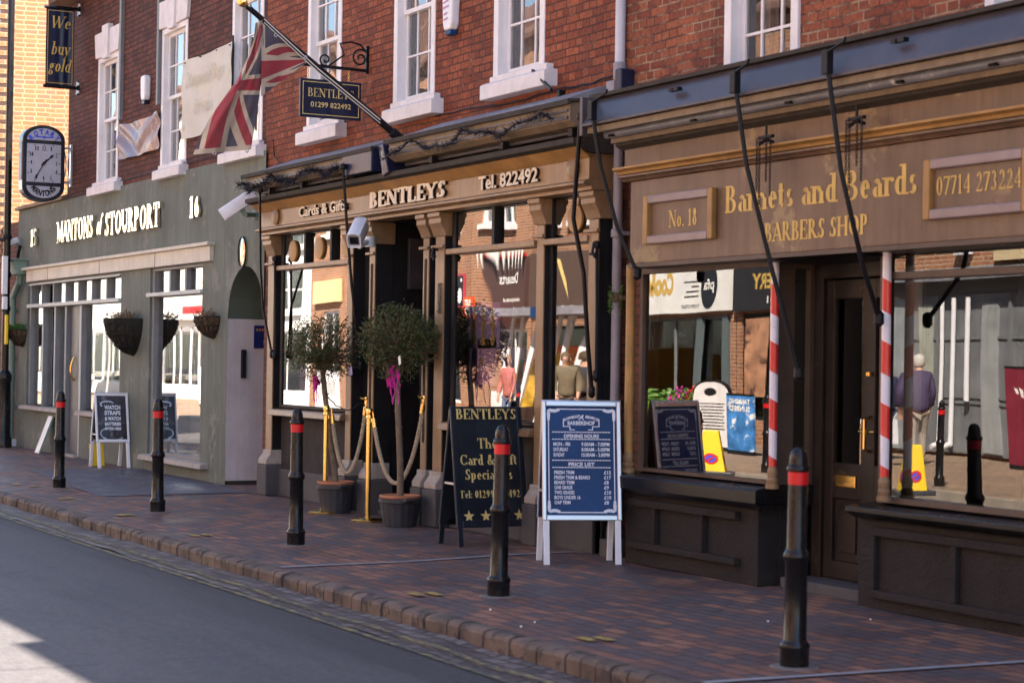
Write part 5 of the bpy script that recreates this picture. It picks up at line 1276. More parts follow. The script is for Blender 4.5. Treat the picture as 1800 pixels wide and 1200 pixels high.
# barber price board
o, P, U_, LQ, qb = aboard((-12.628, -.492, 0), .605, 1.205, .165, .335, 'blue and white barber price list board in a silver snap frame', MT['steel'], MT['bluebill'], MT['whiteplastic'], .032, rz=R(-19))
fp = [c for c in o.children if c.name.startswith('front_panel')][0]
def rule(y0, y1, z, h=.006): return ([(y0, z), (y1, z), (y1, z+h), (y0, z+h)], [(0, 1, 2, 3)])
its = []
zt = LQ
its += [arc_text('BARNETS & BEARDS', sans, 0, zt-.44, .335, 112, 68, .022, .016, bold=.02)]
its += [sans('BARBERSHOP', -.105, zt-.170, .21, .030, bold=.03)]
its += [[rule(-.14, -.133, zt-.18, .055), rule(.133, .14, zt-.18, .055), rule(-.14, -.09, zt-.185), rule(.09, .14, zt-.185), rule(-.09, -.083, zt-.205, .025), rule(.083, .09, zt-.205, .025), rule(-.09, -.05, zt-.21), rule(.05, .09, zt-.21), rule(-.10, -.03, zt-.115), rule(.03, .10, zt-.115),
         ([(-.022, zt-.13), (-.016, zt-.133), (.022, zt-.095), (.016, zt-.092)], [(0, 1, 2, 3)]), ([(.016, zt-.133), (.022, zt-.13), (-.016, zt-.092), (-.022, zt-.095)], [(0, 1, 2, 3)])]]
def dash(z): return [rule(-.225 + .0225*i, -.225 + .0225*i + .019, z, .007) for i in range(20)]
its += [dash(zt-.228), dash(zt-.282), dash(zt-.440), dash(zt-.494)]
its += [sans('OPENING HOURS', -.135, zt-.268, .27, .028, bold=.03), sans('PRICE LIST', -.10, zt-.480, .20, .028, bold=.03)]
for i, (a, b_) in enumerate((('MON - FRI', '9.00AM - 7.00PM'), ('SATURDAY', '8.00AM - 5.00PM'), ('SUNDAY', '10.00AM - 3.00PM'))):
    z = zt-.328-.040*i; its += [sans(a, -.215, z, .0142*len(a), .027, bold=.025), sans(b_, .0, z, .215, .027, bold=.025)]
for i, (a, b_) in enumerate((('FRESH TRIM', '£12'), ('FRESH TRIM & BEARD', '£17'), ('BEARD TRIM', '£8'), ('ONE GRADE', '£9'), ('TWO GRADES', '£10'), ('BOYS UNDER 16', '£10'), ('OAP TRIM', '£8'))):
    z = zt-.540-.0375*i; its += [sans(a, -.21, z, .0152*len(a), .026, bold=.025), sans(b_, .17, z, .018*len(b_), .026, bold=.025)]
z0, z1 = qb+.055, zt-.055; y0 = .255
its += [[rule(-.19, .19, z1, .008), rule(-.19, .19, z0-.008, .008), ([(-y0, z0+.09), (-y0+.008, z0+.09), (-y0+.008, z1-.09), (-y0, z1-.09)], [(0, 1, 2, 3)]), ([(y0-.008, z0+.09), (y0, z0+.09), (y0, z1-.09), (y0-.008, z1-.09)], [(0, 1, 2, 3)])]]
orn = []
for sy in (-1, 1):
    for zc, sz_ in ((z1, -1), (z0, 1)):
        for k in range(5):
            a = k/4; r_ = .015*(1-.45*abs(a-.4))
            for (cy, cz) in ((sy*(y0-.015-.065*a), zc + sz_*(.004+.012*a*(1-a)*2)), (sy*(y0-.004), zc + sz_*(.012+.065*a))):
                pts = [(cy + r_*math.cos(2*math.pi*i/8), cz + r_*math.sin(2*math.pi*i/8)) for i in range(8)]; orn.append((pts, [tuple(range(8))]))
its += [orn]
put(fp, P, U_, its, MT['menu'], 'print', d=.0025)
# watch straps board
o, P, U_, LQ, qb = aboard((-25.62, -.275, 0), .46, .99, .22, .35, 'white framed board for watch straps leaning beside the green wall', MT['whiteplastic'], paint('dark_photo_poster', (.045, .045, .055), .3, .8, 3.5, .0, coat=.4, wear_or_glow=((.22, .17, .17), 5.5, .58)), MT['whiteplastic'], .03)
fp = [c for c in o.children if c.name.startswith('front_panel')][0]
its = [sans('WATCH', -.10, .80, .22, .055, bold=.045), sans('STRAPS', -.10, .725, .22, .055, bold=.045), sans('& WATCH', -.10, .65, .22, .05, bold=.045), sans('BATTERIES', -.10, .58, .22, .043, bold=.045), sans('FITTED HERE', -.10, .52, .22, .034, bold=.045)]
put(fp, P, U_, its, MT['menu'], 'print', d=.003)
its = []
for (cy, cz, ry, rz_, a0, a1, w_) in ((-.06, .87, .10, .05, 20, 220, .02), (.0, .42, .14, .05, 180, 360, .018), (-.08, .47, .09, .07, 90, 260, .012)):
    pts = []; k = 16
    for i in range(k+1):
        a = R(a0+(a1-a0)*i/k); pts += [(cy + ry*math.cos(a), cz + rz_*math.sin(a)), (cy + (ry-w_)*math.cos(a), cz + (rz_-w_)*math.sin(a))]
    its.append([(pts, [(2*i, 2*i+2, 2*i+3, 2*i+1) for i in range(k)])])
put(fp, P, U_, its, MT['steel'], 'watch_picture', d=.002)
m = MB(); m.add([(-.012, -.10, 0), (-.012, .10, 0), (-.09, .10, .30), (-.09, -.10, .30), (.012, -.10, 0), (.012, .10, 0), (-.066, .10, .305), (-.066, -.10, .305)], [(3, 2, 1, 0), (4, 5, 6, 7), (0, 1, 5, 4), (1, 2, 6, 5), (2, 3, 7, 6), (3, 0, 4, 7)])
o = tag(m.build('wet_floor_sign', MT['yellow'], at=(-25.9, -.36, 0), bevel=.008), 'yellow folded warning stand tucked behind the watch straps board', 'warning stand')
# blank white board leaning on the wall
lx = onZ(66, 796); o = thing('leaning_board', (lx.x, -.25, 0), 'blank white board leaning on the green wall below the window', 'board', local=True)
m = MB(); a = -.30; m.add([(-.13, 0, 0), (.13, 0, 0), (.13, .205, .56), (-.13, .205, .56), (-.13, -.02, .005), (.13, -.02, .005), (.13, .185, .567), (-.13, .185, .567)], [(0, 1, 2, 3), (7, 6, 5, 4), (4, 5, 1, 0), (5, 6, 2, 1), (6, 7, 3, 2), (7, 4, 0, 3)])
m.build('panel', MT['white'], o, local=True, bevel=.004)
m = MB()
for x in (-.135, .125): m.add([(x, -.024, .004), (x+.012, -.024, .004), (x+.012, .181, .566), (x, .181, .566), (x, .0, -.0), (x+.012, .0, 0), (x+.012, .21, .56), (x, .21, .56)], [(3, 2, 1, 0), (4, 5, 6, 7), (0, 1, 5, 4), (1, 2, 6, 5), (2, 3, 7, 6), (3, 0, 4, 7)])
m.build('edge_strip', MT['pipegreen'], o, local=True)

# ------------------------------------------------------------------ roped entrance
def stanchion(p, label):
    o = thing('rope_stanchion', p, label, 'stanchion', 'brass stanchions at the gift shop door', local=True)
    m = MB(); m.lathe([(.158, 0), (.160, .004), (.160, .020), (.150, .028), (.05, .034), (.03, .045)], (0, 0, 0), 40); m.build('base', MT['brass'], o, local=True, smooth=True)
    m = MB(); m.lathe([(.024, .03), (.024, .99)], (0, 0, 0), 20); m.build('post', MT['brass'], o, local=True, smooth=True)
    m = MB(); m.lathe([(.024, .955), (.031, .960), (.031, .975), (.027, .985), (.031, 1.0), (.031, 1.045), (.026, 1.052), (.01, 1.055)], (0, 0, 0), 20); m.tube([(.03, 0, .96), (.055, 0, .955), (.06, 0, .93), (.03, 0, .92)], .006, 6); m.tube([(0, .03, .96), (0, .055, .955), (0, .06, .93), (0, .03, .92)], .006, 6); m.build('head', MT['brass'], o, local=True, smooth=True)
    return o
S1, S2 = onZ(571, 902), onZ(646, 916)
stanchion(S1, 'brass rope stanchion before the smaller potted tree'); stanchion(S2, 'brass rope stanchion between the two potted trees')
def rope_(a, b, zmin, label):
    a = Vector(a); b = Vector(b); k = 40; pts = []
    for i in range(k+1):
        u_ = i/k; p = a.lerp(b, u_); base = 1 - (2*u_-1)**2
        p.z -= (min(a.z, b.z) - zmin) * base**.85
        pts.append(p)
    o = thing('barrier_rope', a, label, 'rope', 'ropes at the gift shop door')
    m = MB()
    L_ = 0; strands = [[], [], []]
    for i, p in enumerate(pts):
        if i: L_ += (pts[i]-pts[i-1]).length
    n = 170
    for st in range(3):
        q = []; 
        for i in range(n+1):
            u_ = i/n*k; j = min(int(u_), k-1); p = pts[j].lerp(pts[j+1], u_-j); t = (pts[j+1]-pts[j]).normalized()
            n1 = t.cross(Vector((.3, 1, .2))).normalized(); n2 = t.cross(n1); ph = 2*math.pi*(L_*i/n/.075 + st/3)
            q.append(p + (n1*math.cos(ph) + n2*math.sin(ph))*.0105)
        m.tube(q, .0115, 6)
    m.build('cord', MT['rope'], o, smooth=True)
    for p, t in ((a, pts[2]-pts[0]), (b, pts[-3]-pts[-1])):
        m = MB(); t = t.normalized(); m.tube([p - t*.01, p + t*.075], .022, 14); m.tube([p - t*.01, p - t*.05 + Vector((0, 0, .01)), p - t*.075, p - t*.05 - Vector((0, 0, .01)), p - t*.01], .006, 6); m.build('end_ferrule', MT['brass'], o, smooth=True)
rope_(S1 + Vector((.0, .06, .95)), onY(643, 716, -.20), .36, 'twisted natural rope sagging from the first stanchion behind the smaller tree')
rope_(S2 + Vector((.06, .02, .95)), onY(744, 712, -.20), .30, 'twisted natural rope sagging from the second stanchion past the bigger tree')
for px, py, lb in ((643, 704, 'brass wall hook for the rope on the pilaster between the trees'), (745, 702, 'brass wall hook for the rope on the pilaster beside the doorway')):
    p = onY(px, py, -.155); m = MB(); m.lathe([(.026, 0), (.02, .006)], (0, 0, 0), 14)
    m = MB(); m.box(p.x-.02, p.x+.02, -.158, -.15, p.z-.035, p.z+.035); m.tube([p + Vector((0, 0, .01)), p + Vector((0, -.05, .015)), p + Vector((0, -.06, .04))], .008, 8); m.tube([p + Vector((-.03, -.03, .02)), p + Vector((.03, -.03, .02))], .007, 6)
    tag(m.build('wall_hook', MT['brass']), lb, 'hook')

# ------------------------------------------------------------------ potted lollipop trees
def leafball(m, c, rx, rz, n, rg, ls=(.012, .03)):
    cl = []
    for i in range(70):
        d = Vector((rg.gauss(0, 1), rg.gauss(0, 1), rg.gauss(0, 1))).normalized(); r_ = rg.uniform(.55, 1.0)
        cl.append((Vector((d.x*rx*r_, d.y*rx*r_, d.z*rz*r_)), rg.uniform(.05, .12)))
    for i in range(n):
        if rg.random() < .62:
            q, s_ = cl[rg.randrange(len(cl))]; p = q + Vector((rg.gauss(0, 1), rg.gauss(0, 1), rg.gauss(0, 1)))*s_*.55
        else:
            d = Vector((rg.gauss(0, 1), rg.gauss(0, 1), rg.gauss(0, 1))).normalized(); r_ = rg.random()**.30; p = Vector((d.x*rx*r_, d.y*rx*r_, d.z*rz*r_))
        e = (p.x/rx)**2 + (p.y/rx)**2 + (p.z/rz)**2
        if e > 1.12: p *= (1.06 if rg.random() < .93 else rg.uniform(1.08, 1.24))/math.sqrt(e)
        if p.z < -.62*rz and rg.random() < .45: continue
        a = Vector((rg.gauss(0, 1), rg.gauss(0, 1), rg.gauss(0, .8)+.3)).normalized(); b = a.cross(Vector((rg.gauss(0, 1), rg.gauss(0, 1), rg.gauss(0, 1)))).normalized()
        L_ = rg.uniform(*ls); w = L_*.36; p = c + p
        m.add([p - a*L_*.5, p + b*w, p + a*L_*.5, p - b*w], [(0, 1, 2, 3)])
def potted_tree(base, potr, poth, crown, rx, rz, label, seed, n, tag_=False):
    rg = random.Random(seed)
    o = thing('potted_tree', base, label, 'potted tree', 'lollipop trees in pots')
    m = MB(); b = Vector(base); k = potr
    m.lathe([(k*.74, 0), (k*.78, .02), (k*.95, poth*.80)], b, 64, flute=.022, nfl=16)
    m.lathe([(k*.97, poth*.80), (k*1.03, poth*.82), (k*1.03, poth*.94), (k*.98, poth*.96), (k*.92, poth*.95), (k*.9, poth*.7)], b, 48); m.build('pot', MT['greyplastic'], o, smooth=True)
    m = MB()
    for sx in (-1, 1): m.tube([b + Vector((sx*k*.98, -.05, poth*.90)), b + Vector((sx*k*1.13, -.04, poth*.92)), b + Vector((sx*k*1.13, .04, poth*.92)), b + Vector((sx*k*.98, .05, poth*.90))], .014, 6)
    m.build('pot_handle', MT['greyplastic'], o)
    m = MB(); m.lathe([(k*.9, poth*.8), (k*.96, poth*.97), (k*1.0, poth*1.0), (k*1.0, poth*1.05), (k*.9, poth*1.06), (k*.86, poth*.98), (.02, poth*.98)], b, 40); m.build('inner_pot', MT['terracotta'], o, smooth=True)
    c = Vector(crown); t = MB(); pts = [b + Vector((0, 0, poth*.95))]
    for i in range(1, 9):
        u_ = i/8; p = (b + Vector((0, 0, poth))).lerp(c - Vector((0, 0, rz*.55)), u_); pts.append(p + Vector((.012*math.sin(u_*7+seed), .012*math.cos(u_*5), 0)))
    t.tube(pts, [.032 - .007*i/8 for i in range(9)], 10)
    for i in range(16):
        p = pts[rg.randrange(1, 7)]; d = Vector((rg.uniform(-1, 1), rg.uniform(-1, 1), .6)).normalized(); t.tube([p, p + d*.045], [.006, .003], 4)
    tr = t.build('trunk', MT['bark'], o, smooth=True)
    tw = MB()
    for i in range(200):
        d = Vector((rg.gauss(0, 1), rg.gauss(0, 1), rg.gauss(.1, .9))).normalized(); a = pts[-1] + Vector((0, 0, rg.uniform(-.02, .12))); e = c + Vector((d.x*rx, d.y*rx, d.z*rz))*rg.uniform(.75, 1.20)
        mid = a.lerp(e, .5) + Vector((rg.uniform(-.05, .05), rg.uniform(-.05, .05), .02)); tw.tube([a, mid, e], [.006, .004, .002], 4, cap=False)
    tw.build('branches', MT['twig'], tr)
    m = MB(); leafball(m, c, rx, rz, n, rg); m.build('crown', MT['leafdark'], o)
    # ribbon bow under the crown
    m = MB(); q = c - Vector((0, 0, rz*.98)) + Vector((.02, -.06, 0))
    for i in range(22):
        a = 2*math.pi*i/13 + rg.uniform(-.2, .2); e = rg.uniform(-.5, .6); d = Vector((math.cos(a)*.9, -.25*abs(math.sin(a)), math.sin(a)*.8 + e*.3)).normalized(); s_ = d.cross(Vector((0, 1, .2))).normalized()*rg.uniform(.014, .022); L_ = rg.uniform(.07, .115)
        m.add([q - s_*.3, q + d*L_*.5 - s_ + Vector((0, -.025, 0)), q + d*L_, q + d*L_*.5 + s_ + Vector((0, -.025, 0)), q + s_*.3], [(0, 1, 2), (0, 2, 4), (4, 2, 3)])
    for i in range(4 if not tag_ else 22):
        p = q + Vector((rg.uniform(-.12, .16) if tag_ else 0, -.02, rg.uniform(.0, .06))); pl = [p]
        for j in range(8): p = p + Vector((rg.uniform(-.015, .02), rg.uniform(-.01, .01), -.03 if i < 4 else rg.uniform(-.03, .03))); pl.append(p.copy())
        m.tube(pl, .004, 4)
    m.build('bow', MT['pink'], o)
    return o
pb1, pb2 = onZ(590, 888), onZ(703, 913)
c1, c2 = onX(568, 616, pb1.x + .02), onX(699, 602, pb2.x)
potted_tree((onY(590, 860, -.43).x, -.43, 0), .185, .30, (onY(568, 613, -.45)), .375, .34, 'lollipop tree in a dark pot below the tan window, sparser crown', 4, 5000)
potted_tree((onY(703, 890, -.45).x, -.45, 0), .19, .27, (onY(701, 600, -.45)), .365, .345, 'lollipop tree in a ribbed grey pot by the doorway, denser crown', 11, 9500, True)
cable([onY(570, 690, -.5), onY(590, 712, -.45), onY(612, 722, -.4), onY(640, 705, -.3)], 'black lead drooping from the smaller potted tree to the pilaster', .006)
for (px, py, lb) in ((617, 652, 'tiny dark tag hanging from the smaller crown'), (702, 633, 'tiny white tag hanging in the bigger crown')):
    p = onY(px, py, -.62); m = MB(); m.add([p + Vector(v) for v in ((-.03, 0, .03), (.01, 0, .045), (.035, 0, -.03), (-.01, 0, -.045), (-.03, .004, .03), (.01, .004, .045), (.035, .004, -.03), (-.01, .004, -.045))], [(3, 2, 1, 0), (4, 5, 6, 7), (0, 1, 5, 4), (2, 3, 7, 6)]); tag(m.build('plant_tag', MT['purple'] if px < 650 else MT['whiteletter']), lb, 'tag')

# ------------------------------------------------------------------ wall baskets
def wall_basket(x, ztop, w, p, h, label, liner, leaves, seed, plants):
    rg = random.Random(seed); o = thing('wall_basket', (x, -.03, ztop-h), label, 'basket', 'planted wall baskets')
    m = MB(); nu, nv = 20, 10; V_ = []
    for j in range(nv+1):
        f = j/nv; rr = math.cos(f*math.pi/2)**.62 if f < 1 else .0
        V_.append([(x + w/2*rr*math.cos(math.pi*i/nu), -.03 - p*rr*math.sin(math.pi*i/nu)*(1 + .05*rg.uniform(-1, 1)), ztop - h*f + .012*rg.uniform(-1, 1)*(0 < j < nv)) for i in range(nu+1)])
    for j in range(nv):
        for i in range(nu): m.quad(V_[j][i], V_[j+1][i], V_[j+1][i+1], V_[j][i+1])
    for i in range(nu): m.add([(x, -.03, ztop-.03), V_[0][i], V_[0][i+1]], [(0, 2, 1)])
    m.build('liner', MT[liner], o, smooth=False)
    m = MB()
    for j in (0, 4, 7): m.tube([Vector(q) + Vector((0, -.008, 0)) for q in V_[j]], .006, 5)
    for i in range(0, nu+1, 2): m.tube([Vector(V_[j][i]) + Vector((0, -.008, 0)) for j in range(0, nv)], .004, 5)
    m.build('wire_frame', MT['darkmetal'], o)
    m = MB()
    for i in range(plants):
        a = rg.uniform(0, math.pi); r_ = rg.random()**.5; q = Vector((x + w/2*r_*math.cos(a), -.03 - p*r_*math.sin(a), ztop-.01)); d = Vector((rg.uniform(-.7, .7), rg.uniform(-.7, .4), rg.uniform(.3, 1.2))).normalized(); L_ = rg.uniform(.05, .17)
        pl = [q, q + d*L_*.5, q + d*L_ + Vector((rg.uniform(-.03, .03), 0, -.02))]
        m.tube(pl, [.003, .002, .0015], 4, cap=False)
        for k in range(5):
            c = pl[1].lerp(pl[2], rg.random()); e = Vector((rg.gauss(0, 1), rg.gauss(0, 1), rg.gauss(0, 1))).normalized(); s_ = e.cross(Vector((.3, .8, .2))).normalized(); l2 = rg.uniform(.012, .035)
            m.add([c, c + e*l2*.5 + s_*l2*.35, c + e*l2, c + e*l2*.5 - s_*l2*.35], [(0, 1, 2, 3)])
    m.build('planting', MT[leaves], o)
wall_basket(-25.42, 2.0, .78, .40, .50, 'big black lined wall basket of withered plants between two shop windows', 'darkliner', 'deadleaf', 3, 110)
wall_basket(-22.22, 1.99, .46, .24, .27, 'small mossy wall basket of dry stems beside the passage arch', 'moss', 'deadleaf', 8, 45)
wall_basket(-31.42, 1.90, .48, .26, .28, 'mossy wall basket with fresh green leaves by the green drainpipe', 'moss', 'leaflight', 5, 200)

# ------------------------------------------------------------------ cameras on the walls
def cctv(wallp, head, aim, L_, r_, label, bracket, up=Vector((0, 0, 1))):
    o = thing('security_camera', wallp, label, 'security camera')
    h = Vector(head); a = Vector(aim).normalized(); x = a.cross(up).normalized(); u_ = x.cross(a)
    m = MB(); n = 14; ring = []
    for (t, sc) in ((-.5, .9), (-.47, 1), (.5, 1), (.5, .86), (.46, .84)):
        ring.append([h + a*(L_*t) + x*(r_*sc*max(-.8, min(.8, 1.15*math.cos(2*math.pi*i/n)))) + u_*(r_*sc*max(-.8, 1.0*math.sin(2*math.pi*i/n))) for i in range(n)])
    vs = [q for rr in ring for q in rr]; fs = [(j*n+i, j*n+(i+1) % n, (j+1)*n+(i+1) % n, (j+1)*n+i) for j in range(4) for i in range(n)] + [tuple(range(n-1, -1, -1))]
    m.add(vs, fs); m.build('housing', MT['whiteplastic'], o, smooth=True)
    m = MB(); e = h + a*(L_*.455); m.add([e + x*r_*.82*sx + u_*r_*.82*sy for sx, sy in ((-1, -1), (1, -1), (1, 1), (-1, 1))], [(0, 1, 2, 3)]); lf = m.build('front_plate', MT['steel'], o)
    m = MB(); e = h + a*(L_*.458); m.add([e + x*r_*.5*sx + u_*r_*.45*sy for sx, sy in ((-1, -1), (1, -1), (1, 1), (-1, 1))], [(0, 1, 2, 3)]); m.build('lens', MT['black'], lf)
    s0 = h - u_*r_*.8; s1 = s0 - u_*r_*.9
    m = MB(); m.tube([s0, s1, Vector(wallp) + Vector((0, -.03, 0)), Vector(wallp)], r_*.34, 10); m.lathe([(.05, -.05), (.05, .05)], (wallp[0], wallp[1], wallp[2]), 12); m.build('bracket', MT[bracket], o, smooth=True)
    return o
hp = onY(418, 360, -.35)
cctv(onY(452, 378, -.02), onY(419, 360, -.36), (-.30, -.88, -.66), .44, .080, 'long white security camera on the green wall at the brick corner', 'pipegreen')
cctv(onY(650, 425, -.22), onY(629, 409, -.48), (.72, -.55, -.55), .36, .085, 'white security camera tilted down beside the shop doorway', 'whiteplastic')
p = onY(35, 425, -.05)
cctv(p + Vector((0, .03, .03)), p + Vector((-.03, -.10, 0)), (-.1, -.8, -.3), .17, .05, 'small white dome camera high on the corner of the green wall', 'pipegreen')

# ------------------------------------------------------------------ green downpipe with hopper
dp = thing('downpipe', (-31.75, -.1, 0), 'green drainpipe with square hopper at the corner of the green shop', 'downpipe')
hb = onY(35, 470, -.10)
m = MB(); m.prof([(-.26, hb.z+.10), (-.03, hb.z+.10), (-.03, hb.z-.12), (-.20, hb.z-.12)], hb.x-.22, hb.x+.22); m.box(hb.x-.25, hb.x+.25, -.28, -.02, hb.z+.10, hb.z+.13); m.build('hopper', MT['pipegreen'], dp, bevel=.008)
q1 = onY(38, 495, -.10); q2 = onY(24, 522, -.10); q3 = onY(21, 560, -.10); q4 = onY(19, 778, -.1)
m = MB(); m.tube([(hb.x+.05, -.11, hb.z-.10), (hb.x+.05, -.11, q1.z), (q2.x, -.11, q2.z), (q2.x, -.11, q3.z), (q2.x, -.11, .10)], .055, 12); m.build('pipe', MT['pipegreen'], dp, smooth=True)
for z in (q3.z+.1, 1.4, .6):
    m = MB(); m.lathe([(.07, 0), (.07, .07)], (q2.x, -.11, z), 12); m.build('collar', MT['pipegreen'], dp, smooth=True)
m = MB(); m.box(q2.x-.09, q2.x+.09, -.2, -.03, 0, .12); m.build('pipe_shoe', MT['whiteplastic'], dp, bevel=.01)
pk = onY(35, 445, -.06); m = MB(); m.tube([pk + Vector((0, 0, .12)), pk + Vector((.03, -.03, .02)), pk + Vector((-.02, -.03, -.08)), pk + Vector((.03, 0, -.18))], .03, 8); tag(m.build('cable_duct', MT['darkmetal'], smooth=True), 'crooked dark cable duct above the green hopper', 'cable duct')

# ------------------------------------------------------------------ lamp column
lp = onZ(6, 786); o = thing('lamp_column', lp, 'black lamp column with white boxes at the end of the green shop', 'lamp column')
m = MB(); m.lathe([(.13, 0), (.13, .14), (.105, .18), (.10, 1.05), (.115, 1.10), (.115, 1.16), (.07, 1.24)], lp, 20); m.build('base', MT['black'], o, smooth=True)
m = MB(); m.lathe([(.06, 1.2), (.055, 7.5)], lp, 16); m.build('shaft', MT['black'], o, smooth=True)
for z in (2.2, 2.75, 3.35): 
    m = MB(); m.lathe([(.065, 0), (.075, .02), (.075, .06), (.065, .08)], (lp.x, lp.y, z), 16); m.build('collar', MT['darkmetal'], o, smooth=True)
for (px0, px1, ya, yb, mt) in ((4, 12, 450, 517, 'whiteplastic'), (4, 12, 521, 544, 'whiteplastic'), (9, 13, 553, 605, 'yellow')):
    a = onX(px0, ya, lp.x + .09); b = onX(px1, yb, lp.x + .09); m = MB(); m.box(lp.x+.06, lp.x+.14, a.y, b.y, b.z, a.z); m.build('control_box' if mt != 'yellow' else 'yellow_plate', MT[mt], o, bevel=.01)
m = MB(); a = onX(0, 421, lp.x); m.tube([Vector((lp.x, lp.y, a.z)), Vector((lp.x, lp.y-.9, a.z))], .03, 8); m.build('side_arm', MT['steelblue'], o, smooth=True)

# ------------------------------------------------------------------ clock on the wall bracket
CXp = onY(124, 300, -.02).x
o = thing('wall_clock', (CXp, -.05, 4.2), 'square faced wall clock in a dark round ended case over the street', 'clock')
a = onX(112, 250, CXp); b = onX(36, 325, CXp); yc = (a.y+b.y)/2; top = onX(75, 221, CXp); bot = onX(72, 355, CXp)
hw = (a.y-b.y)/2; rt = (top.z-bot.z)/2; zc = (top.z+bot.z)/2
def stadium(s=1.0, d=0.0, n=14):
    st = .62*rt; hh = hw*s; arc = (rt - st)
    pts = [(hh*math.cos(R(t)), st + (arc)*s*math.sin(R(t))) for t in [180*i/n for i in range(n+1)]]
    pts += [(-hh*math.cos(R(t)), -st - arc*s*math.sin(R(t))) for t in [180*i/n for i in range(n+1)]]
    return pts
m = MB(); S_ = stadium(); N_ = len(S_)
m.add([(CXp-.13, yc+y, zc+z) for y, z in S_] + [(CXp+.09, yc+y, zc+z) for y, z in S_], [(i, (i+1) % N_, N_+(i+1) % N_, N_+i) for i in range(N_)] + [tuple(range(N_-1, -1, -1)), tuple(range(N_, 2*N_))])
cs = m.build('case', MT['clockcase'], o, bevel=.012)
m = MB(); zz = lambda f: zc + rt*f
m.box(CXp-.10, CXp+.06, yc-hw-.006, yc-hw-.001, zz(-.45), zz(.55)); m.build('side_plate', MT['clockblue'], cs)
dl = .80*hw
m = MB(); m.box(CXp+.091, CXp+.098, yc-dl, yc+dl, zc-.50*rt+.0, zc+.50*rt); di = m.build('dial', MT['dial'], o)
m = MB()
for s_ in (1, -1):
    st = .60*rt; pts = [(.80*hw*math.cos(R(t)), s_*(st + (rt*.91-st)*math.sin(R(t)))) for t in [180*i/14 for i in range(15)]]
    if s_ < 0: pts = pts[::-1]
    m = MB(); m.text([(pts, [tuple(range(15))])], (CXp+.09, yc, zc), *EAST, dz=.004); m.build('name_panel', MT['dial'], o)
pass
m = MB()
xh = CXp + .099
for k in range(1, 13):
    ang = R(90 - 30*k); t = max(abs(math.cos(ang)), abs(math.sin(ang))); y = .74*dl*math.cos(ang)/t; z = .76*.5*rt*math.sin(ang)/t
    w_ = .032*len(str(k)); m.text(serif(str(k), y-w_/2, z-.03, w_, .062, .20, .09), (xh, yc, zc), *EAST, dz=.001)
    yy = .92*dl*math.cos(ang)/t; z2 = .93*.5*rt*math.sin(ang)/t; m.text([([(yy-.008, z2-.008), (yy+.008, z2-.008), (yy+.008, z2+.008), (yy-.008, z2+.008)], [(0, 1, 2, 3)])], (xh, yc, zc), *EAST, dz=.001)
m.build('numerals', MT['blackletter'], di)
def hand(ang, L_, w_, dz, back=.05):
    d = Vector((math.cos(ang), math.sin(ang))); n_ = Vector((-d.y, d.x)); pts = [-d*back - n_*w_*.8, d*L_*.6 - n_*w_*.5, d*L_*.75 - n_*w_*1.2, d*L_, d*L_*.75 + n_*w_*1.2, d*L_*.6 + n_*w_*.5, -d*back + n_*w_*.8]
    m = MB(); m.text([([tuple(p) for p in pts], [tuple(range(7))])], (xh, yc, zc), *EAST, dz=dz, depth=.004); m.build('hand', MT['blackletter'], di)
hand(R(43), .20, .018, .006); hand(R(240), .29, .010, .012, .07)
m = MB(); m.lathe([(.02, -.02), (.02, .02)], (xh+.01, yc, zc), 10); m.build('hand_boss', MT['blackletter'], di)
m = MB(); m.text(arc_text('ROTARY', sans, 0, .36*rt, .46*rt, 138, 42, .075, .062, bold=.05), (CXp+.096, yc, zc), *EAST, dz=.001)
wing = [(-.17, .685*rt), (-.10, .665*rt), (0, .66*rt), (.10, .665*rt), (.17, .685*rt), (.10, .70*rt), (.0, .695*rt), (-.10, .70*rt)]
m.text([(wing, [tuple(range(8))]), ([(-.01, .63*rt), (.01, .63*rt), (.014, .715*rt), (-.014, .715*rt)], [(0, 1, 2, 3)])], (CXp+.096, yc, zc), *EAST, dz=.001)
m.build('lettering', MT['blue'], o)
m = MB(); m.text(arc_text('MANTONS', sans, 0, -.50*rt, -.285*rt, 212, 328, .085, .060, bold=.05), (CXp+.096, yc, zc), *EAST, dz=.001); m.build('lettering', MT['blackletter'], o)
m = MB(); bz0, bz1 = onX(128, 262, CXp).z, onX(128, 322, CXp).z
for z in (bz0, bz1): m.box(CXp-.02, CXp+.02, yc+hw-.02, -.0, z-.015, z+.015)
m.box(CXp-.03, CXp+.03, -.03, .0, bz1-.06, bz0+.06)
for s_ in (1, -1):
    for ph in (0, 1):
        m.tube([(CXp + .01*ph, yc+hw + (-.03-yc-hw)*(.5 + s_*(.5-.38*math.sin(math.pi*i/10))*1), bz0 + (bz1-bz0)*i/10) for i in range(11)], .008, 6)
m.build('wall_bracket', MT['steel'], o)

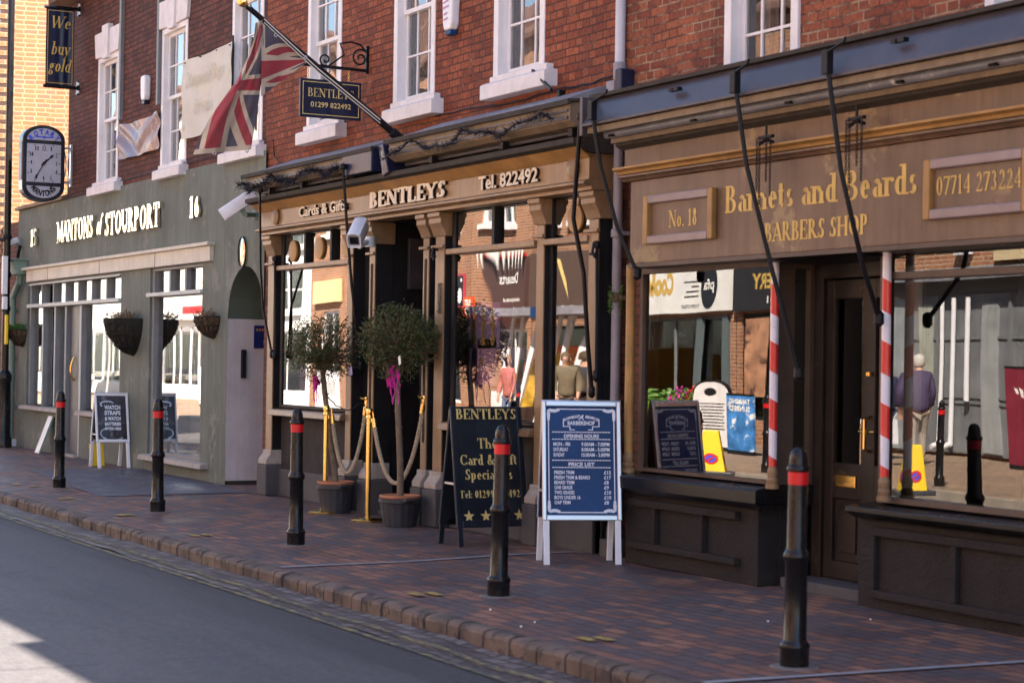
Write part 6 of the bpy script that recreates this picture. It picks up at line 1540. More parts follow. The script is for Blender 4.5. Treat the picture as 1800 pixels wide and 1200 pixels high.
# ------------------------------------------------------------------ hanging gold banner
GXp = onY(141, 90, -.02).x
o = thing('hanging_banner', (GXp, -.05, 6.0), 'tall black hanging banner with gold script words We buy gold', 'banner')
a = onX(131, 16, GXp); b = onX(79, 156, GXp); y0, y1 = b.y, a.y
zt, zb = onX(105, 14, GXp).z, onX(105, 153, GXp).z
m = MB(); nx, nz = 26, 10; G_ = [[(GXp + .014*math.sin(2.2+u_/nx*19)*(u_/nx)**2 + .006*math.sin(v_), y0 + (y1-y0)*u_/nx, zb + (zt-zb)*v_/nz) for v_ in range(nz+1)] for u_ in range(nx+1)]
for i in range(nx):
    for j in range(nz): m.quad(G_[i][j], G_[i+1][j], G_[i+1][j+1], G_[i][j+1])
cl = m.build('cloth', MT['navy'], o, smooth=True)
m = MB()
for z in (zt, zb): m = MB(); m.tube([(GXp, y0-.03, z), (GXp, y1+.05, z)], .026, 10); m.box(GXp-.03, GXp+.03, y1+.05, y1+.09, z-.10, z+.10); m.build('pole', MT['black'], o, smooth=True)
m = MB(); yw = (y1-y0)
for z in (zt, zb):
    for dz in (-.06, .06): m.lathe([(.02, -.02), (.02, .02)], (GXp+.03, y1+.07, z+dz), 8)
m.build('bolt', MT['steel'], o)
m = MB(); m.text(serif('We', .055, zt-zb-.31, .29, .18, .13, .045, slant=.22), (GXp, y0, zb), *EAST, dz=.022); m.text(serif('buy', .075, zt-zb-.70, .27, .19, .13, .045, slant=.22), (GXp, y0, zb), *EAST, dz=.022); m.text(serif('gold', .035, .22, .33, .19, .13, .045, slant=.22), (GXp, y0, zb), *EAST, dz=.022)
H_ = zt-zb
for (u0, u1, v0, v1) in ((.02, yw-.02, H_-.055, H_-.047), (.02, yw-.02, .047, .055), (.02, .028, .055, H_-.055), (yw-.028, yw-.02, .055, H_-.055)): m.text([([(u0, v0), (u1, v0), (u1, v1), (u0, v1)], [(0, 1, 2, 3)])], (GXp, y0, zb), *EAST, dz=.020)
m.build('lettering', MT['goldletter'], cl)

# ------------------------------------------------------------------ projecting sign on a scroll bracket
SXp = onY(646, 100, -.01).x
o = thing('projecting_sign', (SXp, -.05, 4.3), 'black board with gold name and number hanging from a scroll bracket', 'sign')
a = onX(527, 139, SXp); b = onX(634, 145, SXp); c = onX(527, 206, SXp)
y0, y1, zt, zb = a.y, b.y, (a.z+b.z)/2, (c.z + onX(632, 212, SXp).z)/2
m = MB(); m.box(SXp-.02, SXp+.02, y0, y1, zb, zt); bd = m.build('board', MT['navy'], o, bevel=.006)
w_, h_ = y1-y0, zt-zb
m = MB()
for (u0, u1, v0, v1) in ((.025, w_-.025, h_-.033, h_-.026), (.025, w_-.025, .026, .033), (.025, .032, .033, h_-.033), (w_-.032, w_-.025, .033, h_-.033)): m.text([([(u0, v0), (u1, v0), (u1, v1), (u0, v1)], [(0, 1, 2, 3)])], (SXp+.02, y0, zb), *EAST, dz=.002)
m.text(serif('BENTLEYS', .12*w_, .205, .76*w_, .085, .13, .045), (SXp+.02, y0, zb), *EAST, dz=.002); m.text(sans('01299 822492', .17*w_, .105, .66*w_, .052, bold=.012), (SXp+.02, y0, zb), *EAST, dz=.002); m.build('lettering', MT['yellowletter'], bd)
m = MB(); zbar = onX(600, 121, SXp).z; yt = onX(520, 118, SXp).y
m.bar((SXp, yt, zbar+.01), (SXp, -.01, zbar), .03, .028)
za, zb2 = onX(645, 82, SXp).z, onX(645, 130, SXp).z; m.box(SXp-.02, SXp+.02, -.03, .0, zb2, za)
def spiral(cy, cz, r0, r1, a0, turns, n=34): return [(SXp, cy + (r0+(r1-r0)*i/n)*math.cos(a0+turns*2*math.pi*i/n), cz + (r0+(r1-r0)*i/n)*math.sin(a0+turns*2*math.pi*i/n)) for i in range(n+1)]
ys = onX(572, 112, SXp); ye = onX(633, 108, SXp)
m.tube(spiral(ye.y-.0, zbar+.12, .105, .02, R(-20), 1.6), .010, 6); m.tube(spiral(ys.y, zbar+.075, .07, .015, R(-60), -1.3), .009, 6)
m.tube([(SXp, ys.y+.04, zbar+.02), (SXp, ys.y+.2, zbar+.14), (SXp, ye.y-.22, zbar+.25), (SXp, ye.y-.10, zbar+.275), (SXp, ye.y+.0, zbar+.255), (SXp, ye.y+.09, zbar+.16)], .010, 6)
m.build('scroll_bracket', MT['darkmetal'], o, smooth=True)
m = MB()
for y in (y0+.09, y1-.13):
    for k in range(5): m.tube([(SXp + (.008*math.cos(t) if k % 2 else 0), y + (0 if k % 2 else .008*math.cos(t)), zbar - .02 - k*(zbar-zt-.02)/4.5 + .013*math.sin(t)) for t in [2*math.pi*j/8 for j in range(9)]], .003, 4, cap=False)
m.build('chain', MT['brass'], o)

# ------------------------------------------------------------------ flag on its slanting pole
base = onY(702, 243, -.42); FXp = base.x
tip = onX(434, 11, FXp); o = thing('flag_pole', base, 'black pole slanting out over the street with a gilt knob', 'flag pole')
m = MB(); m.tube([base, tip], [.034, .024], 14); m.build('pole', MT['darkmetal'], o, smooth=True)
d_ = (tip-base).normalized()
m = MB(); k = 9; m.tube([tip + d_*(.05*(1-math.cos(math.pi*i/k))) for i in range(k+1)], [max(.004, .042*math.sin(math.pi*i/k)) for i in range(k+1)], 14); m.build('knob', MT['brass'], o, smooth=True)
m = MB(); m.tube([base - d_*.02, base + d_*.10], .048, 12); m.box(base.x-.06, base.x+.06, base.y-.02, base.y+.38, base.z-.14, base.z-.02); m.build('socket', MT['darkmetal'], o, bevel=.008)
m = MB(); lift = Vector((.035, 0, .0)); pts = [tip.lerp(base, .10) + lift, tip.lerp(base, .45) + lift*1.3 - Vector((0, 0, .03)), tip.lerp(base, .86) + lift]; m.tube(pts, .006, 5); m.tube([q - Vector((0, 0, .03)) for q in pts], .005, 5); m.build('halyard', MT['ivory'], o, smooth=True)
def flag_mat():
    m, nt, N, L, b = _new('union_flag_cloth')
    uv = N.new('ShaderNodeUVMap'); s = N.new('ShaderNodeSeparateXYZ'); L.new(uv.outputs[0], s.inputs[0])
    S = _math(nt, 'MULTIPLY', _math(nt, 'SUBTRACT', s.outputs[0], .5), 4.0)       # -2..2 along
    Tt = _math(nt, 'MULTIPLY', _math(nt, 'SUBTRACT', s.outputs[1], .5), 4.0)      # -2..2 across (|1| = edge)
    aS, aT = _math(nt, 'ABSOLUTE', S), _math(nt, 'ABSOLUTE', Tt)
    d = _math(nt, 'DIVIDE', _math(nt, 'SUBTRACT', aS, aT), 1.414)                 # diagonal band (square canton)
    ad = _math(nt, 'ABSOLUTE', d)
    blue, cream, red = (.050, .046, .075), (.50, .40, .29), (.30, .012, .028)
    c = _mix(nt, _math(nt, 'LESS_THAN', ad, .20), blue, cream)
    c = _mix(nt, _math(nt, 'MULTIPLY', _math(nt, 'LESS_THAN', _math(nt, 'ABSOLUTE', _math(nt, 'ADD', d, .03)), .085), 1.0), c, red)
    mn = _math(nt, 'MINIMUM', aS, aT)
    crossw = _math(nt, 'MAXIMUM', _math(nt, 'LESS_THAN', aS, .175), _math(nt, 'LESS_THAN', aT, .34))
    crossr = _math(nt, 'MAXIMUM', _math(nt, 'LESS_THAN', aS, .105), _math(nt, 'LESS_THAN', aT, .205))
    c = _mix(nt, crossw, c, cream); c = _mix(nt, crossr, c, red)
    c = _mix(nt, _math(nt, 'GREATER_THAN', aS, .93), c, cream)
    v = _coord(nt)
    n1 = _noise(nt, v, 7, 6, .7); c = _mix(nt, _math(nt, 'MULTIPLY', _ramp(nt, n1, ((.4, 1), (.7, 0))), .28), c, (.16, .11, .085))
    L.new(c, b.inputs['Base Color']); b.inputs['Roughness'].default_value = .85; b.inputs['Sheen Weight'].default_value = .15
    _bump(nt, _noise(nt, _coord(nt, (1, 300, 300)), 1, 1), .2, .002, b)
    return m
fm = flag_mat()
me_v, me_f, me_uv = [], [], []
def lerp(a, b, t): return a + (b-a)*t
rowsA = [(-1.0, 36, 449, 461, .72, 1.0), (-.75, 62, 446, 463, .55, 1.0), (-.5, 95, 436, 464, .36, 1.0), (-.25, 122, 424, 463, .18, 1.0), (0, 148, 411, 459, -.04, 1.0), (.25, 176, 391, 455, -.14, 1.0), (.5, 207, 369, 451, -.26, 1.0), (.75, 240, 352, 446, -.38, 1.0), (1.0, 272, 339, 441, -.47, 1.0)]
nu, nv = 26, 44
def rowA(s):
    for a, b in zip(rowsA[:-1], rowsA[1:]):
        if a[0] <= s <= b[0]:
            t = (s-a[0])/(b[0]-a[0]); return [lerp(a[k], b[k], t) for k in range(1, 6)]
for j in range(nv+1):
    s = -1 + 2*j/nv; y, xl, xr, tl, tr = rowA(s)
    for i in range(nu+1):
        u_ = i/nu; px = lerp(xl, xr, u_); py = y - 9*u_*max(0, s)**1.2 + (5*(1-u_)*(s < 0))
        dep = .05*math.sin(u_*5.2 + s*1.1) * (.4 + .5*(s+1)/2) + .03*math.sin(u_*11 - s*2) + .010*math.sin(u_*23 + s*5) + .006*math.sin(u_*9 - s*17)
        P_ = onX(px, py, FXp + .07 + dep*.9); me_v.append(P_); me_uv.append((s/4+.5, lerp(tl, tr, u_)/4+.5))
for j in range(nv):
    for i in range(nu): a = j*(nu+1)+i; me_f.append((a, a+nu+1, a+nu+2, a+1))
off = len(me_v); nB, mB = 24, 18
for i in range(nB+1):
    u_ = i/nB; s = .10 + .90*u_
    px = lerp(459, 543, u_); top = lerp(40, 103, u_); bot = lerp(170, 107, u_); mid = lerp(126, 105, u_)
    for j in range(mB+1):
        v_ = j/mB; py = lerp(top, bot, v_)
        half = max(mid-top, 1.0); t = (mid-py)/half if py < mid else -(py-mid)/max(bot-mid, 1.0)*.68
        dep = -.02 + .045*math.sin(u_*6+v_*2)*(1-u_)
        P_ = onX(px, py, FXp + .03 + dep); me_v.append(P_); me_uv.append((s/4+.5, t*.95/4+.5))
for i in range(nB):
    for j in range(mB): a = off + i*(mB+1)+j; me_f.append((a, a+1, a+mB+2, a+mB+1))
fl = thing('flag', tip, 'faded union flag hanging in folds from the slanting pole', 'flag')
me = bpy.data.meshes.new('cloth'); me.from_pydata([tuple(v - tip) for v in me_v], [], me_f); uvl = me.uv_layers.new(name='UVMap')
for lp_ in me.loops: uvl.data[lp_.index].uv = me_uv[lp_.vertex_index]
me.polygons.foreach_set('use_smooth', [True]*len(me_f)); me.materials.append(fm)
cb_ = bpy.data.objects.new('cloth', me); COL.objects.link(cb_); cb_.parent = fl
for px, py in ((377, 269), (434, 265), (485, 62), (537, 101)):
    m = MB(); q = onX(px, py, FXp + .135); m.tube([q + Vector((0, .014*math.cos(t), .014*math.sin(t))) for t in [2*math.pi*i/10 for i in range(11)]], .005, 5, cap=False); m.build('eyelet', MT['steel'], fl)
# floodlight below the pole
p = onY(688, 280, -.35); o = thing('floodlight', p, 'black floodlight hanging in the gap between the two awning boxes', 'floodlight')
m = MB(); m.add([p + Vector(v) for v in ((-.10, -.10, .13), (.06, -.12, .13), (.16, -.10, -.14), (.02, -.10, -.17), (-.10, .10, .13), (.06, .10, .13), (.16, .08, -.14), (.02, .08, -.17))], [(3, 2, 1, 0), (4, 5, 6, 7), (0, 1, 5, 4), (1, 2, 6, 5), (2, 3, 7, 6), (3, 0, 4, 7)]); m.build('housing', MT['navy'], o, bevel=.012)
m = MB(); m.tube([p + Vector((-.02, .08, .1)), p + Vector((-.02, .33, .12))], .02, 8); m.build('arm', MT['darkmetal'], o)
# ------------------------------------------------------------------ sunlit brick building at the end of the row
ang = math.atan2(.978, .2)
dv = Vector((.2, .978, 0)); nvx = Vector((.978, -.2, 0))
c0 = onX(13, 300, -33.4); c0.z = 0
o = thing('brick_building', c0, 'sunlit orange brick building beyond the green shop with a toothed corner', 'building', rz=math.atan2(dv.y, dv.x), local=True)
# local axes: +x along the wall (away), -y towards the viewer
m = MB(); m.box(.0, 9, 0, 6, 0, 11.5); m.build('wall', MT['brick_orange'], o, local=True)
m = MB()
z = 3.0
while z < 11.3:
    m.box(-.22, -.002, -.02, .098, z, z+.079); z += .158
m.build('toothed_corner', MT['brick_orange'], o, local=True)
m = MB(); m.prof([(-.35, 11.5), (6.3, 11.5), (3, 13.2)], -3.2, 9.2); m.build('roof', MT['roof'], o, local=True)
# low brick wall in shade behind the drainpipe and lamp column
m = MB(); m.box(-33.6, -31.86, .10, .40, 0, 3.72)
lw = tag(m.build('brick_wall', MT['brick_pier'], at=None), 'low shaded red brick wall behind the lamp column', 'wall')

# ------------------------------------------------------------------ people
def limb(name, chain, radii, mat, parent, extra=()):
    """one continuous skinned surface along connected joints; chain = list of (index_of_previous, point)"""
    me = bpy.data.meshes.new(name)
    me.from_pydata([tuple(p) for _, p in chain], [(a, i) for i, (a, _) in enumerate(chain) if a is not None], [])
    ob = bpy.data.objects.new(name, me); COL.objects.link(ob); me.materials.append(mat)
    sk = ob.modifiers.new('skin', 'SKIN'); sk.use_smooth_shade = True
    lay = me.skin_vertices[0] if me.skin_vertices else None
    for i, r_ in enumerate(radii):
        lay.data[i].radius = (r_, r_) if not isinstance(r_, tuple) else r_
        lay.data[i].use_root = (i == 0)
    sb = ob.modifiers.new('smooth', 'SUBSURF'); sb.levels = 1; sb.render_levels = 2
    ob.parent = parent
    return ob
SKIN = paint('skin', (.48, .27, .19), .55, .08, 14, .1)
def person(loc, rz, label, H=1.70, coat=(.06, .045, .10), legs=(.30, .27, .24), hair=(.48, .45, .42), stoop=.05, bag=None, stride=.12):
    o = thing('person', loc, label, 'person', rz=rz, local=True)
    k = H/1.72; V = lambda x, y, z: (x*k, y*k, z*k)          # faces -y
    st = stride
    chain = [(None, V(0, .02, .92)), (0, V(0, 0, 1.12)), (1, V(0, -stoop, 1.34)), (2, V(0, -stoop*1.6, 1.46)), (3, V(0, -stoop*2.0-.01, 1.53)), (4, V(0, -stoop*2.2-.03, 1.60)), (5, V(0, -stoop*2.2-.02, 1.68)),
             (2, V(.17, -stoop, 1.40)), (7, V(.235, .0, 1.14)), (8, V(.22, -.13, .93)), (9, V(.21, -.17, .86)), (10, V(.205, -.19, .80)),
             (2, V(-.17, -stoop, 1.40)), (12, V(-.235, .0, 1.14)), (13, V(-.22, -.10, .93)), (14, V(-.21, -.14, .86)), (15, V(-.205, -.16, .80)),
             (0, V(.09, .02, .84)), (17, V(.10, -st*.7, .48)), (18, V(.10, -st*.4, .09)), (19, V(.105, -st*.4-.15, .04)),
             (0, V(-.09, .02, .84)), (21, V(-.10, st*.2, .48)), (22, V(-.10, st*1.1, .10)), (23, V(-.105, st*1.1-.14, .04))]
    rad = [(.15, .11), (.14, .10), (.16, .11), (.06, .06), (.055, .06), (.075, .09), (.068, .085), .05, .042, .035, .03, .02, .05, .042, .035, .03, .02, .08, .06, .042, .035, .08, .06, .042, .035]
    rad = [(r_[0]*k, r_[1]*k) if isinstance(r_, tuple) else r_*k for r_ in rad]
    limb('body', chain, rad, SKIN, o)
    cm = paint('coat_cloth', coat, .7, .18, 14, .3, gscale=40); lm = paint('trouser_cloth', legs, .85, .15, 12, .3); hm = paint('hair', hair, .8, .15, 40, .4)
    limb('jacket', [(None, V(0, .02, .82)), (0, V(0, .02, .95)), (1, V(0, 0, 1.15)), (2, V(0, -stoop, 1.36)), (3, V(0, -stoop*1.6, 1.47)), (3, V(.18, -stoop, 1.40)), (5, V(.245, 0, 1.14)), (6, V(.225, -.13, .92)), (3, V(-.18, -stoop, 1.40)), (8, V(-.245, 0, 1.14)), (9, V(-.225, -.10, .92))],
         [(r_[0]*k, r_[1]*k) for r_ in ((.19, .15), (.19, .15), (.18, .145), (.185, .14), (.08, .08), (.075, .08), (.068, .07), (.055, .055), (.075, .08), (.068, .07), (.055, .055))], cm, o)
    limb('trousers', [(None, V(0, .02, .92)), (0, V(.09, .02, .82)), (1, V(.10, -st*.7, .48)), (2, V(.10, -st*.4, .10)), (0, V(-.09, .02, .82)), (4, V(-.10, st*.2, .48)), (5, V(-.10, st*1.1, .11))], [(r_*k, r_*k) for r_ in (.15, .10, .078, .062, .10, .078, .062)], lm, o)
    for p, q in ((V(.10, -st*.4+.04, .05), V(.105, -st*.4-.17, .035)), (V(-.10, st*1.1+.04, .05), V(-.105, st*1.1-.17, .035))):
        m = MB(); m.tube([p, Vector(p).lerp(Vector(q), .5), q], [.045*k, .05*k, .03*k], 10); m.build('shoe', MT['blackmat'], o, local=True, smooth=True)
    hc = Vector(V(0, -stoop*2.2+.005, 1.635)); m = MB(); n = 14
    prof_ = [(.02, .115), (.06, .10), (.088, .06), (.096, .01), (.09, -.05), (.075, -.075)]
    m.lathe([(r_*k, z_*k) for r_, z_ in reversed(prof_)], hc, 18); hb_ = m.build('hair', hm, o, local=True, smooth=True)
    m = MB()
    for sx in (-.03, .03): m.lathe([(.004, -.004), (.010, 0), (.004, .004)], hc + Vector((sx*k, -.098*k, -.02*k)), 8)
    m.build('eye', MT['blackletter'], o, local=True)
    m = MB(); m.add([hc + Vector(v)*k for v in ((-.012, -.105, -.05), (.012, -.105, -.05), (0, -.128, -.052), (0, -.10, -.008))], [(0, 1, 2), (0, 2, 3), (2, 1, 3)]); m.build('nose', SKIN, o, local=True)
    m = MB()
    for s_ in (-1, 1): m.lathe([(.006*k, -.03*k), (.016*k, -.01*k), (.016*k, .015*k), (.006*k, .03*k)], hc + Vector((s_*.094*k, .0, -.035*k)), 8)
    m.build('ear', SKIN, o, local=True)
    for s_ in (-1, 1):                                       # five separate fingers on each hand
        w_ = Vector(V(s_*.205, -.175 if s_ > 0 else -.145, .80)); m = MB()
        for f_ in range(4):
            L_ = (.070, .080, .075, .058)[f_]*k; p = w_ + Vector(((f_-1.5)*.017*k, 0, .0)); m.tube([p, p + Vector((0, -.012*k, -L_*.5)), p + Vector((0, .0, -L_))], [.0095*k, .0085*k, .006*k], 6)
        p = w_ + Vector((-s_*.03*k, -.01*k, .035*k)); m.tube([p, p + Vector((-s_*.022*k, -.015*k, -.025*k)), p + Vector((-s_*.02*k, -.02*k, -.05*k))], [.011*k, .010*k, .007*k], 6)
        m.build('fingers', SKIN, o, local=True, smooth=True)
    if bag:
        b = Vector(V(-.30, -.12, .55)); m = MB(); m.add([b + Vector(v) for v in ((-.05, -.15, -.2), (.05, -.15, -.2), (.05, .15, -.2), (-.05, .15, -.2), (-.03, -.13, .18), (.03, -.13, .18), (.03, .13, .18), (-.03, .13, .18))], [(3, 2, 1, 0), (4, 5, 6, 7), (0, 1, 5, 4), (1, 2, 6, 5), (2, 3, 7, 6), (3, 0, 4, 7)])
        m.tube([b + Vector((0, -.08, .18)), b + Vector((.05, -.02, .28)), b + Vector((0, .06, .18))], .006, 5)
        bq = o.matrix_basis; q = m.build('carrier_bag', paint('bag_print', (.6, .6, .64), .4, .1, 9, .05, wear_or_glow=((.2, .1, .3), 16, .6)), None, at=(0, 0, 0), bevel=.02)
        q.location = loc; q.rotation_euler = (0, 0, rz); tag(q, 'patterned carrier bag hanging from the hand of the stooping walker', 'bag')
    return o
person((-23.25, -11.75, 0), R(-60), 'person with white hair in a dark purple padded jacket across the road', coat=(.05, .035, .085), stoop=.08, bag=True)
person((-25.0, -12.6, 0), R(-75), 'person in dark navy coat walking beside the white haired one', H=1.62, coat=(.02, .03, .07), legs=(.03, .04, .09), hair=(.42, .30, .18), stoop=.02)
person((-33.6, -12.0, 0), R(-40), 'person in black coat and tan trousers beside the yellow stall', H=1.76, coat=(.03, .03, .035), legs=(.2, .15, .1), hair=(.08, .05, .03), stoop=.0)
person((-33.2, -11.4, 0), R(120), 'person in dark brown top by the yellow stall', H=1.72, coat=(.14, .11, .07), legs=(.05, .045, .04), hair=(.12, .08, .05), stoop=.03)

# ------------------------------------------------------------------ the sunny side of the street
OY = -14.5
def creamw_(): return paint('cream_render_opposite', (.58, .50, .38), .85, .1, 1, .2)
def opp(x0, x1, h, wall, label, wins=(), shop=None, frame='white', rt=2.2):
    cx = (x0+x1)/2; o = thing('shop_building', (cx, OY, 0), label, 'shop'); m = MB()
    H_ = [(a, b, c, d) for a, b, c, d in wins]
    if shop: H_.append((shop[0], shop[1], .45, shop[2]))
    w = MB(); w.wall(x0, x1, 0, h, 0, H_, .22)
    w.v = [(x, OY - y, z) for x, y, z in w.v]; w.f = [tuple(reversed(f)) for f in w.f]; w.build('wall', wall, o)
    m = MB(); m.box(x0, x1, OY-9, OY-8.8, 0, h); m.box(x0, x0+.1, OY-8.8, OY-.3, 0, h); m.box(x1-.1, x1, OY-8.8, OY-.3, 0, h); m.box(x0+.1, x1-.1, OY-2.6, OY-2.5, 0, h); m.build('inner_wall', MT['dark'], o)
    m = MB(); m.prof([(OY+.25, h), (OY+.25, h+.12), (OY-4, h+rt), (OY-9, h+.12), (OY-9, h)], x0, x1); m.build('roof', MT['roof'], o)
    for a, b, c, d in H_:
        f = MB(); t = .07; f.box(a, a+t, OY-.16, OY-.06, c, d); f.box(b-t, b, OY-.16, OY-.06, c, d); f.box(a+t, b-t, OY-.16, OY-.06, d-t, d); f.box(a+t, b-t, OY-.16, OY-.06, c, c+t)
        isshop = shop and (a, b) == (shop[0], shop[1]); nb_ = 3 if not isshop else max(2, int((b-a)/1.1))
        for i in range(1, nb_): x = a+(b-a)*i/nb_; f.box(x-.03, x+.03, OY-.15, OY-.07, c+t, d-t)
        if not isshop:
            mz = (c+d)/2
            for i in range(nb_): f.box(a+(b-a)*i/nb_+(.07 if i == 0 else .03), a+(b-a)*(i+1)/nb_-(.07 if i == nb_-1 else .03), OY-.15, OY-.07, mz-.03, mz+.03)
        q = f.build('shop_window' if isshop else 'window', MT[frame], o)
        p = MB(); p.quad((a+t, OY-.11, c+t), (a+t, OY-.11, d-t), (b-t, OY-.11, d-t), (b-t, OY-.11, c+t)); p.build('pane', MT['glass2'], q)
        if not isshop:
            s = MB(); s.box(a-.1, b+.1, OY-.02, OY+.12, c-.14, c-.002); s.build('sill', MT['white'], q)
    return o
def oppsign(o, x0, x1, z0, z1, col, texts, y=OY+.02, thick=.12, nm='fascia', mt=None):
    m = MB(); m.box(x0, x1, y, y+thick, z0, z1); b = m.build(nm, mt or paint(nm + '_board', col, .5, .08, 3, .05), o)
    for it, mat in texts:
        m = MB(); m.text(it, (0, y+thick, 0), *OPP, dz=.004); m.build('lettering', mat, b)
    return b
blackl, whitel, goldl, redl = MT['blackletter'], MT['whiteletter'], MT['goldletter'], MT['red']
# grey shop with white pipes, opposite the barber
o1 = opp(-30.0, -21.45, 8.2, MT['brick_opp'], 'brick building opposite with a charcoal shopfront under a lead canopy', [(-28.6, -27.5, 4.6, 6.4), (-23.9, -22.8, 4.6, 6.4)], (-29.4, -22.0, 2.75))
m = MB(); m.prof([(OY+.02, 3.02), (OY+.42, 2.98), (OY+.42, 3.03), (OY+.02, 3.22)], -29.8, -21.6); m.build('canopy', MT['lead'], o1)
oppsign(o1, -29.9, -21.6, 2.76, 3.015, (.11, .115, .12), [], thick=.10)
m = MB(); m.box(-26.9, -23.0, OY+.02, OY+.09, .06, 2.75)
m.build('shutter_panel', paint('charcoal_panel', (.19, .20, .215), .5, .25, 2, .1, streak=.4), o1)
for xa, xb, z0_, z1_, c_ in ((-26.45, -26.05, .85, 2.6, (.40, .42, .36)), (-27.0, -26.62, .1, 2.7, (.30, .33, .36)), (-24.6, -24.25, .1, 2.6, (.33, .35, .36))):
    m = MB(); m.box(xa, xb, OY+.092, OY+.13, z0_, z1_); m.build('pale_panel', paint('pale_door_panel', c_, .5, .2, 3, .1, streak=.4), o1)
m = MB()
for x in (-26.7, -25.9, -24.0): m.box(x, x+.06, OY+.092, OY+.15, .06, 2.75)
for z in (.9, 1.0, 2.0): m.box(-26.9, -23, OY+.092, OY+.12, z, z+.05)
m.build('panel_moulding', MT['greyframe'], o1)
for x in (-25.62, -25.26, -24.86):
    m = MB(); m.tube([(x, OY+.22, .18 if x < -24.9 else .95), (x, OY+.22, 2.70)], .05, 12); m.tube([(x, OY+.22, .2), (x, OY+.42, .16)], .05, 10) if x < -24.9 else None
    m.build('white_pipe', MT['whiteplastic'], o1, smooth=True)
q = thing('alarm_box', (-25.2, OY, 3.5), 'white bell box with blue print on the brickwork opposite', 'alarm box')
m = MB(); m.add([(-25.42, OY+.02, 3.42), (-24.98, OY+.02, 3.42), (-25.08, OY+.02, 3.78), (-25.32, OY+.02, 3.78), (-25.42, OY+.16, 3.42), (-24.98, OY+.16, 3.42), (-25.08, OY+.13, 3.78), (-25.32, OY+.13, 3.78)], [(0, 3, 7, 4), (1, 5, 6, 2), (4, 7, 6, 5), (2, 6, 7, 3), (0, 4, 5, 1), (0, 1, 2, 3)]); m.build('cover', MT['whiteplastic'], q, bevel=.02)
m = MB()
for i in range(4): m.text([([(25.06, 3.50+i*.05), (25.34, 3.50+i*.05), (25.34, 3.525+i*.05), (25.06, 3.525+i*.05)], [(0, 1, 2, 3)])], (0, OY+.17, 0), *OPP, dz=.012)
m.build('print', MT['blue'], q)
oppsign(o1, -24.4, -22.2, 3.28, 3.95, (.62, .50, .30), [], nm='cream_sign')
o0 = opp(-21.43, -12.5, 8.9, creamw_(), 'cream rendered building opposite the far end of the barber shop', [(-20.4, -19.3, 4.7, 6.6), (-17.5, -16.4, 4.7, 6.6), (-14.6, -13.5, 4.7, 6.6)], (-20.9, -13.1, 2.6), 'white')
oppsign(o0, -21.2, -12.8, 2.8, 3.5, (.05, .09, .10), [])
oz = opp(-12.48, 8, 8.6, MT['brick_opp2'], 'long brick building across the road with a dark red fascia', [(-11 + 3*i, -9.9 + 3*i, 4.6, 6.4) for i in range(6)], (-11.8, -3, 2.6), 'white')
oppsign(oz, -12.1, -2.7, 2.8, 3.5, (.30, .04, .05), [])
# black bakery
o2 = opp(-31.85, -30.02, 8.4, MT['brick_opp2'], 'narrow brick building opposite with a black and gold bakery fascia', [(-31.4, -30.5, 4.6, 6.3)], (-31.7, -30.2, 2.5), 'blackmat')
oppsign(o2, -31.82, -30.05, 2.55, 3.45, (.025, .025, .03), [(sans('BAKERY', 30.2, 2.98, 1.05, .30, bold=.03), goldl), (sans('41', 30.6, 2.68, .25, .16), whitel)])
m = MB(); m.box(-31.5, -30.9, OY+.02, OY+.05, .9, 2.4); b = m.build('photo_poster', paint('poster_face', (.42, .22, .13), .4, .5, 2.5, 0, wear_or_glow=((.10, .05, .04), 2.2, .55)), o2)
# white fronted shop with the dark oval badge
o3 = opp(-36.9, -31.87, 8.8, MT['brick_opp'], 'building opposite with a wide white fascia and dark oval badge', [(-36.2, -35.2, 4.7, 6.5), (-33.6, -32.6, 4.7, 6.5)], (-36.7, -32.1, 2.5), 'greyframe')
ov = ([(32.72 + .30*math.cos(2*math.pi*i/28), 3.10 + .47*math.sin(2*math.pi*i/28)) for i in range(28)], [tuple(range(28))])
fb_ = oppsign(o3, -36.85, -31.95, 2.58, 3.72, (.74, .74, .72), [([ov], MT['slate']), (sans('Cook', 34.1, 3.0, 1.0, .44, bold=.06), goldl), (sans('01299 878542', 33.05, 2.68, .75, .075, bold=.01), blackl), ([([(33.1, z_), (33.6+d_, z_), (33.6+d_, z_+.03), (33.1, z_+.03)], [(0, 1, 2, 3)]) for z_, d_ in ((3.2, .1), (3.1, -.2), (3.0, .0), (2.9, .08))], blackl)])
m = MB(); m.text(sans('pfa', 32.53, 3.03, .38, .22, bold=.02), (0, OY+.14, 0), *OPP, dz=.01); m.build('lettering', whitel, fb_)
m = MB(); m.box(-33.25, -33.05, OY-.05, OY+.04, .45, 2.5); m.box(-32.35, -32.15, OY-.05, OY+.04, .45, 2.5); m.build('pilaster', paint('grey_green_wood', (.10, .13, .14), .5, .1, 4, .1), o3)
m = MB(); m.box(-34.9, -33.5, OY-.2, OY-.17, 1.85, 2.35); b = m.build('window_board', MT['slate'], o3); m = MB(); m.text(sans("Cook's", 34.0, 2.12, .5, .14, bold=.03), (0, OY-.17, 0), *OPP, dz=.006); m.text(sans('01299 878561', 33.9, 1.95, .7, .08), (0, OY-.17, 0), *OPP, dz=.006); m.build('lettering', whitel, b)
m = MB(); m.box(-36.3, -35.6, OY-.2, OY-.17, .9, 2.2); b = m.build('window_board', MT['blackmat'], o3)
m = MB()
for i in range(9): m.text([([(35.7, 2.05-i*.11), (36.2-.06*(i % 4), 2.05-i*.11), (36.2-.06*(i % 4), 2.085-i*.11), (35.7, 2.085-i*.11)], [(0, 1, 2, 3)])], (0, OY-.17, 0), *OPP, dz=.006)
m.build('lettering', whitel, b)
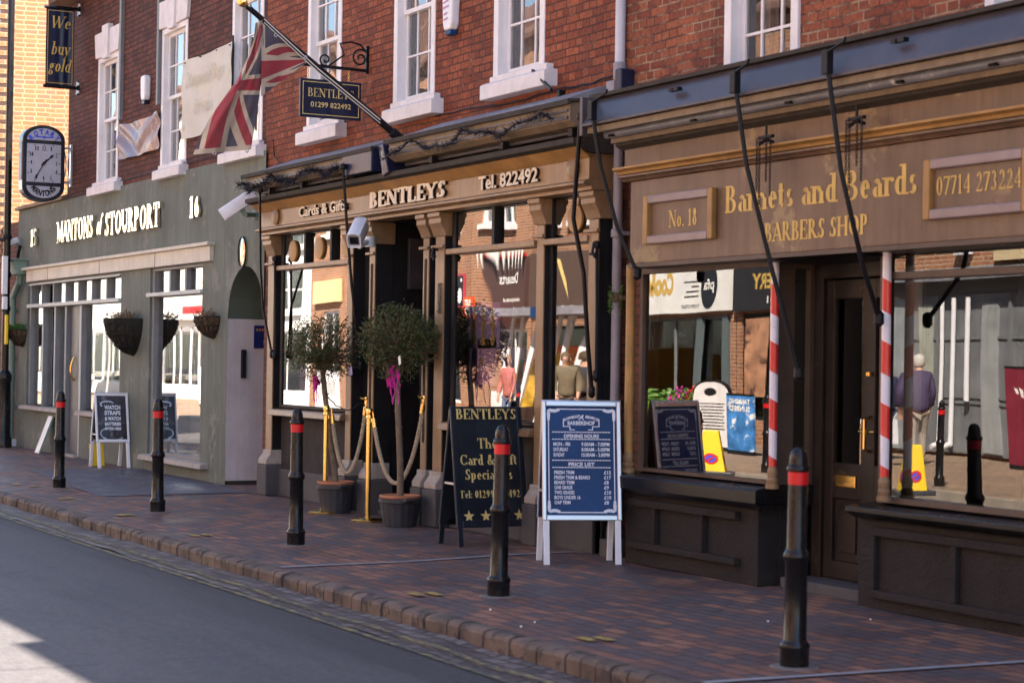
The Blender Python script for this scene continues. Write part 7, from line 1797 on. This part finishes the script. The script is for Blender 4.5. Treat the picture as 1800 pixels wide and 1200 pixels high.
# plants and flowers outside it
rg = random.Random(31)
for k, (x, col, lb) in enumerate(((-33.9, 'leaflight', 'leafy green plant in a trough outside the white fronted shop'), (-33.3, 'leaflight', 'second leafy plant outside the white fronted shop'), (-32.7, 'pink', 'pot of pink flowers outside the white fronted shop'), (-32.0, 'red', 'tub of red flowers outside the white fronted shop'))):
    q = thing('flower_tub', (x, OY+.75, 0), lb, 'plant'); m = MB(); m.lathe([(.16, 0), (.24, .36), (.22, .38), (.02, .36)], (x, OY+.75, 0), 16); m.build('tub', MT['terracotta'] if k % 2 else MT['greyplastic'], q)
    m = MB(); leafball(m, Vector((x, OY+.75, .66)), .34, .36, 500, rg, (.05, .13)); m.build('foliage', MT[col if k < 2 else 'leaflight'], q)
    if k > 1:
        m = MB(); leafball(m, Vector((x, OY+.78, .76)), .32, .30, 220, rg, (.05, .10)); m.build('blossom', MT[col], q)
# dark dessert parlour
o4 = opp(-40.4, -36.92, 9.2, MT['brick_opp2'], 'brick building opposite with a curved brown fascia', [(-39.9, -38.9, 4.8, 6.6), (-38.3, -37.4, 4.8, 6.6)], (-40.1, -37.2, 2.4), 'blackmat')
oppsign(o4, -40.3, -37.0, 2.75, 4.1, (.10, .06, .045), [([([(38.6, 3.9), (38.9, 3.95), (38.35, 3.25), (38.2, 3.0), (38.3, 3.4)], [(0, 1, 2, 3, 4)])], MT['yellowletter'])])
o5 = opp(-43.4, -40.42, 9.4, MT['brick_opp'], 'brick building opposite with a brown dessert shop fascia', [(-42.6, -41.6, 4.9, 6.9)], (-42.5, -40.6, 2.35), 'white')
oppsign(o5, -42.4, -40.5, 2.75, 4.05, (.085, .045, .04), [(sans('Desserts', 41.0, 3.45, 1.1, .26, bold=.02), whitel), ([([(40.8+.1*i, 3.0), (40.86+.1*i, 3.0), (40.86+.1*i, 3.06+.03*(i % 2)), (40.8+.1*i, 3.06+.03*(i % 2))], [(0, 1, 2, 3)]) for i in range(12)], whitel)])
m = MB(); m.box(-42.4, -40.5, OY+.141, OY+.2, 4.05, 4.12); m.box(-42.4, -40.5, OY+.02, OY+.30, 2.66, 2.74); m.build('cornice', redl, o5)
m = MB()
for i in range(9):
    x = -42.3 + i*.22; m.add([(x, OY+.33, 4.3), (x+.16, OY+.33, 4.3), (x+.08, OY+.33, 3.75)], [(0, 1, 2)]); m.add([(x, OY+.335, 4.3), (x+.16, OY+.335, 4.3), (x+.08, OY+.335, 3.75)], [(2, 1, 0)])
tag(m.build('bunting', whitel), 'string of white pennants across the brown fascia opposite', 'bunting')
q = thing('projecting_sign', (-42.9, OY+.1, 2.8), 'orange red hanging sign on the brick pier opposite', 'sign')
m = MB(); m.box(-43.25, -42.55, OY+.30, OY+.36, 2.55, 3.08); b = m.build('board', paint('orange_red_board', (.75, .10, .02), .5, .05, 4, 0), q); m = MB(); m.text(sans('JUST', 42.68, 2.86, .44, .15, bold=.05), (0, OY+.36, 0), *OPP, dz=.004); m.text(sans('EAT', 42.72, 2.63, .36, .15, bold=.05), (0, OY+.36, 0), *OPP, dz=.004); m.build('lettering', whitel, b)
m = MB(); m.box(-42.92, -42.88, OY, OY+.30, 2.9, 2.94); m.build('arm', MT['darkmetal'], q)
o6 = opp(-51.6, -43.42, 9.6, MT['brick_opp2'], 'brick building opposite with a pink red fascia', [(-50.6, -49.5, 4.9, 6.9), (-48, -47, 4.9, 6.9), (-45.4, -44.3, 4.9, 6.9)], (-50.5, -44.2, 2.5), 'white')
oppsign(o6, -51, -43.7, 2.85, 3.7, (.42, .05, .08), [(sans('Stourport', 44.4, 3.15, 1.7, .30, bold=.02), whitel)])
m = MB(); m.box(-44.15, -43.7, OY+.141, OY+.16, 2.9, 3.65); b = m.build('badge_panel', MT['slate'], o6); m = MB(); m.text([([(43.92 + .17*math.cos(2*math.pi*i/20), 3.14 + .2*math.sin(2*math.pi*i/20)) for i in range(20)], [tuple(range(20))])], (0, OY+.16, 0), *OPP, dz=.004); m.text([([(43.74, 3.5), (43.9, 3.5), (43.9, 3.58), (43.74, 3.58)], [(0, 1, 2, 3)])], (0, OY+.16, 0), *OPP, dz=.004); m.build('emblem', whitel, b)
o7 = opp(-54.3, -51.62, 10.4, MT['brick_opp'], 'tall brick building opposite with a cream blank sign', [(-53.4, -52.4, 5.2, 7.2)], (-53.2, -51.9, 2.9), 'white')
oppsign(o7, -53.85, -51.75, 3.15, 3.82, (.66, .52, .28), [])
creamw = paint('far_cream_render', (.68, .64, .56), .85, .08, 1, .2); whitew = paint('far_white_render', (.74, .73, .70), .85, .06, 1, .2)
o8 = opp(-60, -54.32, 10.8, whitew, 'white rendered building opposite with blue edged windows', [(-58.6, -57.4, 5, 7), (-56.2, -55.0, 5, 7), (-57.6, -55.2, 3.0, 4.3)], (-59.4, -54.8, 2.4), 'white')
o9 = opp(-72, -60.02, 10.5, creamw, 'long cream building far along the sunny side', [(-70.6, -69.4, 5, 7), (-67.8, -66.6, 5, 7), (-64.8, -63.6, 5, 7), (-62, -60.8, 5, 7)], (-71, -61, 2.7), 'white')
oppsign(o9, -71, -61, 2.85, 3.5, (.72, .70, .66), [([([(64.4, 3.05), (66.8, 3.05), (66.8, 3.32), (64.4, 3.32)], [(0, 1, 2, 3)])], redl)])
o10 = opp(-100, -72.02, 11, whitew, 'long white terrace at the far end of the sunny side', [(-98+4*i, -96.7+4*i, 5, 7) for i in range(6)], (-98, -73, 2.7), 'paleframe')
for i, x in enumerate((-94, -86.5, -79, -74)):
    q = thing('market_stall', (x, -12, 0), ('white canopied stall with a green skirt nearest the cream building', 'white canopied stall with striped boards', 'white canopied stall with crates beneath', 'white canopied stall farthest along the road')[i], 'stall')
    m = MB(); m.prof([(-13.3, 2.5), (-10.7, 2.5), (-10.7, 2.7), (-12, 3.5), (-13.3, 2.7)], x-1.9, x+1.9); m.build('canopy', MT['white'], q)
    for sx in (-1.8, 1.8):
        for y in (-13.2, -10.8): m = MB(); m.tube([(x+sx, y, 0), (x+sx, y, 2.5)], .035, 8); m.build('leg', MT['steel'], q)
    m = MB(); m.box(x-1.7, x+1.7, -12.8, -11.2, .6, .8); m.box(x-1.7, x+1.7, -11.2, -11.15, .1, .78); m.build('table', paint('stall_skirt', (.55, .56, .52), .8, .2, 2, .1) if i else MT['cream'], q)
# traffic light
q = thing('traffic_light', (-56.3, -9.2, 0), 'traffic light on the far kerb showing green', 'traffic light')
m = MB(); m.tube([(-56.3, -9.2, 0), (-56.3, -9.2, 3.0)], .06, 12); m.build('post', MT['darkmetal'], q); m = MB(); m.box(-56.52, -56.08, -9.16, -8.98, 3.0, 4.1); b = m.build('head', MT['blackmat'], q, bevel=.03)
gm, nt, N, L, bb = _new('green_signal'); bb.inputs['Base Color'].default_value = (0, .5, .3, 1); bb.inputs['Emission Color'].default_value = (.02, .9, .55, 1); bb.inputs['Emission Strength'].default_value = 9
for z, mt in ((3.85, MT['blackmat']), (3.55, MT['blackmat']), (3.25, gm)):
    m = MB(); m.lathe([(.13, -.01), (.13, .02), (.02, .035)], (0, 0, 0), 16); qq = m.build('lamp', mt, b, at=(-56.3, -8.99, z)); qq.rotation_euler = (R(-90), 0, 0)
# no parking cones
def cone(x, y, rz, label, slim=False):
    q = thing('parking_cone', (x, y, 0), label, 'cone', 'yellow no parking cones', rz=rz, local=True); m = MB()
    m.add([(a*w, b*w, z) for w, z in ((.15, .06), (.075, .60)) for a, b in ((-1, -1), (1, -1), (1, 1), (-1, 1))], [(0, 1, 5, 4), (1, 2, 6, 5), (2, 3, 7, 6), (3, 0, 4, 7), (4, 5, 6, 7)]); bd = m.build('cone', MT['yellow'], q, local=True, bevel=.012)
    m = MB(); m.box(-.24, .24, -.24, .24, 0, .06); m.build('base', MT['greyplastic'], q, local=True, bevel=.01)
    for i in range(4):
        a = i*math.pi/2; mt = Matrix.Rotation(a, 4, 'Z')
        for r0, r1, mat, dz in ((.0, .055, MT['blue'], .002), (.048, .072, MT['red'], .004)):
            pts = []; k = 20; m = MB()
            U = Vector((0, .075, .54)).normalized(); C = Vector((0, -.127 + .0, .225)); n_ = Vector((0, -.54, .075)).normalized()
            for j in range(k):
                t = 2*math.pi*j/k; 
                for r_ in (r0, r1): pts.append(mt @ (C + Vector((1, 0, 0))*r_*math.cos(t) + U*r_*math.sin(t) + n_*dz))
            m.add(pts, [(2*j, 2*j+1, (2*j+3) % (2*k), (2*j+2) % (2*k)) for j in range(k)])
            if r0 > 0:
                pts = [mt @ (C + Vector((1, 0, 0))*a_ + U*b_ + n_*(dz+.001)) for a_, b_ in ((-.045, .03), (-.03, .045), (.045, -.03), (.03, -.045))]; m.add(pts, [(0, 1, 2, 3)])
            m.build('roundel', mat, bd, local=True)
cone(-17.9, -7.25, R(25), 'yellow no parking cone on the far kerb nearer the barber shop'); cone(-22.1, -7.3, R(40), 'yellow no parking cone on the far kerb by the white board')
for x, lb in ((-18.9, 'black bollard on the far pavement beside a yellow cone'), (-22.6, 'black bollard on the far pavement near the white board'), (-30, 'black bollard on the far pavement before the black bakery'), (-36, 'black bollard on the far pavement outside the flower tubs'), (-47, 'black bollard on the far pavement near the pink red fascia')):
    dup(b0, (x, -8.55, 0), lb, rz=x)
# boards on the far pavement
def fboard(x, y, w, h, rz, label, col, txts, arch=False):
    q = thing('pavement_board', (x, y, 0), label, 'sign board', rz=rz, local=True); m = MB()
    pts = [(-w/2, .05), (w/2, .05), (w/2, h*(.82 if arch else 1))] + ([(w/2*math.cos(R(t)), h*.82 + h*.18*math.sin(R(t))) for t in range(20, 180, 20)] if arch else []) + [(-w/2, h*(.82 if arch else 1))]
    m.prism(pts, -.03, .03); p = m.build('panel', MT[col] if isinstance(col, str) else col, q, local=True); m = MB()
    for it in txts[:-1]: m.text(it, (0, .03, 0), *OPP, dz=.004)
    m.build('lettering', txts[-1], p, local=True)
    m = MB()
    for sx in (-1, 1): m.bar((sx*w*.42, .0, .05), (sx*w*.42, -.35, 0), .03, .03)
    m.box(-w*.48, w*.48, -.05, .05, 0, .045); m.build('foot', MT['blackmat'], q, local=True)
    m = MB(); k = len(pts)
    for (a, b_) in zip(pts, pts[1:] + pts[:1]): m.bar((a[0], 0, a[1]), (b_[0], 0, b_[1]), .075, .03)
    m.build('rim', MT['blackmat'], q, local=True)
lines = lambda w, z0, n: [([(-w/2 + .02*(i % 2), z0 - i*.055), (w/2 - .05*(i % 3), z0 - i*.055), (w/2 - .05*(i % 3), z0+.016 - i*.055), (-w/2 + .02*(i % 2), z0+.016 - i*.055)], [(0, 1, 2, 3)]) for i in range(n)]
ovs = ([(.10*math.cos(2*math.pi*i/20), 1.02 + .07*math.sin(2*math.pi*i/20)) for i in range(20)], [tuple(range(20))])
fboard(-28.4, -11.6, .72, 1.22, R(-15), 'white arched board with a dark badge on the far pavement', 'white', [[ovs], lines(.5, .8, 9), blackl], True)
fboard(-27.3, -11.4, .62, 1.0, R(-15), 'board with a blue sunbed picture on the far pavement', paint('blue_picture', (.05, .20, .50), .4, .6, 3.5, 0, wear_or_glow=((.75, .80, .85), 4, .55)), [sans('TANNING', -.25, .84, .5, .09, bold=.03), sans('SUNBED', -.25, .72, .5, .09, bold=.03), whitel])
fboard(-22.25, -13.2, .9, 1.55, R(-10), 'maroon banner board beside the charcoal shopfront', paint('maroon', (.20, .02, .04), .6, .15, 4, .1), [[([(-.3 + .1*i, 1.1 + .05*(i % 2)), (-.25 + .1*i, 1.1 + .05*(i % 2)), (-.2 + .1*i, 1.25), (-.28 + .1*i, 1.22)], [(0, 1, 2, 3)]) for i in range(6)], whitel])
# ride stall with white leaning posts outside the dessert shop
q = thing('fairground_stall', (-36.4, -12.6, 0), 'yellow and orange painted stall with leaning white posts outside the dessert shop', 'stall')
m = MB(); pts = [(-38.4, .5)] + [(-36.4 - 2.0*math.cos(math.pi*i/14), 1.35 + .55*math.sin(math.pi*i/14)) for i in range(15)] + [(-34.4, .5)]
m.prism(pts, -13.35, -13.2); m.build('arched_board', paint('yellow_painted_board', (.66, .40, .05), .5, .5, 2.2, 0, wear_or_glow=((.45, .12, .05), 2.0, .53)), q)
m = MB()
for i in range(15):
    a, b_ = math.pi*i/15, math.pi*(i+1)/15
    m.add([(-36.4 - r_*math.cos(t), -13.19, 1.35 + (r_-1.45)*math.sin(t)) for r_, t in ((2.02, a), (2.02, b_), (1.86, b_), (1.86, a))], [(0, 1, 2, 3)])
m.build('orange_band', paint('orange_band', (.70, .16, .02), .5, .1, 4, 0), q)
for i, x in enumerate((-39.2, -38.3, -37.6, -36.7, -36.0, -35.4, -34.8, -34.2)):
    m = MB(); m.bar((x, -12.6, 0), (x + (.55 if i % 3 else .8), -12.9, 2.75), .10, .10); m.build('post', MT['white'], q)
m = MB(); m.prof([(-13.5, 2.55), (-12.3, 2.55), (-12.3, 2.72), (-13.5, 2.72)], -39.4, -33.6); m.build('header', MT['pipegrey'], q)
m = MB(); m.box(-36.4, -35.8, -12.29, -12.26, 2.5, 2.72); m.build('blue_panel', MT['bluebill'], q)
m = MB(); m.box(-39.0, -38.2, -12.9, -12.5, .0, .9); m.build('counter', MT['white'], q)
person((-36.0, -11.4, 0), R(150), 'person in red and white striped top passing the yellow stall', H=1.66, coat=(.38, .12, .10), legs=(.10, .13, .22), hair=(.20, .12, .06), stoop=.02)
for x, mt, lb in ((-44.2, 'mauve', 'white and mauve advertising board outside the pink red fascia'), (-46.2, 'white', 'plain white advertising board outside the pink red fascia'), (-56.6, 'white', 'white advertising board by the traffic light'), (-55.4, 'cream', 'cream advertising board by the tall brick building')):
    fboard(x, -11.8, .8, 1.25, R(-12), lb, mt, [lines(.55, .9, 7), blackl])
# ------------------------------------------------------------------ stock seen through the gift shop glass
def pack(px, py, w, h, mat, label, y=.12, deco=None, nm='gift_bag'):
    p = onY(px, py, y); m = MB(); m.box(p.x-w/2, p.x+w/2, y, y+.14, p.z-h/2, p.z+h/2); q = m.build(nm, mat, bevel=.01); tag(q, label, 'gift bag')
    rg = random.Random(px); m = MB()
    for i in range(deco or 0):
        a = (i % 3 - 1)*w*.29; b = (i//3 - (deco-1)//3/2)*h*.28; m.lathe([(.0, -.002), (w*.085, 0)], (0, 0, 0), 3) if False else m.text([([(p.x + a + w*.075*math.cos(2*math.pi*j/9), p.z + b + w*.10*math.sin(2*math.pi*j/9)) for j in range(9)], [tuple(range(9))])], (0, y, 0), *FACE, dz=.003)
    if deco: m.build('gold_motif', MT['ochre'], q)
    return q
pack(850, 573, .62, .42, MT['purple'], 'wide purple gift bag with gold motifs hung in the middle of the window', deco=9)
pack(855, 635, .38, .42, MT['mauve'], 'square mauve gift bag with a gold motif in the lower window', deco=1)
pack(818, 640, .24, .48, MT['purple'], 'narrow violet gift bag beside the mauve one', deco=2)
pack(912, 665, .26, .34, MT['bluebill'], 'small blue gift bag low in the wide window')
pack(828, 690, .30, .22, MT['curtain'], 'pale pleated gift basket on the window shelf', nm='gift_basket')
pack(905, 640, .30, .30, MT['purple'], 'lilac gift box near the pilaster in the wide window', nm='gift_box')
pack(533, 660, .26, .30, MT['mauve'], 'small mauve card display in the narrow tan window', nm='card_display')
pack(565, 680, .30, .26, MT['cream'], 'cream card display low in the tan window', nm='card_display')
m = MB(); m.box(-19.75, -18.05, .07, .8, .88, .965); m.build('window_shelf', MT['floorboard'], gs); m = MB(); m.box(-15.55, -14.1, .07, .9, .88, .965); m.build('window_shelf', MT['floorboard'], gs); m = MB(); m.box(-13.74, -13.2, .07, .9, .88, .965); m.build('window_shelf', MT['floorboard'], gs)
m = MB(); m.box(-12.3, -10.8, .28, .8, .55, .68); m.build('window_shelf', MT['floorboard'], bs)
